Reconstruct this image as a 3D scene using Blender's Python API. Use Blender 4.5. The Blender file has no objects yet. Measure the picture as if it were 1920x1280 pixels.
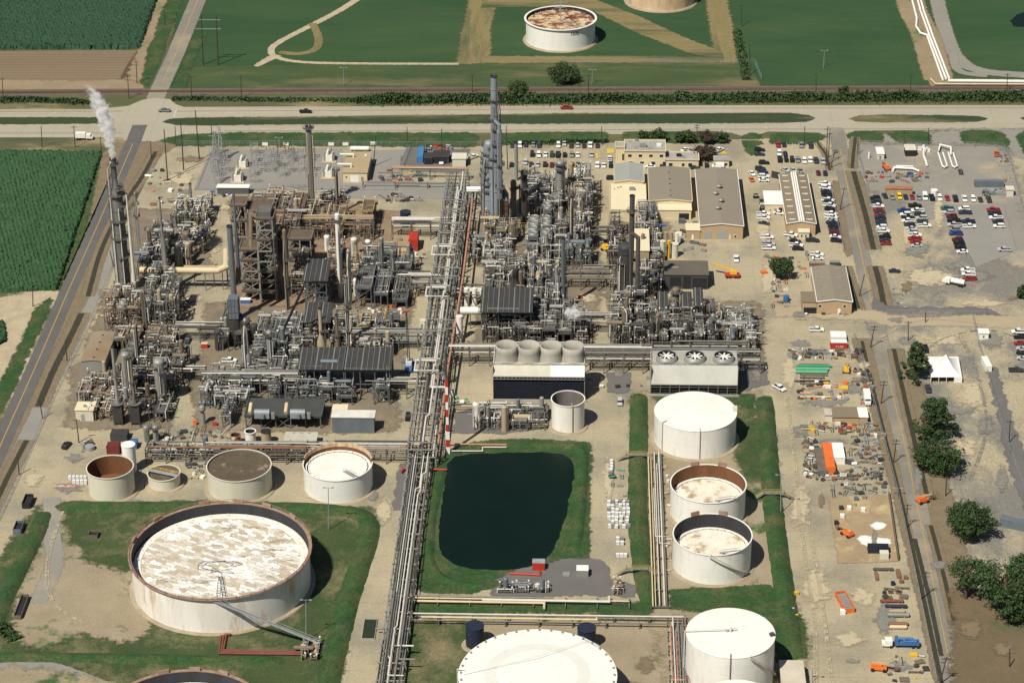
import bpy, math, random
from mathutils import Vector, Matrix
S = bpy.context.scene
# ---------------------------------------------------------------- camera, sky, sun, exposure
FPX = 4500.0; CZ = 425.0
PITCH = math.radians(27.5); YAW = math.radians(2.17); ROLL = 0.008
cf = Vector((-math.sin(YAW)*math.cos(PITCH), math.cos(YAW)*math.cos(PITCH), -math.sin(PITCH)))
r0 = Vector((math.cos(YAW), math.sin(YAW), 0)); u0 = r0.cross(cf)
cr = r0*math.cos(ROLL) - u0*math.sin(ROLL); cu = u0*math.cos(ROLL) + r0*math.sin(ROLL)
cd = bpy.data.cameras.new('camera'); co = bpy.data.objects.new('camera', cd); S.collection.objects.link(co)
co.matrix_world = Matrix(((cr.x, cu.x, -cf.x, 0), (cr.y, cu.y, -cf.y, 0), (cr.z, cu.z, -cf.z, CZ), (0, 0, 0, 1)))
cd.sensor_width = 36; cd.lens = 36*FPX/1920; cd.clip_start = 1; cd.clip_end = 20000
S.camera = co
SUN_EL = math.radians(54)
sdir = Vector((math.sin(math.radians(34))*math.cos(SUN_EL), math.cos(math.radians(34))*math.cos(SUN_EL), -math.sin(SUN_EL)))
W = bpy.data.worlds.new('World'); S.world = W; W.use_nodes = True
nt = W.node_tree; bg = nt.nodes['Background']
sk = nt.nodes.new('ShaderNodeTexSky'); sk.sky_type = 'NISHITA'; sk.sun_disc = False
sk.sun_elevation = SUN_EL; sk.sun_rotation = math.atan2(-sdir.x, -sdir.y) % (2*math.pi)
nt.links.new(sk.outputs[0], bg.inputs[0]); bg.inputs[1].default_value = 0.046
sl = bpy.data.lights.new('sun', 'SUN'); sl.energy = 5.0; sl.angle = math.radians(0.5); sl.color = (1, 0.94, 0.82)
so = bpy.data.objects.new('sun', sl); S.collection.objects.link(so)
so.rotation_euler = sdir.to_track_quat('-Z', 'Y').to_euler()
S.view_settings.view_transform = 'Standard'; S.view_settings.look = 'None'
S.view_settings.exposure = 0.18; S.view_settings.gamma = 1.0
S.render.engine = 'CYCLES'
S.cycles.max_bounces = 7; S.cycles.diffuse_bounces = 2; S.cycles.glossy_bounces = 2
S.cycles.transparent_max_bounces = 32; S.cycles.volume_bounces = 6

# ---------------------------------------------------------------- surveying helpers
def G(px, py, z=0.0):
    r = cf*FPX + cr*(px-960) - cu*(py-640)
    t = (z-CZ)/r.z
    return Vector((r.x*t, r.y*t, z))
def PR(p):
    d = Vector(p)-Vector((0, 0, CZ)); k = FPX/d.dot(cf)
    return 960+d.dot(cr)*k, 640-d.dot(cu)*k
def HT(bx, by, ty):
    p = G(bx, by); a, b = 0.0, 150.0
    for _ in range(40):
        m = (a+b)/2
        if PR((p.x, p.y, m))[1] > ty: a = m
        else: b = m
    return a
def PPM(py): 
    p = G(960, py); return FPX/(p-Vector((0, 0, CZ))).dot(cf)
R = random.Random(7)
PI = math.pi

# ---------------------------------------------------------------- materials (procedural)
MT = {}
def M(name, c, rough=.7, metal=0.0, c2=None, amt=.5, sc=.3, stretch=(1, 1, 1), c3=None, sc3=.05, t3=.55, w3=.08, bump=0.0, bsc=1.0, fine=.12, fsc=3.0, spec=.35):
    if name in MT: return MT[name]
    m = bpy.data.materials.new(name); m.use_nodes = True; n = m.node_tree.nodes; L = m.node_tree.links
    b = n['Principled BSDF']; b.inputs['Roughness'].default_value = rough; b.inputs['Metallic'].default_value = metal
    b.inputs['Specular IOR Level'].default_value = spec
    g = n.new('ShaderNodeNewGeometry'); mp = n.new('ShaderNodeMapping'); mp.inputs['Scale'].default_value = stretch
    L.new(g.outputs['Position'], mp.inputs['Vector'])
    c2 = c2 or tuple(v*.72 for v in c)
    def noise(s, det=5, ro=.6):
        t = n.new('ShaderNodeTexNoise'); t.inputs['Scale'].default_value = s; t.inputs['Detail'].default_value = det
        t.inputs['Roughness'].default_value = ro; L.new(mp.outputs[0], t.inputs['Vector']); return t
    t1 = noise(sc)
    rp = n.new('ShaderNodeValToRGB'); rp.color_ramp.elements[0].position = .5-amt*.5+.0; rp.color_ramp.elements[1].position = .5+amt*.35
    rp.color_ramp.elements[0].color = (*c2, 1); rp.color_ramp.elements[1].color = (*c, 1)
    L.new(t1.outputs['Fac'], rp.inputs[0]); out = rp.outputs[0]
    if c3:
        t3n = noise(sc3, 8, .68); r3 = n.new('ShaderNodeValToRGB')
        r3.color_ramp.elements[0].position = t3-w3; r3.color_ramp.elements[1].position = t3+w3
        r3.color_ramp.elements[0].color = (0, 0, 0, 1); r3.color_ramp.elements[1].color = (1, 1, 1, 1)
        L.new(t3n.outputs['Fac'], r3.inputs[0])
        mx = n.new('ShaderNodeMix'); mx.data_type = 'RGBA'; L.new(r3.outputs[0], mx.inputs[0])
        L.new(out, mx.inputs[6]); mx.inputs[7].default_value = (*c3, 1); out = mx.outputs[2]
    if fine:
        tf = noise(fsc, 4, .7); mr = n.new('ShaderNodeMapRange'); mr.inputs[1].default_value = .25; mr.inputs[2].default_value = .75
        mr.inputs[3].default_value = 1-fine*1.6; mr.inputs[4].default_value = 1+fine*1.6
        L.new(tf.outputs['Fac'], mr.inputs[0])
        vm = n.new('ShaderNodeVectorMath'); vm.operation = 'SCALE'; L.new(out, vm.inputs[0]); L.new(mr.outputs[0], vm.inputs['Scale']); out = vm.outputs[0]
    L.new(out, b.inputs['Base Color'])
    if bump:
        tb = noise(bsc, 6, .7); bp = n.new('ShaderNodeBump'); bp.inputs['Strength'].default_value = 1; bp.inputs['Distance'].default_value = bump
        L.new(tb.outputs['Fac'], bp.inputs['Height']); L.new(bp.outputs[0], b.inputs['Normal'])
    MT[name] = m; return m
def lines(m, axis, period, width, col, fac=.6, phase=0.0, rot=0.0):
    """thin repeated joints or rows painted by the material in world metres"""
    n = m.node_tree.nodes; L = m.node_tree.links; b = n['Principled BSDF']
    src = b.inputs['Base Color'].links[0].from_socket
    g = n.new('ShaderNodeNewGeometry'); mp = n.new('ShaderNodeMapping'); mp.inputs['Rotation'].default_value = (0, 0, rot)
    L.new(g.outputs['Position'], mp.inputs['Vector'])
    sx = n.new('ShaderNodeSeparateXYZ'); L.new(mp.outputs[0], sx.inputs[0])
    a = n.new('ShaderNodeMath'); a.operation = 'ADD'; a.inputs[1].default_value = phase+10000; L.new(sx.outputs[axis], a.inputs[0])
    d = n.new('ShaderNodeMath'); d.operation = 'MODULO'; d.inputs[1].default_value = period; L.new(a.outputs[0], d.inputs[0])
    c = n.new('ShaderNodeMath'); c.operation = 'LESS_THAN'; c.inputs[1].default_value = width; L.new(d.outputs[0], c.inputs[0])
    f = n.new('ShaderNodeMath'); f.operation = 'MULTIPLY'; f.inputs[1].default_value = fac; L.new(c.outputs[0], f.inputs[0])
    mx = n.new('ShaderNodeMix'); mx.data_type = 'RGBA'; L.new(f.outputs[0], mx.inputs[0]); L.new(src, mx.inputs[6]); mx.inputs[7].default_value = (*col, 1)
    L.new(mx.outputs[2], b.inputs['Base Color']); return m

# ---------------------------------------------------------------- mesh builder
class MB:
    def __init__(s): s.v = []; s.f = []; s.sm = []; s.mi = []; s.m = 0
    def add(s, vs, fs, smooth=False):
        o = len(s.v); s.v.extend([tuple(v) for v in vs])
        for f in fs: s.f.append(tuple(i+o for i in f)); s.sm.append(smooth); s.mi.append(s.m)
        return s
    def box(s, x0, x1, y0, y1, z0, z1):
        vs = [(x, y, z) for z in (z0, z1) for x, y in ((x0, y0), (x1, y0), (x1, y1), (x0, y1))]
        return s.add(vs, [(3, 2, 1, 0), (4, 5, 6, 7), (0, 1, 5, 4), (1, 2, 6, 5), (2, 3, 7, 6), (3, 0, 4, 7)])
    def obox(s, c, sx, sy, sz, rz=0, rx=0):
        mt = Matrix.Rotation(rz, 3, 'Z') @ Matrix.Rotation(rx, 3, 'X'); c = Vector(c)
        vs = [c+mt @ Vector((x*sx/2, y*sy/2, z*sz/2)) for z in (-1, 1) for x, y in ((-1, -1), (1, -1), (1, 1), (-1, 1))]
        return s.add(vs, [(3, 2, 1, 0), (4, 5, 6, 7), (0, 1, 5, 4), (1, 2, 6, 5), (2, 3, 7, 6), (3, 0, 4, 7)])
    def bar(s, a, b, w, h=None):
        a = Vector(a); b = Vector(b); d = (b-a); h = h or w
        if d.length < 1e-6: return s
        d.normalize(); up = Vector((0, 0, 1)) if abs(d.z) < .95 else Vector((0, 1, 0))
        sd = d.cross(up).normalized()*(w/2); u = sd.cross(d).normalized()*(h/2)
        vs = [p+i*sd+j*u for p in (a, b) for i, j in ((-1, -1), (1, -1), (1, 1), (-1, 1))]
        return s.add(vs, [(0, 1, 2, 3), (7, 6, 5, 4), (0, 4, 5, 1), (1, 5, 6, 2), (2, 6, 7, 3), (3, 7, 4, 0)])
    def cyl(s, a, b, ra, rb=None, n=12, caps=True):
        a = Vector(a); b = Vector(b); rb = ra if rb is None else rb; d = (b-a).normalized()
        up = Vector((0, 0, 1)) if abs(d.z) < .9 else Vector((1, 0, 0)); x = d.cross(up).normalized(); y = d.cross(x)
        rg = lambda p, r: [p+r*(math.cos(2*PI*i/n)*x+math.sin(2*PI*i/n)*y) for i in range(n)]
        A, B = rg(a, ra), rg(b, rb)
        s.add(A+B, [(i, (i+1) % n, n+(i+1) % n, n+i) for i in range(n)], True)
        if caps:
            if ra > 0: s.add(A, [tuple(range(n-1, -1, -1))])
            if rb > 0: s.add(B, [tuple(range(n))])
        return s
    def tube(s, pts, r, n=8):
        pts = [Vector(p) for p in pts]
        for i in range(len(pts)-1):
            a, b = pts[i], pts[i+1]; d = (b-a)
            if d.length < 1e-4: continue
            d.normalize(); e = r*.55
            s.cyl(a-(d*e if i else d*0), b+(d*e if i < len(pts)-2 else d*0), r, r, n)
        return s
    def lathe(s, c, prof, n=24, smooth=True):
        c = Vector(c); m = len(prof); vs = []
        for r, z in prof:
            for i in range(n): vs.append((c.x+r*math.cos(2*PI*i/n), c.y+r*math.sin(2*PI*i/n), c.z+z))
        fs = [(k*n+i, k*n+(i+1) % n, (k+1)*n+(i+1) % n, (k+1)*n+i) for k in range(m-1) for i in range(n)]
        return s.add(vs, fs, smooth)
    def disc(s, c, r, n=24):
        return s.add([(c[0]+r*math.cos(2*PI*i/n), c[1]+r*math.sin(2*PI*i/n), c[2]) for i in range(n)], [tuple(range(n))])
    def prism(s, poly, z0, z1):
        n = len(poly); A = [(p[0], p[1], z0) for p in poly]; B = [(p[0], p[1], z1) for p in poly]
        s.add(A+B, [(i, (i+1) % n, n+(i+1) % n, n+i) for i in range(n)]+[tuple(range(n-1, -1, -1)), tuple(range(n, 2*n))]); return s
    def ring(s, c, r0, r1, h, n=20, a0=0, a1=2*PI):
        full = abs(a1-a0-2*PI) < 1e-6; k = n if full else n+1; vs = []
        for i in range(k):
            a = a0+(a1-a0)*i/n; cc, ss = math.cos(a), math.sin(a)
            for r, z in ((r0, 0), (r1, 0), (r1, h), (r0, h)): vs.append((c[0]+r*cc, c[1]+r*ss, c[2]+z))
        fs = []
        for i in range(n):
            j = (i+1) % k
            for q in range(4): fs.append((i*4+q, j*4+q, j*4+(q+1) % 4, i*4+(q+1) % 4))
        return s.add(vs, fs)
    def build(s, name, mats, parent=None, label=None, origin=None):
        if not s.v: return None
        if not isinstance(mats, (list, tuple)): mats = [mats]
        o = origin if origin is not None else (parent['_o'] if parent and '_o' in parent else (0, 0, 0))
        me = bpy.data.meshes.new(name); me.from_pydata([(v[0]-o[0], v[1]-o[1], v[2]-o[2]) for v in s.v], [], s.f)
        for m in mats: me.materials.append(m)
        me.polygons.foreach_set('use_smooth', s.sm); me.polygons.foreach_set('material_index', s.mi); me.update()
        ob = bpy.data.objects.new(name, me); S.collection.objects.link(ob)
        if parent is not None: ob.parent = parent
        elif origin is not None: ob.location = origin
        if label: ob['label'] = label
        return ob
def tag(o, label=None, cat=None, group=None, kind=None):
    if label: o['label'] = label
    if cat: o['category'] = cat
    if group: o['group'] = group
    if kind: o['kind'] = kind
    return o
ROOTS = []
def thing(name, label, cat, loc, group=None):
    o = bpy.data.objects.new(name, None); S.collection.objects.link(o); o.location = loc; o.empty_display_size = .5
    o['_o'] = tuple(loc); ROOTS.append(o); return tag(o, label, cat, group)
ORD = ['first', 'second', 'third', 'fourth', 'fifth', 'sixth', 'seventh', 'eighth', 'ninth', 'tenth', 'eleventh', 'twelfth', 'thirteenth', 'fourteenth', 'fifteenth', 'sixteenth', 'seventeenth', 'eighteenth', 'nineteenth', 'twentieth', 'twenty-first', 'twenty-second', 'twenty-third', 'twenty-fourth', 'twenty-fifth', 'twenty-sixth', 'twenty-seventh', 'twenty-eighth', 'twenty-ninth', 'thirtieth']

# ---------------------------------------------------------------- palette
soil = M('bare_soil', (.27, .21, .135), .95, c2=(.2, .15, .09), sc=.08, c3=(.1, .13, .05), sc3=.04, t3=.6, w3=.05)
verge = M('verge_grass', (.11, .105, .05), .95, c2=(.045, .065, .026), sc=.06, c3=(.27, .21, .13), sc3=.03, t3=.62, w3=.06, stretch=(.35, 1, 1), fine=.2)
meadow = M('mown_meadow', (.026, .068, .022), .95, c2=(.014, .046, .016), amt=.9, sc=.02, stretch=(.3, 1, 1), c3=(.045, .08, .028), sc3=.025, t3=.58, w3=.14, fine=.16)
grass = M('bank_grass', (.03, .075, .02), .95, c2=(.014, .042, .012), amt=.7, sc=.2, c3=(.085, .085, .035), sc3=.09, t3=.58, w3=.12, fine=.35, fsc=1.2)
patchy = M('patchy_grass', (.055, .075, .026), .95, c2=(.02, .048, .015), amt=.6, sc=.06, c3=(.19, .155, .085), sc3=.05, t3=.59, w3=.1, fine=.22, fsc=1.6)
basin = M('basin_soil', (.31, .262, .178), .95, c2=(.2, .16, .1), amt=.7, sc=.06, c3=(.05, .09, .03), sc3=.045, t3=.6, w3=.04, fine=.2)
dryhay = M('mown_track', (.22, .165, .08), .95, c3=(.05, .07, .03), sc3=.06, t3=.58, w3=.08, c2=(.13, .125, .05), amt=.8, sc=.25, stretch=(1, .12, 1), fine=.2)
dryhay2 = M('mown_track_across', (.22, .165, .08), .95, c3=(.05, .07, .03), sc3=.06, t3=.58, w3=.08, c2=(.12, .12, .05), amt=.8, sc=.25, stretch=(.12, 1, 1), fine=.2)
pale = M('pale_limestone', (.42, .35, .24), .95, c2=(.3, .25, .17), sc=.2, fine=.15)
plough = M('ploughed_earth', (.21, .155, .1), .95, c2=(.15, .11, .07), sc=.03, stretch=(.1, 1, 1), fine=.14)
lines(plough, 1, 3.6, 1.1, (.12, .085, .055), .55)
umber = M('turned_earth', (.1, .062, .042), .95, fine=.25)
crete = M('plant_concrete', (.385, .33, .22), .9, c2=(.28, .245, .168), amt=.75, sc=.035, c3=(.185, .172, .135), sc3=.028, t3=.57, w3=.12, fine=.12, fsc=1.2)
lines(crete, 0, 9.2, .2, (.2, .17, .13), .3); lines(crete, 1, 9.2, .35, (.2, .17, .13), .28)
stained = M('oil_stained_concrete', (.22, .18, .125), .85, c2=(.11, .09, .066), amt=.8, sc=.12, c3=(.24, .2, .14), sc3=.09, t3=.6, w3=.07, fine=.2)
rustpad = M('rusty_pad', (.27, .2, .13), .9, c2=(.17, .115, .075), amt=.8, sc=.15, c3=(.2, .12, .075), sc3=.12, t3=.58, w3=.06, fine=.2)
gravel = M('grey_gravel', (.25, .238, .212), .95, c2=(.19, .182, .166), amt=.8, sc=.04, fine=.1)
yard = M('yard_gravel', (.37, .32, .21), .95, c2=(.27, .235, .165), amt=.8, sc=.06, c3=(.17, .16, .14), sc3=.035, t3=.5, w3=.06, fine=.22, fsc=1.5, stretch=(1, .6, 1))
yardg = M('grey_yard', (.245, .23, .2), .95, c2=(.19, .182, .162), amt=.8, sc=.04, c3=(.37, .3, .2), sc3=.03, t3=.6, w3=.08, fine=.12)
hwy = M('highway_concrete', (.355, .325, .25), .85, c2=(.28, .258, .2), amt=.8, sc=.05, stretch=(.15, 1, 1), fine=.07)
lines(hwy, 0, 15, .3, (.2, .17, .13), .35)
asph = M('dark_asphalt', (.115, .11, .104), .9, c2=(.082, .08, .08), amt=.8, sc=.06, c3=(.15, .135, .115), sc3=.05, t3=.66, w3=.1, fine=.08)
asph2 = M('worn_asphalt', (.2, .185, .155), .9, c2=(.155, .147, .128), amt=.8, sc=.05, c3=(.28, .24, .175), sc3=.04, t3=.58, w3=.1, fine=.08)
asph3 = M('grey_asphalt_patch', (.14, .132, .125), .9, c2=(.1, .096, .093), amt=.8, sc=.1, fine=.1)
ballast = M('rail_ballast', (.13, .105, .09), .95, c2=(.09, .07, .06), sc=.3, fine=.2)
mud_shade = M('ditch_mud_shade', (.05, .043, .028), .6, c2=(.03, .035, .02), sc=.3, fine=.2)  # dark tone joins mud and water with the painted shade of the recess
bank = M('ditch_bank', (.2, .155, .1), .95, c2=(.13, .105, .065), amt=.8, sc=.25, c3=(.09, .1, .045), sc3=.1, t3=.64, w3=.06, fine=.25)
water = M('pond_water', (.005, .0135, .0112), .3, c2=(.003, .009, .006), amt=.8, sc=.05, bump=.05, bsc=.8, fine=.1, spec=.1)
crop = M('cane_leaves', (.03, .08, .028), .8, c2=(.018, .054, .019), amt=.7, sc=.12, fine=.2, fsc=1.6)
crop2 = M('far_cane_leaves', (.022, .062, .03), .8, c2=(.014, .043, .02), amt=.7, sc=.08, stretch=(.3, 1, 1), fine=.25)
leaf = M('tree_leaves', (.042, .078, .02), .7, c2=(.011, .028, .008), amt=.7, sc=.45, fine=.35)
leaf2 = M('pine_needles', (.05, .09, .026), .7, c2=(.014, .036, .01), amt=.7, sc=.5, fine=.3)
leafbr = M('bronze_leaves', (.07, .045, .028), .8, c2=(.035, .03, .02), sc=.6, fine=.3)
bark = M('bark', (.09, .065, .045), .95)
ylw = M('yellow_line_paint', (.42, .27, .06), .8, c2=(.3, .2, .07), sc=.5)
wline = M('white_line_paint', (.5, .47, .42), .8, c2=(.36, .33, .28), sc=.5)
white = M('white_paint', (.76, .75, .7), .45, c2=(.68, .665, .61), amt=.7, sc=.14, stretch=(1, 1, .3), c3=(.63, .61, .55), sc3=.5, t3=.62, w3=.1, fine=.02)
lines(white, 2, 2.4, .09, (.5, .49, .45), .35)
whitew = M('weathered_white_paint', (.76, .74, .69), .5, c2=(.62, .58, .5), amt=.6, sc=.25, stretch=(1, 1, .25), c3=(.36, .2, .1), sc3=.13, t3=.66, w3=.07, fine=.04)
cream = M('cream_paint', (.6, .57, .46), .5, c2=(.52, .49, .4), sc=.25, stretch=(1, 1, .3), fine=.03)
tanroof = M('tan_metal_roof', (.235, .205, .155), .6, c2=(.205, .18, .14), amt=.8, sc=.04, fine=.03)
lines(tanroof, 1, 3.0, .12, (.16, .14, .11), .5)
brownroof = M('brown_metal_roof', (.21, .17, .115), .6, c2=(.18, .15, .1), amt=.8, sc=.04, fine=.04)
greyroof = M('grey_metal_roof', (.31, .315, .29), .55, c2=(.26, .265, .25), amt=.7, sc=.05, fine=.03)
lines(greyroof, 0, 1.5, .12, (.2, .2, .19), .3)
tar = M('stained_flat_roof', (.35, .33, .3), .9, c2=(.22, .21, .2), amt=.8, sc=.2, c3=(.09, .085, .085), sc3=.12, t3=.62, w3=.06, fine=.15)
tanwall = M('tan_wall', (.42, .3, .175), .7, c2=(.38, .27, .16), sc=.2, fine=.03)
creamwall = M('cream_wall', (.62, .52, .34), .7, c2=(.56, .47, .31), sc=.2, fine=.03)
creamroof = M('cream_roof', (.66, .58, .4), .7, c2=(.6, .52, .36), sc=.12, fine=.04)
wht = M('bright_white_sheet', (.74, .735, .7), .5, c2=(.69, .68, .64), sc=.3, fine=.01)
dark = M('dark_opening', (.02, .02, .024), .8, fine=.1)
glass = M('window_glass', (.02, .025, .03), .1, fine=0, spec=.6)
steel = M('grey_structural_steel', (.15, .145, .13), .6, c2=(.085, .082, .074), amt=.8, sc=.4, fine=.1)
bsteel = M('blue_grey_steel', (.105, .118, .12), .6, c2=(.07, .085, .095), amt=.8, sc=.4, fine=.1)
dsteel = M('dark_steel', (.05, .048, .045), .65, c2=(.03, .028, .027), amt=.8, sc=.4, fine=.12)
brsteel = M('weathered_brown_steel', (.17, .14, .105), .75, c2=(.09, .072, .053), amt=.8, sc=.4, fine=.12)
rust = M('rusty_steel', (.23, .125, .07), .85, c2=(.12, .065, .04), amt=.8, sc=.5, fine=.15)
orangerust = M('orange_rust', (.38, .17, .08), .85, c2=(.24, .1, .05), sc=.5, fine=.12)
alu = M('pipe_jacket', (.42, .405, .37), .4, .4, c2=(.26, .245, .215), amt=.8, sc=.5, fine=.08)
pipew = M('pale_pipe', (.62, .6, .55), .45, c2=(.46, .43, .38), amt=.8, sc=.4, fine=.06)
pipeg = M('grey_pipe', (.23, .225, .205), .5, .2, c2=(.13, .125, .112), amt=.8, sc=.4, fine=.08)
piped = M('dark_pipe', (.085, .08, .075), .6, c2=(.045, .042, .04), amt=.8, sc=.4, fine=.1)
pipeb = M('tan_pipe', (.4, .31, .2), .6, c2=(.27, .2, .13), amt=.8, sc=.4, fine=.08)
pipep = M('salmon_pipe', (.45, .22, .15), .6, c2=(.32, .16, .11), amt=.8, sc=.4, fine=.08)
pipey = M('yellow_pipe', (.62, .43, .1), .6, c2=(.45, .32, .1), sc=.5, fine=.08)
pipecr = M('cream_duct', (.6, .5, .33), .55, c2=(.46, .36, .22), amt=.8, sc=.25, fine=.05)
vess = M('vessel_shell', (.29, .285, .265), .5, .15, c2=(.19, .185, .17), amt=.8, sc=.25, stretch=(1, 1, .4), fine=.06)
vessb = M('blue_grey_shell', (.15, .175, .195), .5, .1, c2=(.09, .11, .125), amt=.8, sc=.25, stretch=(1, 1, .4), fine=.08)
vesst = M('tan_shell', (.4, .33, .22), .6, c2=(.27, .21, .13), amt=.8, sc=.3, stretch=(1, 1, .4), fine=.07)
vessbr = M('brown_shell', (.2, .155, .105), .65, c2=(.11, .085, .06), amt=.8, sc=.3, stretch=(1, 1, .4), fine=.1)
stackm = M('light_blue_grey_stack', (.27, .3, .33), .5, .1, c2=(.17, .19, .21), amt=.8, sc=.2, stretch=(1, 1, .4), fine=.05)
vessd = M('soot_black_shell', (.035, .034, .036), .7, c2=(.06, .05, .045), sc=.3, fine=.12)
pink = M('pinkish_tan_shell', (.5, .31, .2), .6, c2=(.36, .2, .12), amt=.8, sc=.3, fine=.07)
blackp = M('black_paint', (.022, .023, .03), .5, fine=.08)
navy = M('dark_blue_black_paint', (.02, .027, .05), .6, c2=(.012, .016, .03), sc=.4, fine=.08)
redp = M('red_paint', (.42, .04, .025), .5, c2=(.33, .035, .022), sc=.4)
orangep = M('orange_paint', (.7, .16, .035), .5, c2=(.55, .12, .03), sc=.4)
yelp = M('yellow_paint', (.68, .42, .04), .5, c2=(.55, .34, .04), sc=.4)
bluep = M('blue_paint', (.05, .14, .33), .5, c2=(.04, .11, .26), sc=.4)
greenp = M('green_pipe_coating', (.05, .25, .15), .5, c2=(.04, .2, .12), sc=.3)
greenp2 = M('pale_green_coating', (.12, .36, .18), .5, c2=(.1, .3, .15), sc=.3)
grating = M('deck_grating', (.1, .1, .095), .8, c2=(.06, .06, .058), amt=.8, sc=.5, fine=.25, fsc=4)
gratbr = M('rusty_deck', (.14, .1, .068), .85, c2=(.07, .052, .038), amt=.8, sc=.4, fine=.2, fsc=3)
concr = M('bare_concrete', (.4, .385, .33), .9, c2=(.23, .215, .185), amt=.8, sc=.2, stretch=(1, 1, .3), fine=.08)
rubber = M('tyre_rubber', (.02, .02, .02), .9, fine=.1)
wood = M('weathered_pole_wood', (.06, .048, .036), .9, fine=.1)
galv = M('galvanised_steel', (.4, .41, .42), .45, .3, c2=(.28, .29, .3), sc=.8, fine=.06)
sludge = M('brown_sludge', (.12, .092, .06), .5, c2=(.07, .055, .037), amt=.8, sc=.25, c3=(.24, .2, .145), sc3=.16, t3=.585, w3=.025, fine=.12)
# ================================================================ THE GROUND
ZL = [0.0]
RAG = {'verge_grass': 1.4, 'mown_meadow': 1.2, 'bank_grass': 1.0, 'patchy_grass': 1.6, 'basin_soil': 2.6, 'mown_track': .8, 'mown_track_across': .6, 'turned_earth': 1.2, 'bare_soil': 1.5, 'yard_gravel': 2.0, 'grey_yard': 3.0, 'oil_stained_concrete': 2.2, 'rusty_pad': 2.5, 'pale_limestone': 2.5, 'ditch_bank': 1.0, 'oak_litter_soil': 3, 'spilled_white_powder': .8, 'grey_asphalt_patch': 1.5, 'dusty_lane': 1.0, 'median_grass': .5, 'pond_water': .9}
def ragged(P, amp, seed):
    rr = random.Random(seed); Q = []
    ph = [(rr.uniform(0, 6.3), rr.uniform(.05, .11)) for _ in range(3)]+[(rr.uniform(0, 6.3), rr.uniform(.25, .5)) for _ in range(3)]
    s = 0
    for i, a in enumerate(P):
        b = P[(i+1) % len(P)]; L = (b-a).length
        if L < 1e-3 or max(abs(a.x), abs(b.x)) > 600: Q.append(a); continue
        nn = Vector((-(b-a).y, (b-a).x, 0))/L; n = max(1, int(L/1.5))
        for k in range(n):
            t = k/n; s += L/n; e = min(1, min(t, 1-t)*L/6)
            w = sum(math.sin(s*f+p) for p, f in ph[:3])*.5+sum(math.sin(s*f*2+p) for p, f in ph[3:])*.25+rr.uniform(-.5, .5)
            Q.append(a+(b-a)*t+nn*(w*amp*(.25+.75*e)*.6))
    return Q
FR = {'verge_grass': 4, 'mown_meadow': 3, 'bank_grass': 2.2, 'patchy_grass': 4, 'basin_soil': 5, 'mown_track': 2.5, 'mown_track_across': 2, 'turned_earth': 2, 'bare_soil': 3, 'yard_gravel': 4, 'grey_yard': 6, 'oil_stained_concrete': 4, 'rusty_pad': 4, 'pale_limestone': 4, 'ditch_bank': 2, 'oak_litter_soil': 5, 'spilled_white_powder': 1.5, 'grey_asphalt_patch': 1.5, 'dusty_lane': 3, 'median_grass': 1.2, 'rough_meadow': 4, 'grey_gravel': 1.2, 'dark_asphalt': .8, 'worn_asphalt': 1.0, 'ditch_mud_shade': 1.0, 'sandy_pad': 1.5}
FM = {}
def feathered(mat):
    """the same surface thinning out in scattered grains towards its worn edge"""
    if mat.name in FM: return FM[mat.name]
    m = mat.copy(); m.name = mat.name+'_worn_edge'; n = m.node_tree.nodes; L = m.node_tree.links; b = n['Principled BSDF']
    at = n.new('ShaderNodeAttribute'); at.attribute_name = 'edge'; g = n.new('ShaderNodeNewGeometry'); t = n.new('ShaderNodeTexNoise'); t.inputs['Scale'].default_value = .4; t.inputs['Detail'].default_value = 7; t.inputs['Roughness'].default_value = .7; L.new(g.outputs['Position'], t.inputs['Vector'])
    a = n.new('ShaderNodeMath'); a.operation = 'MULTIPLY_ADD'; L.new(t.outputs['Fac'], a.inputs[0]); a.inputs[1].default_value = 2.4; a.inputs[2].default_value = -1.2
    s = n.new('ShaderNodeMath'); s.operation = 'ADD'; L.new(a.outputs[0], s.inputs[0]); L.new(at.outputs['Fac'], s.inputs[1])
    r = n.new('ShaderNodeMapRange'); r.interpolation_type = 'SMOOTHSTEP'; r.inputs[1].default_value = .25; r.inputs[2].default_value = .85; L.new(s.outputs[0], r.inputs[0])
    k = n.new('ShaderNodeMath'); k.operation = 'GREATER_THAN'; k.inputs[1].default_value = .02; L.new(at.outputs['Fac'], k.inputs[0])
    k2 = n.new('ShaderNodeMath'); k2.operation = 'MULTIPLY'; e2 = n.new('ShaderNodeMapRange'); e2.inputs[2].default_value = .3; L.new(at.outputs['Fac'], e2.inputs[0]); L.new(r.outputs[0], k2.inputs[0]); L.new(e2.outputs[0], k2.inputs[1]); L.new(k2.outputs[0], b.inputs['Alpha'])
    FM[mat.name] = m; return m
def fringe(name, P, mat, w, z):
    vs = []; ed = []; n = len(P)
    for i, p in enumerate(P):
        d = (P[(i+1) % n]-P[i-1]); d = d.normalized() if d.length > 1e-6 else Vector((1, 0, 0)); o = Vector((d.y, -d.x, 0))*w
        vs += [(p.x, p.y, z), (p.x+o.x, p.y+o.y, z-.0012)]; ed += [1.0, 0.0]
    m = MB(); m.add(vs, [(2*i, 2*i+1, (2*i+3) % (2*n), (2*i+2) % (2*n)) for i in range(n)]); o = m.build(name, feathered(mat)); a = o.data.attributes.new('edge', 'FLOAT', 'POINT'); a.data.foreach_set('value', ed); return tag(o, kind='structure')
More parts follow.
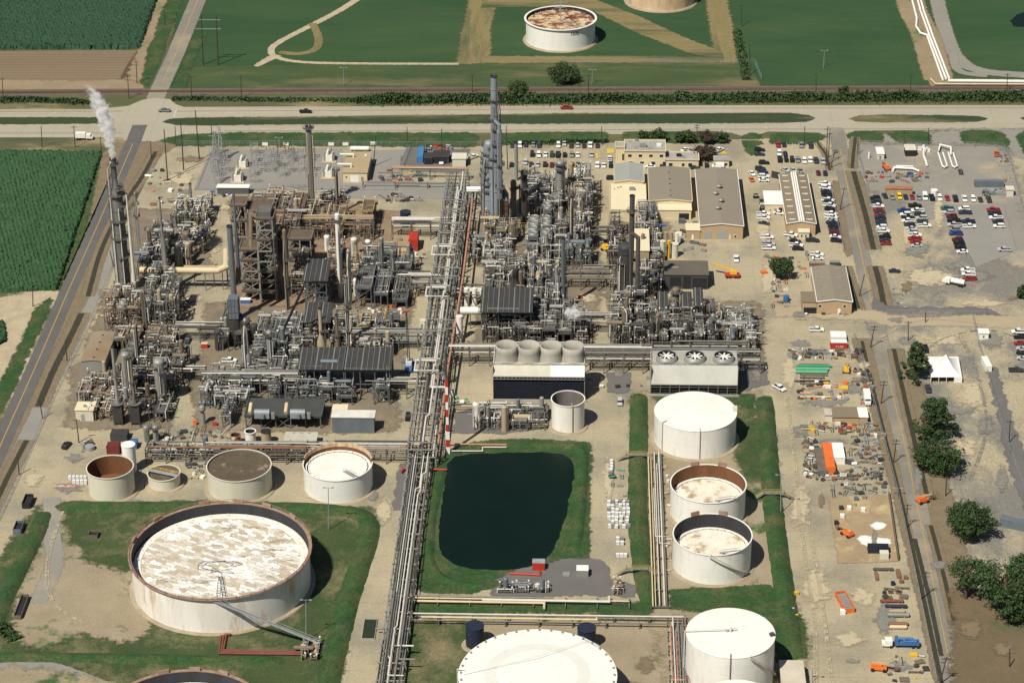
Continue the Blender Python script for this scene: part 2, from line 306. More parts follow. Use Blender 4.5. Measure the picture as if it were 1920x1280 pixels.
def area(name, mat, pts, up=.002):
    ZL[0] += up
    m = MB(); P = [G(*p) for p in pts]
    a = sum(P[i].x*P[(i+1) % len(P)].y-P[(i+1) % len(P)].x*P[i].y for i in range(len(P)))
    if a < 0: P.reverse()
    if mat.name in RAG: P = ragged(P, RAG[mat.name], int(ZL[0]*1000))
    m.add([(p.x, p.y, ZL[0]) for p in P], [tuple(range(len(P)))])
    if mat.name in FR: fringe(name+'_edge', P, mat, FR[mat.name], ZL[0]-.0002)
    return tag(m.build(name, mat), kind='structure')
def smoothpath(P, k=4):
    out = []
    for i in range(len(P)-1):
        p0 = P[max(i-1, 0)]; p1 = P[i]; p2 = P[i+1]; p3 = P[min(i+2, len(P)-1)]
        for j in range(k):
            t = j/k
            out.append(.5*((2*p1)+(-p0+p2)*t+(2*p0-5*p1+4*p2-p3)*t*t+(-p0+3*p1-3*p2+p3)*t**3))
    out.append(P[-1]); return out
def strip(name, mat, pts, w, up=.002, smooth=4, kind='structure', z=None, w2=None):
    ZL[0] += up; zz = ZL[0] if z is None else z
    P = [G(*p) for p in pts]; P = smoothpath(P, smooth) if smooth else P
    L, Q = [], []
    for i, p in enumerate(P):
        d = (P[min(i+1, len(P)-1)]-P[max(i-1, 0)]).normalized(); nn = Vector((-d.y, d.x, 0))
        ww = w if w2 is None else w+(w2-w)*i/(len(P)-1)
        L.append(p+nn*ww/2); Q.append(p-nn*ww/2)
    vs = [(v.x, v.y, zz) for ab in zip(L, Q) for v in ab]
    m = MB(); m.add(vs, [(2*i, 2*i+1, 2*i+3, 2*i+2) for i in range(len(P)-1)])
    if mat.name in FR: fringe(name+'_edge', [Vector((v.x, v.y, 0)) for v in Q]+[Vector((v.x, v.y, 0)) for v in reversed(L)], mat, min(FR[mat.name]*.7, w*.22), zz-.0002)
    return tag(m.build(name, mat), kind=kind)
def berm(name, mat, pts, w, h, seed=1, smooth=5):
    """a real earth bank: rounded ridge with uneven faces"""
    rr = random.Random(seed); P = smoothpath([G(*p) for p in pts], smooth); K = 8; vs = []; fs = []
    Q = [P[0]]
    for p in P[1:]:
        n = max(1, int((p-Q[-1]).length/2.5)); a = Q[-1]
        for i in range(n): Q.append(a+(p-a)*(i+1)/n)
    for i, p in enumerate(Q):
        d = (Q[min(i+1, len(Q)-1)]-Q[max(i-1, 0)]).normalized(); nn = Vector((-d.y, d.x, 0))
        e = min(1, min(i, len(Q)-1-i)/3)
        for k in range(K+1):
            t = k/K*2-1; v = p+nn*(t*w/2*(1+rr.uniform(-.05, .05)))
            vs.append((v.x+rr.uniform(-.2, .2), v.y+rr.uniform(-.2, .2), max(.0, h*e*(1-abs(t)**1.6)*(1+rr.uniform(-.12, .12))) if 0 < k < K else -.1))
    for i in range(len(Q)-1):
        for k in range(K): a = i*(K+1)+k; fs.append((a, a+K+1, a+K+2, a+1))
    m = MB(); m.add(vs, fs, True); return tag(m.build(name, mat), kind='structure')

m = MB(); m.add([(-5000, -400, 0), (5000, -400, 0), (5000, 9000, 0), (-5000, 9000, 0)], [(0, 1, 2, 3)]); tag(m.build('ground', verge), kind='structure')
area('far_meadow', meadow, [(330, -400), (2400, -400), (2300, 163), (640, 166), (300, 168), (330, 60)])
area('meadow_verge', M('rough_meadow', (.06, .085, .03), .95, c2=(.025, .055, .02), amt=.7, sc=.08, stretch=(.25, 1, 1), c3=(.15, .12, .06), sc3=.04, t3=.6, w3=.08, fine=.2), [(345, 128), (640, 121), (1400, 119), (1425, 160), (900, 163), (640, 166), (325, 168)])
area('far_track', dryhay, [(893, -60), (935, -60), (925, 0), (911, 118), (857, 119), (882, 0)])
area('far_track', dryhay2, [(918, 0), (1095, 0), (1085, 11), (1000, 12), (905, 14)])
area('far_track', dryhay2, [(905, 107), (1370, 106), (1378, 117), (905, 117)])
area('far_track', dryhay, [(1318, -60), (1352, -60), (1362, 0), (1378, 117), (1346, 117), (1335, 60), (1328, 0)])
area('far_track', dryhay2, [(1085, -6), (1120, 2), (1180, 25), (1280, 70), (1350, 98), (1352, 113), (1290, 98), (1200, 62), (1125, 26), (1070, 6)])
strip('dirt_track', pale, [(700, -22), (640, 18), (575, 52), (522, 80), (508, 95), (520, 108), (560, 116), (640, 119), (860, 120)], 3.6, w2=2.0)
strip('dirt_track', pale, [(520, 104), (498, 114), (480, 124)], 5, w2=2)
strip('dirt_track', dryhay, [(586, 44), (597, 70), (592, 92), (560, 101), (524, 98)], 3.5)
strip('gravel_road', yardg, [(1748, -40), (1762, 20), (1776, 70), (1795, 108), (1835, 132), (1925, 141), (2150, 150)], 6.5)
strip('gravel_road', yardg, [(1787, 95), (1790, 120), (1805, 136), (1850, 142)], 4)
strip('pipe_corridor_dirt', soil, [(1697, -40), (1712, 20), (1735, 65), (1760, 150)], 13)
strip('pipe_corridor_dirt', soil, [(1745, 155), (1920, 157), (2200, 160)], 9)
area('far_pond', water, [(1893, 40), (1905, 28), (1960, 10), (1990, 30), (1930, 52), (1900, 50)])
area('ploughed_field', plough, [(-300, 97), (272, 95), (236, 148), (150, 152), (-300, 152)])
area('turned_earth', umber, [(259, 97), (281, 94), (247, 150), (228, 150)])
area('field_edge', soil, [(300, -60), (330, -60), (302, 60), (262, 160), (232, 165), (262, 100), (290, 30)])
area('grass_verge', grass, [(324, -20), (345, -20), (300, 105), (276, 162), (262, 162), (288, 80)])
area('grass_verge', grass, [(385, 60), (372, 90), (352, 140), (345, 165), (326, 163), (340, 130), (360, 75)])
area('rail_verge_dirt', soil, [(-300, 152), (150, 152), (236, 150), (262, 160), (262, 172), (-300, 174)])
strip('rail_bed', ballast, [(-300, 176.5), (300, 172), (1000, 169), (1500, 167), (2300, 165)], 8)
strip('side_road', asph2, [(384, -60), (371, 0), (330, 100), (300, 165), (291, 186)], 8.2, smooth=0)
strip('road_marking', ylw, [(384, -60), (371, 0), (330, 100), (303, 158)], .35, smooth=0)
area('highway', hwy, [(-300, 207), (0, 205), (180, 205), (240, 199), (266, 188), (288, 184), (318, 186), (330, 196), (345, 201), (640, 200), (1280, 198), (2400, 197), (2400, 244), (1920, 243), (1895, 246), (1850, 243), (1640, 245), (1600, 249), (1585, 255), (1550, 255), (1535, 249), (1440, 247), (1425, 252), (1390, 255), (1370, 249), (1280, 247), (1170, 247), (1166, 252), (1144, 252), (1135, 247), (955, 249), (640, 250), (420, 250), (350, 252), (310, 259), (285, 268), (262, 266), (238, 266), (228, 258), (0, 258), (-300, 260)])
for a in ([(-300, 221), (180, 221), (192, 225), (190, 232), (-300, 233)], [(306, 229), (318, 224), (345, 222), (640, 219), (900, 215), (1280, 213), (1480, 213), (1515, 217), (1527, 222), (1512, 228), (1470, 230), (1280, 231), (640, 232), (400, 235), (330, 234)],
          [(1594, 223), (1612, 218), (1660, 216), (1780, 217), (1835, 219), (1851, 223), (1830, 228), (1760, 229), (1640, 229), (1606, 227)], [(1915, 222), (1935, 218), (2300, 217), (2300, 229), (1930, 228)]):
    area('highway_median', M('median_grass', (.036, .052, .022), .95, c2=(.016, .038, .016), amt=.7, sc=.05, stretch=(.2, 1, 1), c3=(.2, .17, .09), sc3=.03, t3=.62, w3=.07, fine=.2), a)
def dashes(pa, pb, n, duty=.35):
    m = MB(); ZL[0] += .002; A = G(*pa); B = G(*pb)
    for i in range(n):
        a = A.lerp(B, i/n); b = A.lerp(B, (i+duty)/n); m.bar((a.x, a.y, ZL[0]), (b.x, b.y, ZL[0]), .28, .003)
    tag(m.build('road_marking', wline), kind='structure')
dashes((330, 212), (2200, 206), 40); dashes((-300, 213), (250, 212), 14); dashes((400, 242), (2200, 238), 40); dashes((-300, 246), (250, 245), 14)
for a, b in (((345, 203), (2300, 200.5)), ((345, 219), (1470, 211.5)), ((330, 236.5), (1470, 233)), ((640, 248.5), (1130, 246)), ((-300, 256), (225, 255)), ((-300, 207.5), (190, 206.5)), ((1600, 232), (2300, 231))):
    strip('road_marking', wline if b[0] % 2 else ylw, [a, b], .3, smooth=0)
for a in ([(330, 209), (640, 207.5), (1280, 203.5), (2300, 202)], [(420, 246), (640, 246), (1280, 243), (2300, 240)], [(-300, 210), (230, 209)], [(-300, 250), (230, 249.5)]): strip('tyre_wear', M('tyre_darkened_concrete', (.2, .175, .135), .9, c2=(.3, .26, .19), amt=.6, sc=.06, stretch=(.1, 1, 1)), a, .9, smooth=0)
# stop bar across the westbound lanes and yellow tyre marks at the crossing
strip('road_marking', wline, [(331, 205), (326, 220)], .7, smooth=0)
V = [[(300, 268), (318, 259), (350, 253), (420, 251), (875, 250), (893, 256), (885, 275), (760, 275), (600, 273), (330, 273)], [(945, 251), (1122, 249), (1136, 254), (1139, 268), (943, 271)],
     [(1172, 254), (1180, 249), (1300, 248), (1345, 249), (1362, 256), (1355, 269), (1170, 268)], [(1394, 260), (1398, 254), (1410, 250), (1424, 254), (1427, 260)], [(1394, 265), (1426, 266), (1427, 270), (1416, 272), (1410, 292), (1402, 283)],
     [(1447, 260), (1450, 254), (1462, 251), (1530, 252), (1545, 257), (1528, 269), (1448, 269)], [(1590, 253), (1606, 248), (1636, 247), (1650, 252), (1654, 258), (1652, 271), (1606, 270)],
     [(1667, 252), (1690, 247), (1738, 249), (1742, 256), (1741, 272), (1692, 271)], [(1803, 250), (1822, 246), (1855, 246), (1878, 250), (1890, 266), (1886, 281), (1852, 277), (1812, 269)], [(1908, 256), (1925, 247), (2100, 248), (2100, 300), (1925, 290)]]
area('plant_yard', crete, [(300, 285), (330, 273), (880, 275), (1140, 268), (1380, 262), (1560, 256), (1640, 600), (1690, 850), (1790, 1280), (1830, 1450), (-150, 1450), (-62, 1080), (22, 900), (90, 740), (172, 560), (245, 400)])
area('lot_entrances', yardg, [(1582, 256), (1905, 246), (2200, 250), (2200, 330), (1590, 330)])
for v in V: area('grass_verge', grass, v)
area('yard', yard, [(1588, 262), (1606, 270), (1880, 276), (1905, 300), (2300, 300), (2400, 1450), (1840, 1450), (1790, 1280), (1700, 850), (1640, 600)])
area('grey_lot', yardg, [(1606, 272), (1860, 277), (1885, 300), (1920, 440), (1925, 500), (1850, 470), (1780, 400), (1660, 365), (1625, 340)])
area('asphalt_patch', gravel, [(1740, 385), (1880, 385), (1905, 470), (1830, 500), (1815, 470), (1790, 420), (1700, 400)])
area('substation_gravel', gravel, [(398, 283), (600, 280), (640, 281), (640, 356), (470, 357), (367, 357)])
area('grey_pad', gravel, [(700, 283), (768, 281), (745, 358), (640, 358), (700, 340)])
area('grey_pad', asph3, [(768, 278), (882, 280), (868, 322), (752, 318)])
area('gravel_strip', gravel, [(640, 345), (900, 345), (885, 372), (640, 372)])
# left road, its verge and ditch
area('field_dirt', pale, [(-60, 556), (0, 560), (60, 548), (110, 545), (108, 560), (40, 620), (55, 660), (20, 740), (-60, 860), (-300, 900), (-300, 560)])
area('cane_edge_grass', grass, [(196, 287), (232, 292), (165, 440), (118, 543), (100, 545), (150, 400)])
area('grass_verge', grass, [(95, 560), (60, 640), (28, 720), (-10, 790), (-60, 870), (-60, 830), (20, 690), (70, 580)])
area('verge_dirt', bank, [(196, 288), (238, 266), (168, 425), (111, 550), (118, 543), (165, 440)])
area('verge_dirt', bank, [(262, 267), (300, 268), (330, 273), (300, 290), (212, 425), (170, 560), (150, 600), (60, 790), (-40, 1010), (-60, 935), (30, 806), (92, 662), (140, 550), (195, 425)])
area('gravel_strip', gravel, [(222, 425), (236, 425), (185, 560), (95, 745), (20, 915), (-60, 1080), (-60, 1030), (8, 880), (80, 730), (168, 560)])
strip('left_road', asph, [(262, 235), (251, 264), (182, 425), (126, 550), (78, 662), (15, 803), (-45, 940), (-120, 1110)], 6.3, smooth=0)
strip('road_marking', ylw, [(249, 270), (182, 425), (126, 550), (78, 662), (15, 803), (-45, 940)], .35, smooth=0)
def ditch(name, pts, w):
    """a drain drawn flat: a bank strip, then a dark strip painting the recess shade over mud and water"""
    strip(name, bank, pts, w*1.9); o = strip(name, mud_shade, pts, w*.62)
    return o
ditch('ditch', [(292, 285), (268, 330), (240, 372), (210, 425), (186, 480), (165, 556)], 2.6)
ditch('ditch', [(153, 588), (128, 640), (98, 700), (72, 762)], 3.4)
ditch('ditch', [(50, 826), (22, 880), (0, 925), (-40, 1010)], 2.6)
# right road and drains
strip('verge_dirt', bank, [(1618, 635), (1660, 790), (1705, 960), (1750, 1150), (1790, 1330)], 7.5)
area('verge_dirt', bank, [(1565, 340), (1585, 345), (1605, 470), (1590, 480), (1572, 420)])
area('verge_dirt', bank, [(1664, 655), (1690, 655), (1725, 720), (1790, 960), (1860, 1250), (1840, 1420), (1815, 1400), (1760, 1090), (1712, 860)])
strip('right_road', asph2, [(1567, 240), (1571, 262), (1605, 430), (1641, 600), (1700, 850), (1743, 1060), (1788, 1280), (1815, 1420)], 6.2, smooth=0)
strip('road_marking', ylw, [(1575, 280), (1605, 430), (1638, 588)], .35, smooth=0)
strip('road_marking', ylw, [(1662, 690), (1700, 850), (1743, 1060), (1788, 1280), (1815, 1420)], .3, smooth=0)
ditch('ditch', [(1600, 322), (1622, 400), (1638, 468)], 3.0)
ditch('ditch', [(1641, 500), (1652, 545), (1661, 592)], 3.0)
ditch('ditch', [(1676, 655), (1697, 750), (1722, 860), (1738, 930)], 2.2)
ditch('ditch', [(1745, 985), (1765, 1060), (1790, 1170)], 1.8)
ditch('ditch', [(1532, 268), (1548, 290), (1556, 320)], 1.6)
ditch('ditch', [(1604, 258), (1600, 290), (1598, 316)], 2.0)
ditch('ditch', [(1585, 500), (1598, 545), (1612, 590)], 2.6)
strip('ditch', mud_shade, [(1616, 640), (1652, 790), (1695, 960), (1738, 1150), (1776, 1330)], 1.1)  # flat dark strips, the channel's shade painted in with its mud
strip('ditch', mud_shade, [(1715, 1010), (1742, 1120), (1765, 1230)], 1.2)
area('brown_dirt_lot', M('oak_litter_soil', (.15, .105, .065), .95, c2=(.1, .085, .045), amt=.8, sc=.07, c3=(.07, .09, .04), sc3=.05, t3=.62, w3=.05, fine=.2), [(1795, 1110), (1850, 1120), (1925, 1140), (2100, 1140), (2200, 1450), (1850, 1450), (1800, 1230)])  # brown soil, darker than the yard gravel beside it
area('asphalt_lane', asph3, [(1850, 685), (1868, 690), (1895, 800), (1925, 880), (1990, 960), (1925, 960), (1880, 800)])
area('asphalt_patch', asph3, [(1640, 560), (1660, 575), (1850, 580), (1885, 600), (1640, 592)])
area('dirt_road', M('dusty_lane', (.36, .3, .2), .95, c2=(.3, .25, .17), sc=.05, fine=.06), [(1455, 592), (1640, 598), (1660, 608), (1860, 612), (2200, 620), (2200, 600), (1890, 595), (1660, 590), (1640, 585), (1455, 575)])
# process-area pads
for a in ([(195, 545), (335, 545), (345, 640), (170, 650)], [(140, 690), (330, 640), (330, 700), (312, 800), (125, 795)], [(395, 572), (770, 560), (745, 700), (720, 745), (370, 745), (385, 660)], [(250, 395), (370, 395), (390, 510), (240, 520)],
          [(375, 740), (735, 740), (735, 805), (370, 805)], [(885, 420), (1110, 420), (1120, 500), (1105, 660), (900, 660), (900, 590), (960, 520), (870, 480)], [(1150, 420), (1250, 420), (1230, 520), (1240, 570), (1415, 570), (1425, 680), (1150, 672)]):
    area('unit_pad', stained, a)
area('unit_pad', rustpad, [(440, 375), (620, 372), (700, 400), (700, 560), (560, 575), (450, 575)])
area('unit_pad', rustpad, [(690, 395), (760, 400), (765, 440), (700, 450)])
area('pump_pad', asph3, [(850, 775), (905, 765), (1020, 765), (1035, 800), (950, 812), (850, 812)])
area('pump_pad', asph3, [(1140, 700), (1180, 700), (1175, 735), (1140, 735)])
area('pump_pad', asph3, [(1385, 680), (1430, 690), (1440, 720), (1390, 740)])
area('road_strip', asph3, [(752, 870), (765, 870), (752, 955), (738, 955)])
# big tank basin (lower left)
area('tank_basin', patchy, [(40, 1000), (88, 948), (420, 945), (700, 958), (690, 1005), (632, 1235), (600, 1450), (-200, 1450), (-60, 1150)])
area('basin_dirt', basin, [(88, 948), (110, 945), (118, 1000), (150, 1060), (245, 1085), (262, 1150), (245, 1195), (160, 1180), (80, 1215), (25, 1195), (60, 1080), (96, 1020)])
strip('gravel_road', yardg, [(98, 935), (97, 1000), (102, 1060), (70, 1130)], 5)
strip('gravel_road', gravel, [(-60, 1262), (0, 1252), (80, 1250), (130, 1262), (200, 1290)], 4.5)
area('bare_basin', basin, [(-40, 1265), (60, 1262), (150, 1275), (250, 1300), (250, 1400), (-60, 1400)])
# pond
area('pond_bank', grass, [(845, 848), (885, 832), (955, 826), (1101, 832), (1106, 860), (1098, 1052), (1040, 1062), (955, 1085), (880, 1110), (790, 1108), (785, 1080), (796, 1010), (812, 930), (820, 870)])
area('asphalt_pad', asph3, [(930, 1088), (975, 1064), (1060, 1050), (1125, 1052), (1140, 1088), (1190, 1100), (1188, 1118), (925, 1118)])
pond = [(838, 870), (852, 857), (885, 851), (980, 849), (1050, 851), (1070, 862), (1077, 885), (1073, 920), (1064, 965), (1052, 995), (1038, 1030), (1020, 1052), (990, 1064), (945, 1070), (885, 1068), (850, 1058), (828, 1040), (823, 1015), (827, 950)]
area('pond_water', water, pond)
area('grass_strip', grass, [(765, 1126), (1190, 1132), (1260, 1130), (1256, 1152), (745, 1148)])
area('lower_basin', basin, [(752, 1168), (1258, 1166), (1285, 1168), (1290, 1450), (690, 1450)])
area('lower_basin_grass', patchy, [(782, 1170), (880, 1172), (880, 1210), (862, 1280), (850, 1450), (740, 1450), (768, 1250)])
# right-hand tank basin
area('tank_basin_soil', basin, [(1195, 738), (1420, 738), (1445, 900), (1470, 1120), (1500, 1240), (1420, 1450), (1270, 1450), (1240, 1140), (1225, 950)])
area('basin_grass', grass, [(1262, 1108), (1300, 1104), (1440, 1098), (1500, 1165), (1508, 1232), (1460, 1240), (1440, 1155), (1262, 1140)])
area('basin_grass', grass, [(1222, 738), (1412, 742), (1405, 768), (1240, 765)])
area('basin_grass', patchy, [(1370, 765), (1412, 768), (1422, 900), (1400, 900)])
berm('earth_bank', grass, [(1198, 735), (1198, 850), (1196, 960), (1205, 1060), (1222, 1145)], 7.5, 1.7, 3)
berm('earth_bank', grass, [(1432, 740), (1441, 850), (1450, 960), (1466, 1080), (1490, 1240)], 7.5, 1.7, 4)
berm('earth_bank', grass, [(95, 950), (250, 951), (420, 951), (600, 955), (680, 968), (690, 1010), (655, 1120), (622, 1250), (590, 1400)], 8, 1.6, 5)
berm('earth_bank', grass, [(88, 955), (55, 1030), (20, 1100), (-20, 1190), (-60, 1290)], 7, 1.7, 6)
berm('earth_bank', grass, [(-60, 1232), (100, 1233), (300, 1236), (545, 1240)], 6, 1.4, 7)
berm('earth_bank', grass, [(835, 858), (812, 950), (804, 1040), (830, 1085), (900, 1100), (940, 1090)], 4.5, 1.1, 8)
berm('earth_bank', grass, [(850, 848), (900, 838), (1000, 837), (1085, 842), (1092, 900), (1086, 980), (1076, 1045)], 4.5, 1.1, 9)
# sand pad behind a low wall
area('blasting_pad', M('sandy_pad', (.33, .25, .15), .95, c2=(.23, .17, .105), amt=.8, sc=.12, c3=(.42, .33, .18), sc3=.08, t3=.58, w3=.06, fine=.15), [(1556, 934), (1666, 928), (1684, 1052), (1575, 1056)])
area('white_spill', M('spilled_white_powder', (.75, .74, .7), .9, fine=.03), [(1608, 1010), (1616, 1007), (1650, 1010), (1668, 1014), (1666, 1018), (1658, 1024), (1640, 1024), (1618, 1019)])
area('white_spill', MT['spilled_white_powder'], [(1634, 986), (1645, 980), (1658, 984), (1656, 990), (1642, 993)])
# crop stands: uneven leafy tops, one mass each
def cropfield(name, mat, corners, h, cell, seed, label):
    """corners in photograph pixels, clockwise: a raised, ragged canopy with planted rows"""
    rr = random.Random(seed); c = [G(*p) for p in corners]; a, b, cc, d = c
    nu = int(max((b-a).length, (cc-d).length)/cell); nv = int(max((d-a).length, (cc-b).length)/cell); vs = []; fs = []
    for j in range(nv+1):
        for i in range(nu+1):
            u, v = i/nu, j/nv; p = (a*(1-u)+b*u)*(1-v)+(d*(1-u)+cc*u)*v
            e = min(i, nu-i, j, nv-j)
            z = h*(.8+.12*math.sin(p.x*3.4+p.y*1.1)+rr.uniform(-.2, .17)) if e > 0 else -.05
            q = .45*cell
            if e > 3 or e == 0 and False: q = .35*cell
            elif e: q = .9*cell
            vs.append((p.x+rr.uniform(-q, q), p.y+rr.uniform(-q, q), z))
    for j in range(nv):
        for i in range(nu): k = j*(nu+1)+i; fs.append((k, k+1, k+nu+2, k+nu+1))
    m = MB(); m.add(vs, fs); return tag(m.build(name, mat), label, 'crop', kind='stuff')
cropfield('cane_field', crop, [(-150, 283), (192, 289), (108, 545), (-160, 556)], 2.2, .75, 1, 'tall green cane field filling the left edge beside the road')
cropfield('cane_field', crop2, [(-200, -70), (318, -62), (262, 93), (-200, 95)], 2.2, 1.2, 2, 'dark green cane field at the far left corner behind ploughed earth')
cropfield('cane_field', crop, [(-120, 600), (8, 606), (14, 640), (-130, 720)], 1.8, .75, 3, 'small corner of green cane at the left edge beside pale dirt')
# ================================================================ BUILDERS
def railing(m, P, h=1.1, w=.09, step=3.0, closed=False):
    P = [Vector(p) for p in P]
    if closed: P.append(P[0])
    for a, b in zip(P, P[1:]):
        z = Vector((0, 0, h)); m.bar(a+z, b+z, w); m.bar(a+z*.55, b+z*.55, w*.7)
        n = max(1, int((b-a).length/step))
        for i in range(n+1): q = a.lerp(b, i/n); m.bar(q, q+z, w)
# ---- storage tanks
def patched_roof():
    m = M('patched_floating_roof', (.8, .79, .74), .6, fine=.03)
    n = m.node_tree.nodes; L = m.node_tree.links; b = n['Principled BSDF']
    g = n.new('ShaderNodeNewGeometry'); mp = n.new('ShaderNodeMapping'); mp.inputs['Rotation'].default_value = (0, 0, .5)
    L.new(g.outputs['Position'], mp.inputs['Vector'])
    nz = n.new('ShaderNodeTexNoise'); nz.inputs['Scale'].default_value = .4; nz.inputs['Detail'].default_value = 3; L.new(mp.outputs[0], nz.inputs['Vector'])
    ad = n.new('ShaderNodeVectorMath'); ad.operation = 'MULTIPLY_ADD'; L.new(nz.outputs['Color'], ad.inputs[0]); ad.inputs[1].default_value = (5.5, 3.0, 0); L.new(mp.outputs[0], ad.inputs[2])
    br = n.new('ShaderNodeTexBrick'); br.inputs['Scale'].default_value = .155; br.inputs['Mortar Size'].default_value = .012; br.inputs['Bias'].default_value = -.12
    br.inputs['Color1'].default_value = (.82, .81, .77, 1); br.inputs['Color2'].default_value = (.38, .3, .19, 1); br.inputs['Mortar'].default_value = (.3, .27, .22, 1)
    L.new(ad.outputs[0], br.inputs['Vector'])
    n2 = n.new('ShaderNodeTexNoise'); n2.inputs['Scale'].default_value = .16; n2.inputs['Detail'].default_value = 6; n2.inputs['Roughness'].default_value = .7
    m2 = n.new('ShaderNodeMapping'); m2.inputs['Rotation'].default_value = (0, 0, .5); m2.inputs['Scale'].default_value = (.6, 1.9, 1); L.new(g.outputs['Position'], m2.inputs['Vector']); L.new(m2.outputs[0], n2.inputs['Vector'])
    r = n.new('ShaderNodeValToRGB'); r.color_ramp.elements[0].position = .54; r.color_ramp.elements[1].position = .7; r.color_ramp.elements[0].color = (0, 0, 0, 1); r.color_ramp.elements[1].color = (1, 1, 1, 1)
    L.new(n2.outputs['Fac'], r.inputs[0])
    mx = n.new('ShaderNodeMix'); mx.data_type = 'RGBA'; L.new(r.outputs[0], mx.inputs[0]); L.new(br.outputs['Color'], mx.inputs[6]); mx.inputs[7].default_value = (.2, .145, .07, 1)
    L.new(mx.outputs[2], b.inputs['Base Color']); return m
rustyroof = M('rust_streaked_roof', (.62, .5, .33), .8, c2=(.4, .27, .15), amt=.7, sc=.3, c3=(.16, .06, .03), sc3=.22, t3=.5, w3=.05, fine=.1)
sandyroof = M('stained_pale_roof', (.74, .71, .63), .8, c2=(.58, .5, .38), amt=.6, sc=.22, c3=(.34, .25, .15), sc3=.16, t3=.58, w3=.06, fine=.08)
rustin = M('rusty_tank_inside', (.2, .085, .035), .8, c2=(.075, .035, .02), amt=.9, sc=.35, stretch=(1, 1, .15), fine=.15)
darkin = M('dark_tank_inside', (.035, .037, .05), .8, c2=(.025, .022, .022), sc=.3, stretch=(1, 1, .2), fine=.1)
greyin = M('grey_tank_inside', (.17, .165, .16), .8, c2=(.12, .1, .08), sc=.3, stretch=(1, 1, .3), fine=.1)
girder = M('rusty_wind_girder', (.2, .09, .05), .85, c2=(.38, .3, .24), amt=.9, sc=.4, fine=.2)
palemat = M('tank_foundation_shell', (.36, .3, .21), .95, c2=(.25, .2, .14), sc=.2, fine=.15)
def tank(label, cx, cy, wpx, h, kind='cone', shell=white, inner=None, rim=None, depth=3.5, roofm=None, n=72, ring=True, cat='storage tank', name='storage_tank', group='storage tanks'):
    c = G(cx, cy, h); d = (c-Vector((0, 0, CZ))).dot(cf); Rr = wpx/2*d/FPX
    t = thing(name, label, cat, (c.x, c.y, 0), group); o = (c.x, c.y, 0)
    if ring: m = MB(); m.cyl((c.x, c.y, 0), (c.x, c.y, .55+ZL[0]*0), Rr+1.6, Rr+1.2, n); m.build('foundation_ring', palemat, t)
    m = MB()
    if kind == 'cone':
        m.lathe(o, [(Rr, 0), (Rr, h)], n); m.build('shell', shell, t)
        m = MB(); m.lathe(o, [(Rr+.12, h-.05), (Rr+.12, h+.1), (0.01, h+Rr*.03)], n, smooth=False); m.build('cone_roof', roofm or shell, t)
    else:
        m.lathe(o, [(Rr, 0), (Rr, h)], n); m.build('shell', shell, t)
        m = MB(); m.lathe(o, [(Rr-.12, h), (Rr-.12, max(.2, h-depth-1))], n); m.build('inner_wall', inner or rustin, t)
        m = MB(); m.ring((o[0], o[1], h-.12), Rr-.14, Rr+(.9 if rim else .25), .22, n); m.build('wind_girder' if rim else 'rim', rim or shell, t)
        z = h-depth; m = MB()
        if kind == 'float':
            m.lathe(o, [(Rr-.3, z+.2), (Rr-.5, z+.3), (Rr*.9, z+.3), (Rr*.9-.1, z+.1)], n, False); m.build('roof_pontoon', whitew if roofm is not rustyroof else rustyroof, t)
            m = MB(); m.disc((o[0], o[1], z+.1), Rr-1.6, n); m.build('floating_roof', roofm or sandyroof, t)
            for i in range(28):
                a = 2*PI*i/28+.05; m = MB(); m.bar((o[0]+(Rr-1.8)*math.cos(a), o[1]+(Rr-1.8)*math.sin(a), z+.2), (o[0]+(Rr-1.8)*math.cos(a), o[1]+(Rr-1.8)*math.sin(a), z+1.3), .14); m.build('roof_leg', whitew, t)
            m = MB(); a = -.9 if Rr < 20 else -1.45; p = Vector((o[0]+Rr*math.cos(a), o[1]+Rr*math.sin(a), h+.3)); q = Vector((o[0]+Rr*.35*math.cos(a), o[1]+Rr*.35*math.sin(a), z+.5))
            for s_ in (-.5, .5): m.bar(p+Vector((s_, 0, 0)), q+Vector((s_, 0, 0)), .16, .3); m.bar(p+Vector((s_, 0, .9)), q+Vector((s_, 0, .9)), .09)
            for i in range(9): r_ = p.lerp(q, i/9); m.bar(r_+Vector((-.5, 0, 0)), r_+Vector((.5, 0, 0)), .15)
            m.build('rolling_ladder', galv, t)
        else:
            m.disc((o[0], o[1], z), Rr-.15, n); m.build('contents', roofm or sludge, t)
    return t, c, Rr
def spiral_stair(t, c, Rr, h, a0, a1, mat=cream):
    m = MB(); k = 26; P = []
    for i in range(k+1):
        a = a0+(a1-a0)*i/k; P.append(Vector((c.x+(Rr+.55)*math.cos(a), c.y+(Rr+.55)*math.sin(a), h*i/k)))
    for a, b in zip(P, P[1:]): m.bar(a, b, .9, .12); m.bar(a+Vector((0, 0, 1)), b+Vector((0, 0, 1)), .1)
    m.build('spiral_stair', mat, t)
def vpipe(t, c, Rr, h, a, mat=pipew, r=.2, name='riser_pipe'):
    m = MB(); x, y = c.x+(Rr+.35)*math.cos(a), c.y+(Rr+.35)*math.sin(a); m.tube([(x, y, 0), (x, y, h+.5), (c.x+(Rr-1.5)*math.cos(a), c.y+(Rr-1.5)*math.sin(a), h+.7)], r); m.build(name, mat, t)
